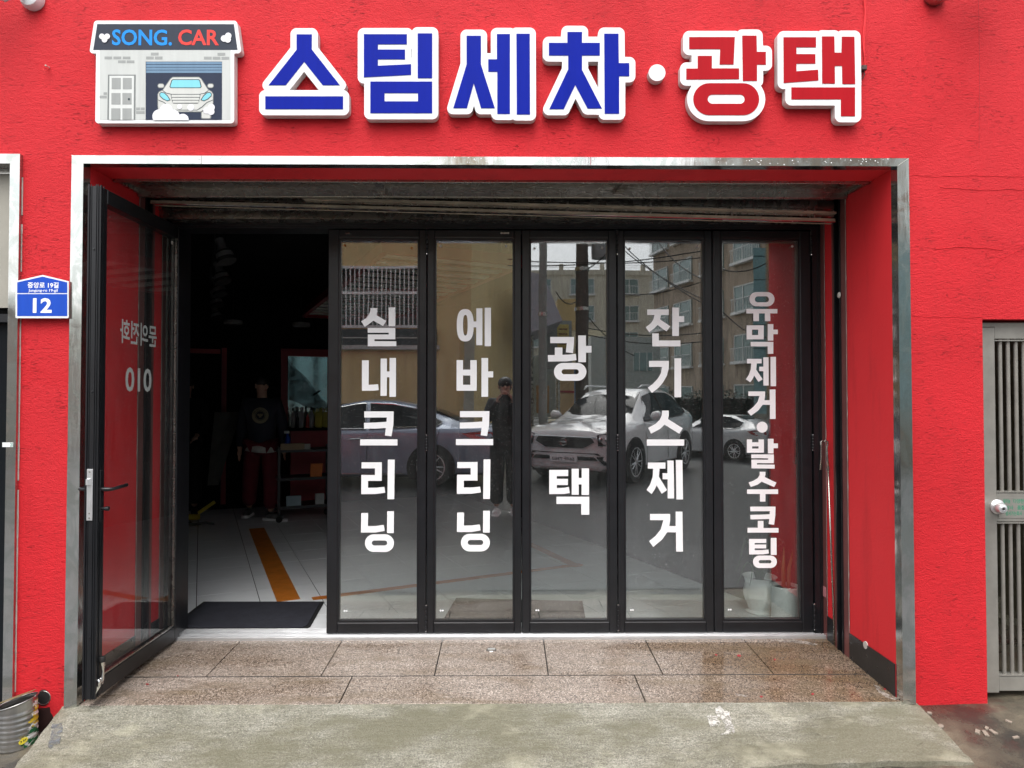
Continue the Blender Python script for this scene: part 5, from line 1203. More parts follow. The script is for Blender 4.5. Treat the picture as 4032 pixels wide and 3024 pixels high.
# ================================================================== SIDE GATE
gy = .05
g = empty('side_gate', (GX0, gy, -.05), 'grey metal gate with upright tubes and a round knob at the right edge', 'gate')
GB0 = Z(3900, 2728, gy); GTz = GZ - .012
fx0 = GX0 + .006; m = MB(); m.bbox(fx0, fx0 + .010, gy, gy + .06, GB0 - .02, GTz, .001); m.box(fx0 + .010, GX1 - .01, gy, gy + .06, GTz - .02, GTz); m.box(GX1 - .02, GX1 - .005, gy, gy + .06, GB0 - .02, GTz); obj('outer_frame', m, M['gatemetal'], g)
sx0, sx1 = fx0 + .012, X(3921, 1700, gy)
ztr0, ztr1 = Z(3990, 1337, gy), Z(3990, 1277, gy)
m = MB(); m.bbox(sx0, sx1, gy - .002, gy + .045, GB0, GTz - .022, .003); obj('lock_stile', m, M['gatemetal'], g)
m = MB(); m.bbox(GX1 - .08, GX1 - .022, gy - .002, gy + .045, GB0, GTz - .022, .003); obj('hinge_stile', m, M['gatemetal'], g)
for nm, v0, v1 in (('top_rail', 1335, 1277), ('middle_rail', 2055, 1942), ('bottom_rail', 2722, 2665)):
    m = MB(); z0, z1 = Z(3990, v0, gy), Z(3990, v1, gy); m.bbox(sx1, GX1 - .08, gy + .002, gy + .042, z0, z1, .003); obj(nm, m, M['gatemetal'], g)
zt0, zt1, zu0, zu1 = Z(3990, 1942, gy), Z(3990, 1335, gy), Z(3990, 2665, gy), Z(3990, 2055, gy)
m = MB()
for zz in (zt1 - .010, zu1 - .008, zt0 + .003, zu0 + .003): m.box(sx1, GX1 - .08, gy + .0, gy + .044, zz, zz + .006)
obj('rail_lip', m, M['gatemetal'], g)
xb = X(3941, 1700, gy + .02); dxb = X(3972, 1700, gy + .02) - xb; k = 0
while xb + k * dxb < GX1 - .10:
    for z0, z1 in ((zt0, zt1), (zu0, zu1)):
        m = MB(); x = xb + k * dxb; m.tube([(x, gy + .02, z0), (x, gy + .02, z1)], .0095, 10, cap=False); obj('gate_tube', m, M['gatemetal'], g, smooth=True)
    k += 1
kc = Vector((X(3942, 2002, gy - .06), 0, Z(3942, 2002, gy - .06)))
m = MB(); m.lathe([(.036, gy - .003), (.036, gy - .008), (.022, gy - .018), (.014, gy - .024), (.014, gy - .035)], (X(3930, 1996, gy - .01), 0, Z(3930, 1996, gy - .01)), 28, 'y'); obj('knob_rose', m, M['alu'], g, smooth=35)
m = MB(); m.lathe([(.012, gy - .030), (.020, gy - .036), (.0265, gy - .048), (.027, gy - .062), (.021, gy - .074), (.010, gy - .078), (.009, gy - .075), (.001, gy - .075)], kc, 28, 'y', False); kb = obj('knob', m, M['alu'], g, smooth=35)
m = MB(); m.lathe([(.006, gy - .079), (.006, gy - .0765)], kc, 14, 'y'); obj('keyhole', m, M['rubber'], kb)
m = MB(); z0, z1 = Z(3990, 2040, gy), Z(3990, 1960, gy); m.box(X(3932, 2000, gy), GX1 - .10, gy - .0005, gy + .0015, z0, z1); st_ = obj('rail_plate', m, M['gatemetal'], g)
for k, (t, u0, u1) in enumerate((('알미늄', 3950, 3978), ('다양한칼라', 3990, 4060), ('상사', 3962, 3990), ('품질마', 4006, 4050), ('앞서가는회사', 3960, 4024))):
    v0 = (1965, 1965, 1990, 1990, 2013)[k]; obj('plate_lettering', text_px(t, u0, v0, u1, v0 + 17, gy - .0010, .015), M['green'], st_)
# passage behind the gate
M['olive'] = plain('stained olive render', (.155, .140, .095), .8, 0, .35, .006, 40); M['brick'] = plain('dark red brick', (.12, .035, .028), .8, 0, .3, .004, 80)
pw = empty('passage_wall', (3.0, 1.3, 0), 'olive rendered wall topped with dark red brick, seen through the gate', 'wall')
zc = Z(3990, 1425, 1.3); m = MB(); m.box(2.29, 4.4, 1.30, 1.5, -.5, zc); obj('render_coat', m, M['olive'], pw); m = MB(); m.box(2.29, 4.4, 1.29, 1.5, zc, zc + .012); obj('mortar_cap', m, M['smear'], pw)
m = MB(); m.box(2.29, 4.4, 1.33, 1.5, zc + .012, 3.2); obj('brick_core', m, M['rubber'], pw)
br = None
for r_ in range(10):
    for c_ in range(10):
        x0 = 2.3 + c_ * .205 + (.10 if r_ % 2 else 0); z0 = zc + .02 + r_ * .062
        if br is None:
            m = MB(); m.bbox(x0, x0 + .19, 1.30, 1.33, z0, z0 + .05, .003); br = obj('brick', m, M['brick'], pw); bx0, bz0 = x0, z0
        else:
            o = bpy.data.objects.new('brick', br.data); o.parent = pw; o.location = (x0 - bx0, random.uniform(-.002, .002), z0 - bz0); C.objects.link(o)
m = MB(); m.box(3.30, 3.5, .2, 1.3, -.5, 3.0); obj('passage_side', m, M['olive'], pw)
for k in range(3):
    m = MB(); m.box(X(4020, 2300, .9) + .0, 3.3, 1.18 - .12 * k, 1.30, -.2, -.2 + .30 - .1 * k); obj('concrete_step', m, M['concrete'], pw)
# ================================================================== TIN CAN at the foot of the left pier
r = .086; cy = -.100; cx = X(140, 2800, -.10) - r; zb_ = zg(cx, cy) - .002; zt_ = Z(52, 2762, -.10); H = zt_ - zb_
M['tin'] = m_steel('galvanised tin', (.50, .50, .49), .30, False, .25)
def m_can():
    t = NT('torn printed can label'); s = t.n('SeparateXYZ'); t.l(t.tc(), s.inputs[0])
    # local coordinates of the label: z up from the can's foot
    hi = t.ramp(t.math('ADD', s.outputs[2], t.math('MULTIPLY', t.noise((1, 1, 1), 30, 3, .5), .03)), .102, .106)
    c = t.mix(hi, (.012, .14, .050), (.58, .42, .03)); w = t.ramp(t.noise((1, 1, 2.2), 23, 4, .6, rot=(.5, .6, 0)), .50, .53); c = t.mix(t.math('MULTIPLY', w, 1.0), c, (.72, .72, .70))
    return t.fin(c, .35, .1)
M['can'] = m_can()
can = empty('tin_can', (cx, cy, zb_), 'dented open tin can with a torn green and yellow label, beside the ramp', 'tin can')
n = 40; prof = []
for i in range(33):
    f = i / 32; rib = .0022 * math.cos(f * 2 * math.pi * 9) if .10 < f < .86 else .0; prof.append((r - .004 + rib + (.003 if i in (0, 32) else 0), zb_ + H * f))
def canx(k, z): return 0
vs = []
for rr, z in prof:
    for k in range(n):
        a = 2 * math.pi * k / n; d = 1 - .05 * max(0, math.cos(a - .1)) * ((z - zb_) / H) ** 2; dz = .022 * math.cos(a - .0) * ((z - zb_) / H) ** 6
        vs.append((cx + rr * d * math.cos(a), cy + rr * math.sin(a), z + dz))
m = MB(); m.add(vs, [(i * n + k, i * n + (k + 1) % n, (i + 1) * n + (k + 1) % n, (i + 1) * n + k) for i in range(32) for k in range(n)] + [tuple(range(n))]); obj('can_body', m, M['tin'], can, smooth=True)
m = MB(); vs = []
for i, (rr, z) in enumerate(prof):
    for k in range(19):
        a = R(-48 + k * 4.2); d = 1 - .05 * max(0, math.cos(a - .1)) * ((z - zb_) / H) ** 2; dz = .022 * math.cos(a) * ((z - zb_) / H) ** 6; vs.append((cx + (rr + .0012) * d * math.cos(a), cy + (rr + .0012) * math.sin(a), z + dz))
fs = []
for i in range(1, 30):
    for k in range(18):
        if k > 1 + i * .36 + 1.6 * math.sin(i * 1.3): fs.append((i * 19 + k, i * 19 + k + 1, (i + 1) * 19 + k + 1, (i + 1) * 19 + k))
m.add(vs, fs); lb = obj('torn_label', m, M['can'], can, smooth=True)
a = R(-38); m = MB(); lc = Vector((cx + (r + .0005) * math.cos(a), cy + (r + .0005) * math.sin(a), zb_ + .042)); tn = Vector((-math.sin(a), math.cos(a), 0)); m.prism([circle(0, 0, .015, 20)], lambda p, q, d: tuple(lc + tn * (p * 1.2) + Vector((0, 0, q * .9 + p * .3)) + Vector((math.cos(a), math.sin(a), 0)) * d), 0, .0012)
yo = obj('yellow_roundel', m, plain('yellow label spot', (.75, .62, .05), .4), lb)
mt_ = text_mb('3 kg', lambda p, q: tuple(lc + tn * ((p - .5) * .024) + Vector((0, 0, (q - .5) * .013 + (p - .5) * .007)) + Vector((math.cos(a), math.sin(a), 0)) * .0018), .02); obj('weight_mark', mt_, M['ink'], yo)
m = MB(); m.tube([(cx + (r - .002) * (1 - .05 * max(0, math.cos(2 * math.pi * k / 36))) * math.cos(2 * math.pi * k / 36), cy + (r - .002) * math.sin(2 * math.pi * k / 36), zt_ + .022 * math.cos(2 * math.pi * k / 36)) for k in range(37)], .003, 6); obj('can_rim', m, M['tin'], can, smooth=True)
M['tinin'] = plain('stained inside of the can', (.24, .19, .09), .5, .4, .3)
m = MB(); pts = []
for k in range(30):
    a = 2 * math.pi * k / 30; rr = (r - .014) * (1 + random.uniform(-.03, .03)); pts.append((cx + rr * math.cos(a), cy + rr * math.sin(a), zt_ + .006 + .05 * (.5 - .5 * math.cos(a - 2.6)) * .7 + .010 * math.cos(a)))
m.add(pts + [(p[0], p[1], p[2] - .002) for p in pts], [tuple(range(30)), tuple(range(30, 60))] + [(i, (i + 1) % 30, 30 + (i + 1) % 30, 30 + i) for i in range(30)]); obj('bent_lid', m, M['tinin'], can)
# litter near the can and paint flakes on the ground to the right
def litter(u, v, L, w, ang, lab, mat, zz=None, name='litter_scrap', cat='litter', grp='scraps lying on the ground'):
    y_ = -.3
    for _ in range(8): p = pz(u, v, zg(0, 0) if False else zg(ray(u, v).x, y_) ); p = pz(u, v, zg(p.x, p.y)); y_ = p.y
    q = jag([(-L / 2, -w / 2), (L / 2, -w / 2 * .7), (L / 2, w / 2), (-L / 2, w / 2 * .8)], 2, w * .2); ca, sa = math.cos(ang), math.sin(ang)
    m = MB(); m.prism([[(p.x + x * ca - y * sa, p.y + x * sa + y * ca) for x, y in q]], lambda s_, t, d: (s_, t, zg(s_, t) + d), .001, .007); o = obj(name, m, mat, None, loc=(p.x, p.y, p.z)); tag(o, lab, cat, grp)
litter(125, 2912, .055, .009, .9, 'white plastic stick on the ground beside the tin can', M['vinyl']); litter(160, 2882, .05, .006, .7, 'thin white splinter between the tin can and the ramp', M['vinyl'])
M['flake'] = plain('grey mortar flake', (.24, .20, .16), .8, 0, .2)
for k, (u, v, L, w, lab) in enumerate(((3700, 2848, .035, .02, 'pale mortar flake nearest the ramp on its right'), (3850, 2868, .03, .022, 'mortar flake in the cluster below the gate, left'), (3880, 2875, .035, .02, 'mortar flake in the middle of the cluster below the gate'), (3912, 2868, .03, .02, 'mortar flake in the cluster below the gate, right'), (3972, 2822, .025, .014, 'small flake on the ground below the gate bars'), (3660, 2800, .02, .012, 'tiny pale chip beside the red pier'), (3999, 2890, .03, .012, 'pale chip at the lower right corner'), (3885, 2852, .02, .014, 'small flake behind the cluster below the gate'))):
    litter(u, v, L, w, .3 + k * .5, lab, M['flake'])
# ================================================================== POLE WITH A HOOK leaning in the right reveal
p0 = pz(3293, 2545, -.02); yb = p0.y; pt_ = py(3267, 1845, yb + .0)
hp = empty('shutter_pole', (p0.x, p0.y, -.02), 'thin steel pull-down pole with a dark hook, leaning beside the right guide rail', 'pole')
m = MB(); m.tube([(p0.x - .008, p0.y, -.015), (pt_.x - .01, pt_.y, pt_.z)], .0055, 10); obj('shaft', m, M['steel_dark'], hp, smooth=True)
hk = [py(u, v, pt_.y) for u, v in ((3267, 1845), (3264, 1800), (3262, 1762), (3266, 1748), (3264, 1738), (3256, 1734), (3250, 1742), (3244, 1735), (3238, 1740), (3240, 1755), (3240, 1800), (3236, 1850))]
m = MB(); m.tube([(p.x - .01, p.y - .002, p.z) for p in hk], .0052, 8); obj('hook', m, M['steel_dark'], hp, smooth=True)
m = MB(); m.tube([(pt_.x - .01, pt_.y, pt_.z - .01), (pt_.x - .01, pt_.y, pt_.z + .012)], .0078, 10); obj('collar', m, M['steel_dark'], hp)
# small fittings on the wall of the right recess
m = MB(); p = py(3527, 2567, .2); pq = pxp(3411, 2540, XR)
m.prism([circle(pq.y, pq.z, .020, 18)], lambda a_, b_, d: (d, a_, b_), XR - .0068, XR - .0005); obj('bored_hole', m, M['smear'], rvR)
pq = pxp(3303, 1165, XR); m = MB(); m.lathe([(.018, XR - .012), (.014, XR - .016), (.004, XR - .018)], (0, .545, pq.z), 16, 'x'); obj('foam_dab', m, M['smear'], rvR)
m = MB(); pq = py(3237, 2330, .77); m.box(XR - .0065, XR - .0045, .752, .792, pq.z - .03, pq.z + .03); obj('tape_scrap', m, plain('pink tape', (.55, .22, .24), .5), rvR)
# ================================================================== FLOODLIGHTS at the top edge, eye hook, painted cable
def floodlight(u, mat, lab, s_, v0):
    c = py(u, v0, -.05); root = empty('floodlight', (c.x, 0, c.z), lab, 'floodlight', 'floodlights fixed above the sign')
    m = MB(); m.lathe([(.052, -.001), (.055, -.02), (.045, -.045), (.020, -.055)], (c.x, 0, c.z), 28, 'y'); obj('wall_base', m, mat, root, smooth=40)
    m = MB(); m.tube([(c.x, -.055, c.z), (c.x + s_ * .035, -.075, c.z - .015), (c.x + s_ * .078, -.10, c.z - .055)], .011, 8); obj('arm', m, mat, root, smooth=True)
    m = MB(); m.tube([(c.x + s_ * .078, -.10, c.z - .055), (c.x + s_ * .16, -.15, c.z + .01), (c.x + s_ * .17, -.16, c.z + .10)], .006, 8); obj('bracket', m, mat, root, smooth=True)
    m = MB(); hx_ = c.x + s_ * .19; m.hexa([(hx_ - .11, -.30, c.z + .10), (hx_ + .11, -.30, c.z + .10), (hx_ + .11, -.14, c.z + .02), (hx_ - .11, -.14, c.z + .02)], [(hx_ - .11, -.32, c.z + .135), (hx_ + .11, -.32, c.z + .135), (hx_ + .11, -.13, c.z + .06), (hx_ - .11, -.13, c.z + .06)]); obj('lamp_head', m, M['trolley'], root)
    m = MB(); m.tube([(c.x + .03, -.03, c.z + .03), (c.x + .05, -.02, c.z + .3), (c.x + .02, -.004, c.z + .7)], .004, 6); obj('cable', m, M['trolley'], root)
floodlight(108, M['signwhite'], 'white round-based floodlight bracket at the top left corner', -1, -20); floodlight(3700, M['steel_dark'], 'dark round-based floodlight bracket at the top right', 1, -38)
c = py(188, 262, -.01); eh = empty('eye_hook', (c.x, 0, c.z), 'small red-painted eye hook with a wire loop, left of the picture sign', 'hook')
m = MB(); m.tube([(c.x, .0, c.z), (c.x, -.018, c.z), (c.x, -.026, c.z - .002)], .004, 8); obj('hook_pin', m, M['smear'], eh)
m = MB(); m.tube([(c.x + .013 * math.sin(a_), -.024, c.z - .014 + .014 * math.cos(a_)) for a_ in [k * .5 for k in range(13)]], .0018, 6); obj('wire_loop', m, M['red_smooth'], eh)
m = MB(); m.tube([py(3402 + 4 * math.sin(v * .03), v, -.006) for v in range(-200, 280, 20)], .0028, 6); m.tube([py(3406 + 3 * math.sin(v * .02 + 1), v, -.006) for v in range(-200, 270, 20)], .0022, 6)
cb = obj('painted_cable', m, M['red_smooth'], None, loc=tuple(py(3402, 270, 0))); tag(cb, 'red-painted cable hanging down the wall at the right end of the sign', 'cable')
m = MB(); c = py(3396, 272, -.01); m.bbox(c.x - .014, c.x + .014, -.03, -.001, c.z - .012, c.z + .012, .003); m.tube([(c.x, -.01, c.z), (c.x + .008, -.016, c.z - .03), (c.x - .002, -.01, c.z - .05)], .0025, 6)
jb = obj('cable_joint', m, M['damp'] if 'damp' in M else M['muck'], None, loc=(c.x, 0, c.z)); tag(jb, 'blackened cable joint at the end of the red cable', 'cable joint')
# ================================================================== THE STREET OPPOSITE (behind the camera; it shows in the glass and the steel)
def OY(D): return 2 * .825 + CAM.y * -1 * 0 - (D - (0.825 - CAM.y)) + 0 - .825          # world y of something seen mirrored at optical distance D
def OX(u, D): d = ray(u, 1564); return d.x / d.y * D
def OZ(v, D): d = ray(1989, v); return CAM.z + d.z / d.y * D
mats6 = {}
def pm(name, col, rough=.7, metal=0, var=.15, bump=0, bs=60):
    if name not in mats6: mats6[name] = plain(name, col, rough, metal, var, bump, bs)
    return mats6[name]
def m_streak(name, col, dark):
    t = NT(name); a = t.noise((1.2, 1.2, .18), 3.2, 6, .7); b = t.noise((1, 1, 1), .7, 5, .6)
    c = t.mix(t.ramp(a, .42, .72), col, dark); c = t.mix(t.math('MULTIPLY', t.ramp(b, .4, .7), .4), c, tuple(x * .7 for x in col)); return t.fin(c, .8, 0, t.bump(t.noise((1, 1, 1), 30, 3, .6), .3, .01))
M['ochre'] = m_streak('ochre render', (.78, .61, .30), (.60, .47, .24)); M['beige'] = m_streak('beige render', (.80, .75, .61), (.46, .42, .33)); M['tan'] = m_streak('stained tan render', (.52, .42, .32), (.20, .15, .115))
M['winglass'] = plain('window glass', (.20, .30, .29), .06, 0, .1, spec=.9); M['winframe'] = pm('white window frame', (.7, .72, .7), .5); M['railing'] = pm('pale railing', (.82, .83, .82), .5)
# --- ochre building right across the street
DY = 13.4; yb_ = OY(DY); xr_ = OX(1856, DY)
ob = empty('ochre_building', (xr_ - 4, yb_, -.06), 'ochre building across the street with a long barred window, mirrored in the left leaves', 'building')
wz0, wz1 = OZ(1292, DY), OZ(1048, DY); wx1 = OX(1700, DY)
def back_wall(name, x0, x1, y, z0, z1, holes, mat, par, th=.25):
    return obj(name, wall_holes(x0, x1, z0, z1, holes, y, y - th), mat, par)
back_wall('wall', -6.3, xr_, yb_, -.1, 4.8, [(-5.9, wx1, wz0, wz1)], M['ochre'], ob)
m = MB(); m.box(xr_ - .01, OX(2008, 17.5), OY(17.5), OY(17.5) + .0001 - .25, -.1, 7.0) if False else None
x2, y2 = OX(2032, 18.5), OY(18.5); m = MB(); m.hexa([(xr_, yb_, -.1), (x2, y2, -.1), (x2 - .3, y2, -.1), (xr_ - .3, yb_ - .1, -.1)], [(xr_, yb_, 6.1), (x2, y2, 6.1), (x2 - .3, y2, 6.1), (xr_ - .3, yb_ - .1, 6.1)]); obj('wall', m, M['ochre'], ob)
m = MB(); m.box(-6.3, xr_, y2, yb_ - .26, 4.8, 4.9); obj('roof', m, M['concrete'], ob)
m = MB(); m.box(-6.3, -6.05, y2, yb_ - .26, -.1, 4.8); m.box(-6.05, x2 - .3, y2, y2 + .2, -.1, 4.8); obj('wall', m, M['ochre'], ob)
win = obj('balcony_window', MB().box(-5.9, wx1, yb_ - .75, yb_ - .70, wz0, wz1), M['winglass'], ob)
m = MB()
for z in (wz0, (wz0 + wz1) / 2 + .05, wz1 - .05): m.box(-5.9, wx1, yb_ - .02, yb_ + .03, z, z + .05)
obj('window_rail', m, M['railing'], win)
x = -5.87
while x < wx1:
    m = MB(); m.box(x, x + .022, yb_, yb_ + .02, wz0 + .05, wz1 - .05); obj('window_bar', m, M['railing'], win); x += .088
for k in range(5):
    z = wz0 + .1 + k * .27; m = MB(); m.box(-5.9, wx1, yb_ - .60, yb_ - .58, z, z + .16); obj('blind_slat', m, pm('dim curtain', (.13, .17, .16)), win)
m = MB(); m.box(-6.0, wx1 + .1, yb_, yb_ + .10, OZ(1362, DY), wz0 - .03); obj('balcony_band', m, pm('dark band', (.055, .068, .068)), ob)
m = MB(); m.box(-6.0, wx1 + .1, yb_ + .10, yb_ + .12, OZ(1334, DY), OZ(1330, DY)); m.box(-6.1, wx1 + .15, yb_, yb_ + .16, OZ(1378, DY), OZ(1362, DY)); obj('balcony_ledge', m, pm('pale ledge', (.50, .50, .47)), ob)
u0, u1 = OX(1828, DY), OX(1868, DY); m = MB(); m.box(u0, u1, yb_, yb_ + .14, .0, OZ(1318, DY)); obj('pipe_casing', m, pm('pale green casing', (.42, .43, .34)), ob)
# --- far beige block, five storeys
def block(name, lab, A, Bv, ztop, rows, cols, storey, z0w, mat, ww, wh, skip=()):
    """facade from A to B (2D), windows in rows/cols as children with a pane, a frame and a railing"""
    A = Vector((*A, 0)); Bv = Vector((*Bv, 0)); d = (Bv - A).normalized(); L = (Bv - A).length; n = Vector((-d.y, d.x, 0))
    if n.dot(Vector((0, 3, 0)) - A) < 0: n = -n
    root = empty(name, (A.x, A.y, -.06), lab, 'building')
    fz = lambda s, q, z: A + d * s + n * q + Vector((0, 0, z))
    def bb(mb, s0, s1, q0, q1, z0, z1): return mb.hexa([fz(s0, q0, z0), fz(s1, q0, z0), fz(s1, q1, z0), fz(s0, q1, z0)], [fz(s0, q0, z1), fz(s1, q0, z1), fz(s1, q1, z1), fz(s0, q1, z1)])
    obj('wall', bb(MB(), 0, L, -9, 0, -1.2, ztop), mat, root)
    obj('parapet', bb(MB(), -.1, L + .1, -9, .12, ztop, ztop + .5), mat, root)
    m = MB()
    for z in (.75, 1.0, 1.25): bb(m, 0, L, 0, .04, ztop + z, ztop + z + .04)
    obj('roof_railing', m, M['railing'], root)
    for k in range(int(L / 4) + 1):
        s = min(L - .4, k * 4.0); obj('parapet_post', bb(MB(), s, s + .4, -.3, .13, ztop + .5, ztop + 1.1), mat, root)
    first = None
    for r_ in range(rows):
        for c_, s in enumerate(cols):
            if (r_, c_) in skip: continue
            z = z0w + r_ * storey
            if first is None:
                w = obj('window', bb(MB(), s, s + ww, .0, .05, z, z + wh), M['winglass'], root); f = MB()
                for q in (s, s + ww * .62, s + ww - .06): bb(f, q, q + .07, .05, .09, z, z + wh)
                bb(f, s, s + ww, .05, .09, z, z + .06); bb(f, s, s + ww, .05, .09, z + wh - .07, z + wh)
                fo = obj('window_frame', f, M['winframe'], w); rl = MB()
                bb(rl, s - .1, s + ww + .1, .0, .30, z - .12, z); 
                for q in (0, .75): bb(rl, s - .1, s + ww + .1, .26, .29, z + q, z + q + .04)
                kk = 0
                while kk * .16 < ww + .2: bb(rl, s - .1 + kk * .16, s - .08 + kk * .16, .265, .285, z, z + .75); kk += 1
                ro = obj('balcony_railing', rl, M['railing'], w); first = (w, fo, ro, s, z)
            else:
                w0, fo, ro, s0, zz = first; off = d * (s - s0) + Vector((0, 0, z - zz)); w = bpy.data.objects.new('window', w0.data); w.parent = root; w.location = off; C.objects.link(w)
                for q in (fo, ro): o = bpy.data.objects.new(q.name.split('.')[0], q.data); o.parent = w; C.objects.link(o)
    return root
DB = 66.0
block('beige_block', 'beige five-storey apartment block at the end of the view, mirrored in the middle leaf', (OX(2040, DB), OY(DB)), (OX(2640, DB), OY(DB)), OZ(1085, DB), 4, (.9, 5.1, 9.4), 2.55, OZ(1470, DB), M['beige'], 2.3, 1.5)
DD = 43.0
block('tan_block', 'stained tan apartment block with balconies running back along the street, mirrored in the right leaves', (OX(3040, 35.5), OY(35.5)), (OX(2575, 49.6), OY(49.6)), 15.6, 5, (1.0, 4.7, 8.6, 12.0), 2.82, .6, M['tan'], 2.5, 1.55)
# --- teal clad house at the right, villa in the middle distance, grey garden wall
D = 22; b = empty('teal_house', (OX(2975, D), OY(D), -.06), 'narrow strip of a teal clad house at the right, mirrored in the last leaf', 'building')
def wedge(z0, z1): return MB().hexa([(OX(2968, D), OY(D), z0), (OX(3700, D), OY(D), z0), (OX(3700, D), OY(D) - 5, z0), (OX(2975, D + 5), OY(D) - 5, z0)], [(OX(2968, D), OY(D), z1), (OX(3700, D), OY(D), z1), (OX(3700, D), OY(D) - 5, z1), (OX(2975, D + 5), OY(D) - 5, z1)])
m = wedge(.9, 6.3); obj('cladding', m, plain('teal cladding', (.20, .36, .37), .5, 0, .12), b); m = wedge(-1.2, .9); obj('plinth', m, M['concrete'], b)
for k in range(7): m = MB(); m.box(OX(2968, D), OX(3700, D), OY(D), OY(D) + .012, 1.5 + k * .75, 1.53 + k * .75); obj('cladding_seam', m, pm('teal seam', (.05, .12, .13)), b)
D = 34; b = empty('cream_villa', (OX(2300, D), OY(D), -.06), 'cream house with an orange-brown top storey behind the poles, mirrored in the middle leaf', 'building')
m = MB(); m.box(OX(2190, D), OX(2410, D), OY(D) - 6, OY(D), -.1, OZ(1300, D)); obj('wall', m, plain('cream render', (.70, .62, .44), .8), b); m = MB(); m.box(OX(2195, D), OX(2275, D), OY(D) - 5, OY(D) + .2, OZ(1300, D), OZ(1180, D)); obj('top_storey', m, plain('orange render', (.50, .36, .17), .8), b)
for u in (2245, 2345, 2372): m = MB(); m.box(OX(u, D), OX(u + 14, D), OY(D) + .0, OY(D) + .05, OZ(1265, D), OZ(1215, D)) if u < 2260 else m.box(OX(u, D), OX(u + 14, D), OY(D), OY(D) + .05, OZ(1380, D), OZ(1330, D)); obj('window', m, M['winglass'], b)
D = 29; b = empty('grey_house', (OX(2500, D), OY(D), -.06), 'low grey rendered house with one window behind the white car', 'building')
m = MB(); m.box(OX(2330, D), OX(2598, D), OY(D) - 4, OY(D), -.1, OZ(1325, D)); obj('wall', m, plain('grey render', (.45, .46, .43), .8, 0, .15), b); w = obj('window', MB().box(OX(2495, D), OX(2568, D), OY(D), OY(D) + .05, OZ(1460, D), OZ(1390, D)), M['winglass'], b)
m = MB()
for u in (2493, 2517, 2545, 2567): m.box(OX(u, D), OX(u + 3, D), OY(D) + .05, OY(D) + .08, OZ(1462, D), OZ(1386, D))
obj('window_frame', m, M['winframe'], w)
# tarpaulin canopy
D = 15.5; o = MB(); o.hexa([(OX(2088, D), OY(D), OZ(1310, D)), (OX(2216, D), OY(D), OZ(1262, D)), (OX(2216, D), OY(D) - 3, OZ(1262, D)), (OX(2088, D), OY(D) - 3, OZ(1310, D))], [(OX(2088, D), OY(D), OZ(1070, D)), (OX(2140, D), OY(D), OZ(1085, D)), (OX(2216, D), OY(D) - 3, OZ(1240, D)), (OX(2088, D), OY(D) - 3, OZ(1070, D))])
cn = obj('canopy', o, plain('pale blue tarpaulin', (.42, .45, .52), .6), None, loc=(OX(2100, D), OY(D), 0)); tag(cn, 'pale blue sloping tarpaulin roof beside the first utility pole', 'canopy')
m = MB(); m.tube([(OX(2100, D), OY(D) - 1, -.06), (OX(2100, D), OY(D) - 1, OZ(1300, D))], .05, 8); ps_ = obj('canopy_post', m, M['steel_dark'], cn)
# sign kiosk, orange board, banded pillar, blue container
D = 18; sk = empty('sign_pillar', (OX(2200, D), OY(D), -.06), 'grey box pillar with a yellow notice board behind the first utility pole', 'sign')
m = MB(); m.box(OX(2152, D), OX(2252, D), OY(D) - .6, OY(D), OZ(1450, D), OZ(1262, D)); obj('box', m, pm('grey sheet', (.25, .28, .28), .5), sk); m = MB(); m.tube([(OX(2200, D), OY(D) - .3, -.06), (OX(2200, D), OY(D) - .3, OZ(1450, D))], .06, 8); obj('post', m, M['steel_dark'], sk)
bd_ = obj('notice_board', MB().box(OX(2194, D), OX(2240, D), OY(D), OY(D) + .03, OZ(1372, D), OZ(1278, D)), pm('yellow board', (.50, .40, .12), .6), sk)
for k in range(4): obj('notice_line', MB().box(OX(2200, D), OX(2234, D), OY(D) + .031, OY(D) + .034, OZ(1300 + k * 19, D), OZ(1294 + k * 19, D)), pm('brown print', (.18, .09, .03)), bd_)
def simple(name, cat, lab, u0, v0, u1, v1, D, dep, mat):
    m = MB(); m.bbox(OX(u0, D), OX(u1, D), OY(D) - dep, OY(D), OZ(v1, D), OZ(v0, D), .01); o = obj(name, m, mat, None, loc=(OX((u0 + u1) / 2, D), OY(D), OZ(v1, D))); tag(o, lab, cat); return o
o = simple('orange_board', 'board', 'weathered orange board leaning by the first utility pole', 2112, 1518, 2162, 1625, 16.5, .1, pm('orange ply', (.34, .18, .05), .7, 0, .3))
o = simple('banded_pillar', 'pillar', 'cream pillar with a thin red band behind the white car', 2206, 1440, 2260, 1640, 19, .5, pm('cream plaster', (.50, .36, .19), .7)); m = MB(); m.box(OX(2205, 19), OX(2261, 19), OY(19) + .002, OY(19) + .02, OZ(1546, 19), OZ(1538, 19)); obj('red_band', m, M['red_trim'], o)
o = simple('blue_container', 'container', 'dark blue metal container behind the white car', 2264, 1440, 2312, 1640, 20, 2.2, pm('blue steel', (.03, .08, .17), .5)); m = MB()
for k in range(4): m.box(OX(2268 + k * 11, 20), OX(2271 + k * 11, 20), OY(20), OY(20) + .03, .1, OZ(1445, 20))
obj('door_ribs', m, pm('blue steel', (.03, .08, .17), .5), o)
o = simple('grey_shutter', 'shutter', 'pale grey ribbed shed door left of the banded pillar', 2060, 1400, 2206, 1640, 21, .4, pm('grey ribbed sheet', (.25, .29, .30), .5)); m = MB()
for k in range(22): m.box(OX(2062, 21), OX(2205, 21), OY(21), OY(21) + .02, .05 + k * .12, .08 + k * .12)
obj('ribs', m, pm('grey ribbed sheet', (.25, .29, .30), .5), o)
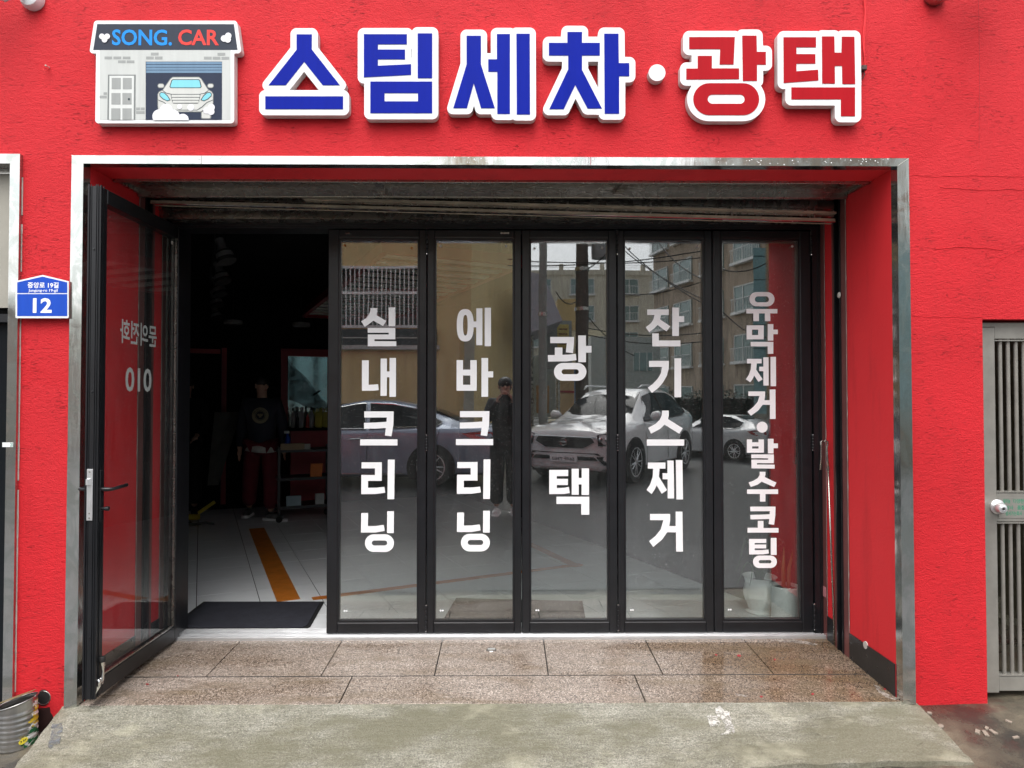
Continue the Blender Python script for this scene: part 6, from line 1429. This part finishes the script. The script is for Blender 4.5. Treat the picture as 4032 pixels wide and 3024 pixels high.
# utility poles with wires
def pole(u0, u1, D, lab, h, col, tf=False):
    x = OX((u0 + u1) / 2, D); r_ = (OX(u1, D) - OX(u0, D)) / 2; root = empty('utility_pole', (x, OY(D), -.06), lab, 'utility pole')
    m = MB(); m.tube([(x, OY(D), -.06), (x, OY(D), h)], r_, 16, rs=[r_ * 1.06, r_ * .85]); obj('pole_shaft', m, col, root, smooth=True)
    m = MB(); m.box(x - .9, x + .9, OY(D) - .05, OY(D) + .05, h - 1.0, h - .9); obj('cross_arm', m, M['steel_dark'], root)
    for k in range(4): m = MB(); m.tube([(x - .8 + k * .53, OY(D), h - .9), (x - .8 + k * .53, OY(D), h - .72)], .04, 8); obj('insulator', m, M['signside'], root)
    for z in ((3.4, 4.3) if tf else (3.0,)): m = MB(); m.tube([(x, OY(D), z), (x, OY(D), z + .08)], r_ * 1.12, 14); obj('strap', m, M['steel_dark'], root)
    if tf: m = MB(); m.tube([(x + .42, OY(D), 4.6), (x + .42, OY(D), 5.3)], .20, 16); obj('transformer', m, pm('grey drum', (.24, .25, .25), .5), root); m = MB(); m.box(x + .1, x + .3, OY(D) - .05, OY(D) + .05, 4.9, 5.0); obj('transformer_arm', m, M['steel_dark'], root)
    return x, OY(D)
P1_ = pole(2121, 2154, 13.2, 'pale concrete utility pole, the left of the two mirrored in the middle leaf', 9.0, plain('pale pole concrete', (.30, .32, .29), .8)); P2_ = pole(2267, 2318, 15.5, 'thick dark utility pole with a drum transformer, mirrored in the middle leaf', 9.6, plain('dark pole concrete', (.105, .09, .075), .85, 0, .25), True)
def wire(p, q, sag, lab, r_=.012):
    p, q = Vector(p), Vector(q); m = MB(); pts = []
    for i in range(15): t = i / 14; v = p.lerp(q, t); v.z -= sag * 4 * t * (1 - t); pts.append(v)
    m.tube(pts, r_, 5); o = obj('overhead_wire', m, M['rubber'], None, loc=tuple(p)); tag(o, lab, 'overhead wire', 'overhead wires strung between the poles')
WLAB = ['topmost level wire across the mirrored sky of the middle leaf', 'wire rising steeply right from the thick dark pole to the top of the middle leaf', 'upper of two wires slanting down right across the fourth leaf', 'lower of two wires slanting down right across the fourth leaf', 'short wire slanting across the top right corner of the fourth leaf',
 'wire rising gently right across the middle of the fourth leaf', 'wire rising right just below the mirrored roof railing', 'wire crossing in front of the cream house windows', 'wire crossing just above the mirrored grey house', 'lower wire sagging across the last leaf', 'upper wire across the top of the last leaf', 'short wire linking the two mirrored utility poles', 'wire dropping right from the thick dark pole to the grey house']
D = 24
for k, (ua, va, ub, vb, Da, Db) in enumerate(((2000, 1020, 2800, 1008, 15, 15), (2268, 1075, 2420, 960, 15.5, 12), (2440, 965, 2800, 1190, 16, 13), (2455, 960, 2800, 1210, 16, 13), (2600, 960, 2800, 1110, 15, 12), (2430, 1160, 2800, 1095, 17, 14), (2000, 1045, 2800, 980, 16, 13), (2300, 1290, 2800, 1305, 15.5, 14), (2318, 1320, 2800, 1340, 15.5, 14), (2850, 1230, 3040, 1330, 13, 12), (2850, 1060, 3040, 1020, 14, 13), (2190, 1150, 2266, 1190, 14, 15.5), (2318, 1250, 2500, 1400, 15.5, 17))):
    wire((OX(ua, Da), OY(Da), OZ(va, Da)), (OX(ub, Db), OY(Db), OZ(vb, Db)), .12, WLAB[k])
# hedge at the right of the white car
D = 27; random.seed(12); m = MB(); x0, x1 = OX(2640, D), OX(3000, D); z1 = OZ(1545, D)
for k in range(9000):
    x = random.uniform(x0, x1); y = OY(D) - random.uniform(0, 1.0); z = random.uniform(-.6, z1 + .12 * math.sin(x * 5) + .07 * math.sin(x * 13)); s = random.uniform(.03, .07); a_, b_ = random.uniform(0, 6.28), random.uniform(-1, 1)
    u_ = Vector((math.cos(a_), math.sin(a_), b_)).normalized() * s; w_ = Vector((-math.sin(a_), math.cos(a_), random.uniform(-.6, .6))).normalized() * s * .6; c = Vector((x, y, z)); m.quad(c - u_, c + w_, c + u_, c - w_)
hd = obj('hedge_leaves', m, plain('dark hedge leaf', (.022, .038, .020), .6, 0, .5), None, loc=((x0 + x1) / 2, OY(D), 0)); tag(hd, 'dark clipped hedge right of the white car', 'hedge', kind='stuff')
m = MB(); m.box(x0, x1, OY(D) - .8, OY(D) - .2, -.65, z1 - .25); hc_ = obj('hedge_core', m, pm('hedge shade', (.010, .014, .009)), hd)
# --- right part of the street: low houses so the steel and sky see a street, not a void
for k, (x0, x1, y, h, col, lab) in enumerate(((17.5, 25, -12, 5.2, (.40, .37, .32), 'grey-beige two-storey house far to the right across the street'), (-22, -12.6, -12, 3.6, (.36, .33, .30), 'low grey house far to the left across the street'))):
    b = empty('street_house', (x0, y, -.06), lab, 'building'); mt = plain('house render %d' % k, col, .8)
    hs = [(x0 + 1 + j * 2.3, x0 + 2.4 + j * 2.3, zz, zz + 1.2) for j in range(3) for zz in ((.9, 3.6) if h > 4 else (.9,))]; obj('wall', wall_holes(x0, x1, -.1, h, hs, y, y - .25), mt, b)
    m = MB(); m.box(x0, x1, y - 6, y - .26, -.1, h - .1); obj('house_core', m, mt, b)
    for q in hs:
        m = MB(); m.box(q[0], q[1], y - .18, y - .14, q[2], q[3]); w = obj('window', m, M['winglass'], b)
    m = MB(); m.box(x0 - .2, x1 + .2, y - 6.2, y + .2, h, h + .2); obj('roof', m, M['concrete'], b)
# ================================================================== CARS
def car(root_label, L, Wd, st, glass, paint, wheel_r, wb, fx, side_windows, ws, rw, name='parked_car', plate=None, extras=None):
    """local frame: nose at x=0, length along +x, y across, z up; st rows: x, zbot, zbelt, ztop, halfwidth, halfwidth_belt, halfwidth_top"""
    root = empty(name, (0, 0, 0), root_label, 'car')
    N = 11; rings = []
    for (x, zb, zs_, zt, w, wb_, wt) in st:
        zm = zb + (zs_ - zb) * .45; has = zt - zs_ > .12; zw = zs_ + (zt - zs_) * .86 if has else zs_ + (zt - zs_) * .5
        half = [(0, zb), (w * .80, zb), (w * .965, zb + .06), (w, zm), (w * .985, zs_ - .08), (wb_, zs_), (wb_ - .015 if has else wb_ * .93, zs_ + .012 if has else zs_ + (zt - zs_) * .45), (wt, zw), (wt * .86, zt - .012), (wt * .5, zt), (0, zt + .012)]
        rings.append([(x, y, z) for y, z in half] + [(x, -y, z) for y, z in half[-2:0:-1]])
    n = len(rings[0]); m = MB(); m.add([v for q in rings for v in q], [(i * n + k, i * n + (k + 1) % n, (i + 1) * n + (k + 1) % n, (i + 1) * n + k) for i in range(len(rings) - 1) for k in range(n)] + [tuple(range(n)), tuple(range((len(rings) - 1) * n, len(rings) * n))])
    body = obj('body', m, paint, root, smooth=38)
    bv = body.modifiers.new('b', 'BEVEL'); bv.width = .02; bv.segments = 2; bv.limit_method = 'ANGLE'; bv.angle_limit = R(35)
    def interp(x):
        for i in range(len(st) - 1):
            if st[i][0] <= x <= st[i + 1][0]: t = (x - st[i][0]) / (st[i + 1][0] - st[i][0]); return [st[i][k] * (1 - t) + st[i + 1][k] * t for k in range(7)]
        return st[-1]
    def ys(x, z):
        s = interp(x); zs_, zt, wb_, wt = s[2], s[3], s[5], s[6]; zw = zs_ + (zt - zs_) * .86; t = max(0, min(1, (z - zs_) / max(.01, zw - zs_))); return wb_ * (1 - t) + wt * t
    for poly in side_windows:
        for sg in (1, -1):
            dens = []
            for i in range(len(poly)):
                a_, b_ = poly[i], poly[(i + 1) % len(poly)]
                for k in range(4): t = k / 4; dens.append((a_[0] * (1 - t) + b_[0] * t, a_[1] * (1 - t) + b_[1] * t))
            cx_, cz_ = sum(p[0] for p in dens) / len(dens), sum(p[1] for p in dens) / len(dens); vs = [(cx_, sg * (ys(cx_, cz_) + .012), cz_)] + [(x, sg * (ys(x, z) + .012), z) for x, z in dens]; nn = len(dens)
            m = MB(); m.add(vs, [(0, 1 + i, 1 + (i + 1) % nn) for i in range(nn)]); w = obj('side_window', m, glass, root)
            m = MB(); m.tube([(x, sg * (ys(x, z) + .014), z) for x, z in dens] + [(dens[0][0], sg * (ys(*dens[0]) + .014), dens[0][1])], .009, 5); obj('window_trim', m, M['chrome'] if extras != 'suv' else M['rubber'], w)
    for nm, (xa, za_, wa, xb_, zb_2, wb2) in (('windscreen', ws), ('rear_window', rw)):
        m = MB(); vs = []; sgn = -1 if nm == 'windscreen' else 1
        for i in range(5):
            t = i / 4; x = xa + (xb_ - xa) * t; z = za_ + (zb_2 - za_) * t; w_ = wa + (wb2 - wa) * t
            for j in range(9): q = -1 + j / 4; vs.append((x + sgn * .012 - sgn * .05 * (q * q), w_ * q, z + .020 + .03 * math.sin(t * math.pi) - .012 * q * q))
        m.add(vs, [(i * 9 + j, i * 9 + j + 1, (i + 1) * 9 + j + 1, (i + 1) * 9 + j) for i in range(4) for j in range(8)]); obj(nm, m, glass, root, smooth=True)
    for xw in (fx, fx + wb):
        for sg in (1, -1):
            w_ = interp(xw)[4]; c = (xw, 0, wheel_r)
            m = MB(); ar = [(xw + (wheel_r * 1.22) * math.cos(a_), wheel_r + (wheel_r * 1.22) * math.sin(a_)) for a_ in [math.pi * k / 16 - .25 for k in range(17)]] ; ar += [(xw - wheel_r * 1.22, wheel_r * .55), (xw + wheel_r * 1.22, wheel_r * .55)]
            ar = [(xw + (wheel_r * 1.19) * math.cos(a_), wheel_r + (wheel_r * 1.19) * math.sin(a_)) for a_ in [-.5 + (math.pi + 1.0) * k / 22 for k in range(23)]]
            m.prism([ar], lambda a_, b_, d: (a_, sg * d, b_), w_ * .90, w_ + .006); obj('wheel_arch', m, M['rubber'], root)
            m = MB(); yo_ = w_ + .012; m.lathe([(wheel_r * .66, sg * (yo_ - .20)), (wheel_r * .97, sg * (yo_ - .20)), (wheel_r, sg * (yo_ - .16)), (wheel_r, sg * (yo_ - .03)), (wheel_r * .96, sg * yo_), (wheel_r * .70, sg * yo_)], c, 32, 'y'); tw = obj('wheel', m, M['rubber'], root, smooth=40)
            m = MB(); m.lathe([(wheel_r * .70, sg * (yo_ - .02)), (wheel_r * .70, sg * (yo_ + .004)), (wheel_r * .64, sg * (yo_ + .002)), (wheel_r * .63, sg * (yo_ - .05))], c, 28, 'y', False); m.lathe([(wheel_r * .16, sg * (yo_ - .05)), (wheel_r * .15, sg * (yo_ + .004)), (.001, sg * (yo_ + .006))], c, 14, 'y', False)
            for k in range(10):
                a_ = 2 * math.pi * k / 10 + .2 * (k % 2); m.tube([(xw + wheel_r * .1 * math.cos(a_), sg * (yo_ - .003), wheel_r + wheel_r * .1 * math.sin(a_)), (xw + wheel_r * .65 * math.cos(a_), sg * (yo_ - .008), wheel_r + wheel_r * .65 * math.sin(a_))], .012, 6, rs=[.016, .011])
            obj('rim', m, M['alu'], tw, smooth=40)
    return root, interp, ys
SP = plain('silver blue car paint', (.34, .40, .50), .24, .30, .04, coat=.6); WP = plain('white car paint', (.80, .82, .82), .18, 0, .03, coat=1)
def fc(y):
    y = abs(y)
    return 0 if y < .50 else (.05 * (y - .50) / .26 if y < .76 else .05 + .20 * (y - .76) / .14)
# grey-blue sedan, side on, tail to the right
st = [(.0, .26, .56, .60, .62, .60, .40), (.06, .20, .60, .66, .78, .74, .55), (.35, .17, .68, .76, .90, .86, .62), (.9, .16, .76, .86, .92, .88, .64), (1.35, .16, .84, .93, .92, .885, .66), (1.55, .16, .87, 1.0, .92, .885, .68), (2.15, .16, .90, 1.36, .92, .885, .62), (2.6, .16, .91, 1.435, .92, .885, .61), (3.1, .16, .93, 1.43, .92, .885, .60), (3.6, .16, .95, 1.34, .92, .88, .58), (4.05, .17, .97, 1.17, .92, .87, .60), (4.4, .18, .97, 1.05, .915, .86, .62), (4.75, .20, .94, 1.02, .88, .83, .60), (4.88, .24, .86, .95, .80, .76, .55), (4.93, .34, .72, .80, .70, .66, .5)]
sd, sdi, ysf = car('grey-blue sedan parked side on, tail to the right, mirrored in the two left leaves', 4.93, .92, st, M['carglass'], SP, .335, 2.85, .92,
    [[(1.62, .95), (2.10, 1.30), (2.55, 1.375), (2.66, 1.38), (2.68, .97)], [(2.74, .975), (2.72, 1.38), (3.1, 1.372), (3.5, 1.30), (3.95, 1.08), (3.85, 1.02)]], (1.50, .99, .66, 2.18, 1.36, .56), (3.52, 1.36, .54, 4.30, 1.06, .60))
for sg in (1, -1):
    m = MB(); m.prism([[(4.28, .90), (4.60, .93), (4.84, .905), (4.86, .82), (4.60, .78), (4.42, .82)]], lambda a_, b_, d: (a_, sg * (sdi(a_)[4] + d), b_), -.06, .014); obj('tail_light', m, plain('red tail lamp', (.62, .012, .02), .15, 0, .1, coat=1), sd)
    for xa in (2.45, 3.55): m = MB(); m.tube([(xa, sg * .925, .80), (xa + .09, sg * .945, .805), (xa + .18, sg * .925, .81)], .014, 6); obj('door_handle', m, M['chrome'], sd)
    m = MB(); m.tube([(2.705, sg * .925, .28), (2.72, sg * .931, .6), (2.72, sg * .905, .9)], .004, 4); m.tube([(1.6, sg * .925, .28), (1.58, sg * .931, .6), (1.56, sg * .905, .88)], .004, 4); m.tube([(3.66, sg * .925, .55), (3.85, sg * .93, .75), (3.9, sg * .90, .95)], .004, 4); obj('door_gap', m, M['rubber'], sd)
    m = MB(); m.tube([(1.3, sg * .93, .24), (3.3, sg * .93, .24)], .012, 5); obj('sill_trim', m, M['chrome'], sd)
    m = MB(); m.tube([(1.78, sg * .93, 1.0), (1.75, sg * 1.03, 1.02)], .07, 10, rs=[.04, .075]); obj('door_mirror', m, SP, sd, smooth=True)
m = MB(); m.add([(3.42, 0, 1.395), (3.62, 0, 1.44), (3.66, 0, 1.36), (3.62, .03, 1.35), (3.62, -.03, 1.35)], [(0, 1, 3), (0, 4, 1), (1, 2, 3), (1, 4, 2), (0, 3, 4), (2, 4, 3)]); obj('roof_fin', m, SP, sd)
sd.location = (OX(1975, 11.4) - 4.93, OY(11.2) - .93, -.06)
# white SUV, nose towards the shop
st = [(.0, .30, .80, .86, .55, .50, .40), (.05, .26, .86, .93, .78, .72, .60), (.25, .22, .93, 1.0, .90, .84, .66), (.8, .20, .98, 1.07, .93, .88, .70), (1.15, .20, 1.0, 1.10, .93, .89, .72), (1.30, .20, 1.02, 1.18, .93, .89, .72), (1.95, .20, 1.04, 1.60, .93, .89, .62), (2.4, .20, 1.06, 1.665, .93, .89, .61), (3.2, .20, 1.09, 1.66, .93, .885, .60), (3.75, .21, 1.12, 1.58, .925, .875, .58), (4.15, .24, 1.13, 1.36, .90, .85, .58), (4.36, .30, 1.02, 1.16, .82, .78, .55), (4.41, .40, .85, .95, .70, .66, .5)]
sv, _, ysf = car('white sport utility car parked nose to the shop, mirrored in the third and fourth leaves', 4.41, .93, st, M['carglass'], WP, .365, 2.65, .90,
    [[(1.42, 1.06), (1.92, 1.50), (2.35, 1.575), (2.5, 1.58), (2.5, 1.09)], [(2.56, 1.095), (2.56, 1.58), (3.2, 1.57), (3.5, 1.50), (3.80, 1.28), (3.75, 1.18), (3.5, 1.13)]], (1.24, 1.13, .69, 1.97, 1.58, .57), (3.80, 1.55, .52, 4.22, 1.25, .54), extras='suv')
def fp(name, pts, x, mat, par, dep=.02, curve=.16, lab=None):
    m = MB(); m.prism([pts], lambda a_, b_, d: (x + fc(a_) + d, a_, b_), -dep, .03); return obj(name, m, mat, par)
fp('grille', [(-.50, .81), (.50, .81), (.56, .74), (.36, .64), (-.36, .64), (-.56, .74)], -.012, M['rubber'], sv, .022, .20); m = MB(); m.tube([(-.030 + fc(y), y, .822) for y in (-.60, -.5, -.2, 0, .2, .5, .60)], .012, 6); obj('grille_bar', m, M['chrome'], sv)
m = MB(); m.lathe([(.062, -.050), (.062, -.040), (.050, -.040), (.050, -.050)], (0, 0, .735), 24, 'x', False); m.tube([(-.045, -.05, .725), (-.05, 0, .750), (-.045, .05, .725)], .006, 6); m.tube([(-.045, -.05, .745), (-.05, 0, .720), (-.045, .05, .745)], .006, 6); obj('emblem', m, M['chrome'], sv)
fp('lower_bumper', [(-.62, .56), (.62, .56), (.84, .38), (.84, .26), (-.84, .26), (-.84, .38)], .0, M['rubber'], sv, .035, .20); fp('bumper_slot', [(-.55, .50), (.55, .50), (.62, .44), (-.62, .44)], -.034, M['carglass'], sv, .006, .20)
for sg in (1, -1):
    m = MB(); m.prism([[(.60, .86), (.72, .89), (.88, .93), (.88, .82), (.80, .70), (.64, .68)]], lambda a_, b_, d: (d + fc(a_) + (b_ - .78) * .25 - .012, sg * a_, b_), -.012, .05); hl = obj('headlight', m, M['carglass'], sv)
    for q in (.67, .77): m = MB(); m.lathe([(.001, -.01), (.036, .0), (.04, .02)], (fc(q) - .030, sg * q, .79), 14, 'x', False); obj('headlight_lens', m, M['chrome'], hl)
    m = MB(); m.prism([[(.60, .50), (.82, .52), (.84, .40), (.74, .36)]], lambda a_, b_, d: (d + fc(a_), sg * a_, b_), -.045, .02); obj('fog_lamp', m, M['carglass'], sv)
    m = MB(); m.tube([(1.9, sg * .56, 1.655), (2.05, sg * .58, 1.715), (3.3, sg * .57, 1.725), (3.55, sg * .55, 1.655)], .016, 8); obj('roof_rail', m, M['alu'], sv, smooth=True)
    m = MB(); m.tube([(1.62, sg * .92, 1.12), (1.60, sg * .99, 1.15), (1.58, sg * 1.09, 1.16), (1.60, sg * 1.13, 1.16)], .07, 12, rs=[.03, .075, .09, .05]); obj('door_mirror', m, WP, sv, smooth=True)
    for xa in (2.30, 3.25): m = MB(); m.tube([(xa, sg * .925, .93), (xa + .09, sg * .945, .935), (xa + .18, sg * .925, .94)], .015, 6); obj('door_handle', m, WP, sv)
    m = MB(); m.tube([(2.53, sg * .935, .32), (2.53, sg * .94, .7), (2.53, sg * .90, 1.06)], .004, 4); m.tube([(1.42, sg * .935, .32), (1.40, sg * .94, .7), (1.38, sg * .90, 1.03)], .004, 4); obj('door_gap', m, M['rubber'], sv)
pl = fp('number_plate', [(-.26, .40), (.26, .40), (.26, .51), (-.26, .51)], -.042, M['vinyl'], sv, .006, .02)
m = text_mb('56라 7360', lambda s_, t: (-.0495, .215 - .43 * s_, .418 + .074 * t), .02); obj('plate_number', m, M['ink'], pl)
for xs_ in (1.75, 1.85):
    pass
m = MB(); m.bbox(1.95, 2.15, .25, .60, .75, 1.30, .05); m.bbox(1.98, 2.10, .33, .52, 1.32, 1.50, .04)
hcx = OX(2206, 11.75); sv.location = (OX(2222, 11.6), OY(11.6), -.06); sv.rotation_euler = (0, 0, R(-90 + 33))
# white saloon at the right, tail towards us
st = [(.0, .28, .60, .66, .60, .56, .42), (.3, .19, .72, .80, .88, .82, .60), (.9, .17, .82, .92, .91, .86, .64), (1.3, .17, .88, .97, .91, .87, .66), (1.5, .17, .90, 1.05, .91, .87, .68), (2.1, .17, .93, 1.40, .91, .87, .61), (2.7, .17, .95, 1.46, .91, .87, .60), (3.3, .17, .97, 1.44, .91, .87, .59), (3.8, .18, 1.0, 1.30, .91, .87, .58), (4.15, .20, 1.02, 1.14, .89, .84, .60), (4.42, .23, .98, 1.06, .84, .79, .58), (4.5, .34, .80, .90, .70, .66, .5)]
sh_, shi, _ = car('white saloon with red tail lamp, parked farther off, mirrored in the last leaf', 4.5, .91, st, M['carglass'], plain('pearl white car paint', (.60, .62, .63), .2, 0, .03, coat=1), .325, 2.6, .88,
    [[(1.6, .98), (2.1, 1.33), (2.6, 1.41), (2.6, 1.0)], [(2.67, 1.0), (2.67, 1.41), (3.2, 1.38), (3.68, 1.22), (3.62, 1.08), (3.4, 1.03)]], (1.45, 1.03, .66, 2.12, 1.39, .55), (3.34, 1.42, .52, 4.08, 1.14, .58))
for sg in (1, -1):
    m = MB(); m.prism([[(3.95, .96), (4.2, 1.0), (4.46, .95), (4.47, .86), (4.25, .84), (4.08, .88)]], lambda a_, b_, d: (a_, sg * (shi(a_)[4] + d), b_), -.06, .014); obj('tail_light', m, plain('dark red tail lamp', (.30, .015, .02), .15, 0, .1, coat=1), sh_)
    m = MB(); m.tube([(1.72, sg * .92, 1.03), (1.70, sg * 1.02, 1.05)], .07, 10, rs=[.04, .075]); obj('door_mirror', m, M['signwhite'], sh_, smooth=True)
m = MB(); m.box(4.49, 4.52, -.26, .26, .62, .74); obj('number_plate', m, M['vinyl'], sh_)
_ang = R(52); _wd = Vector((OX(2889, 21.5), OY(21.5), 0)); _loc = Vector((.88 + 2.6, .91, 0)); _loc.rotate(Euler((0, 0, _ang))); sh_.location = (_wd.x - _loc.x, _wd.y - _loc.y, -.60); sh_.rotation_euler = (0, 0, _ang)
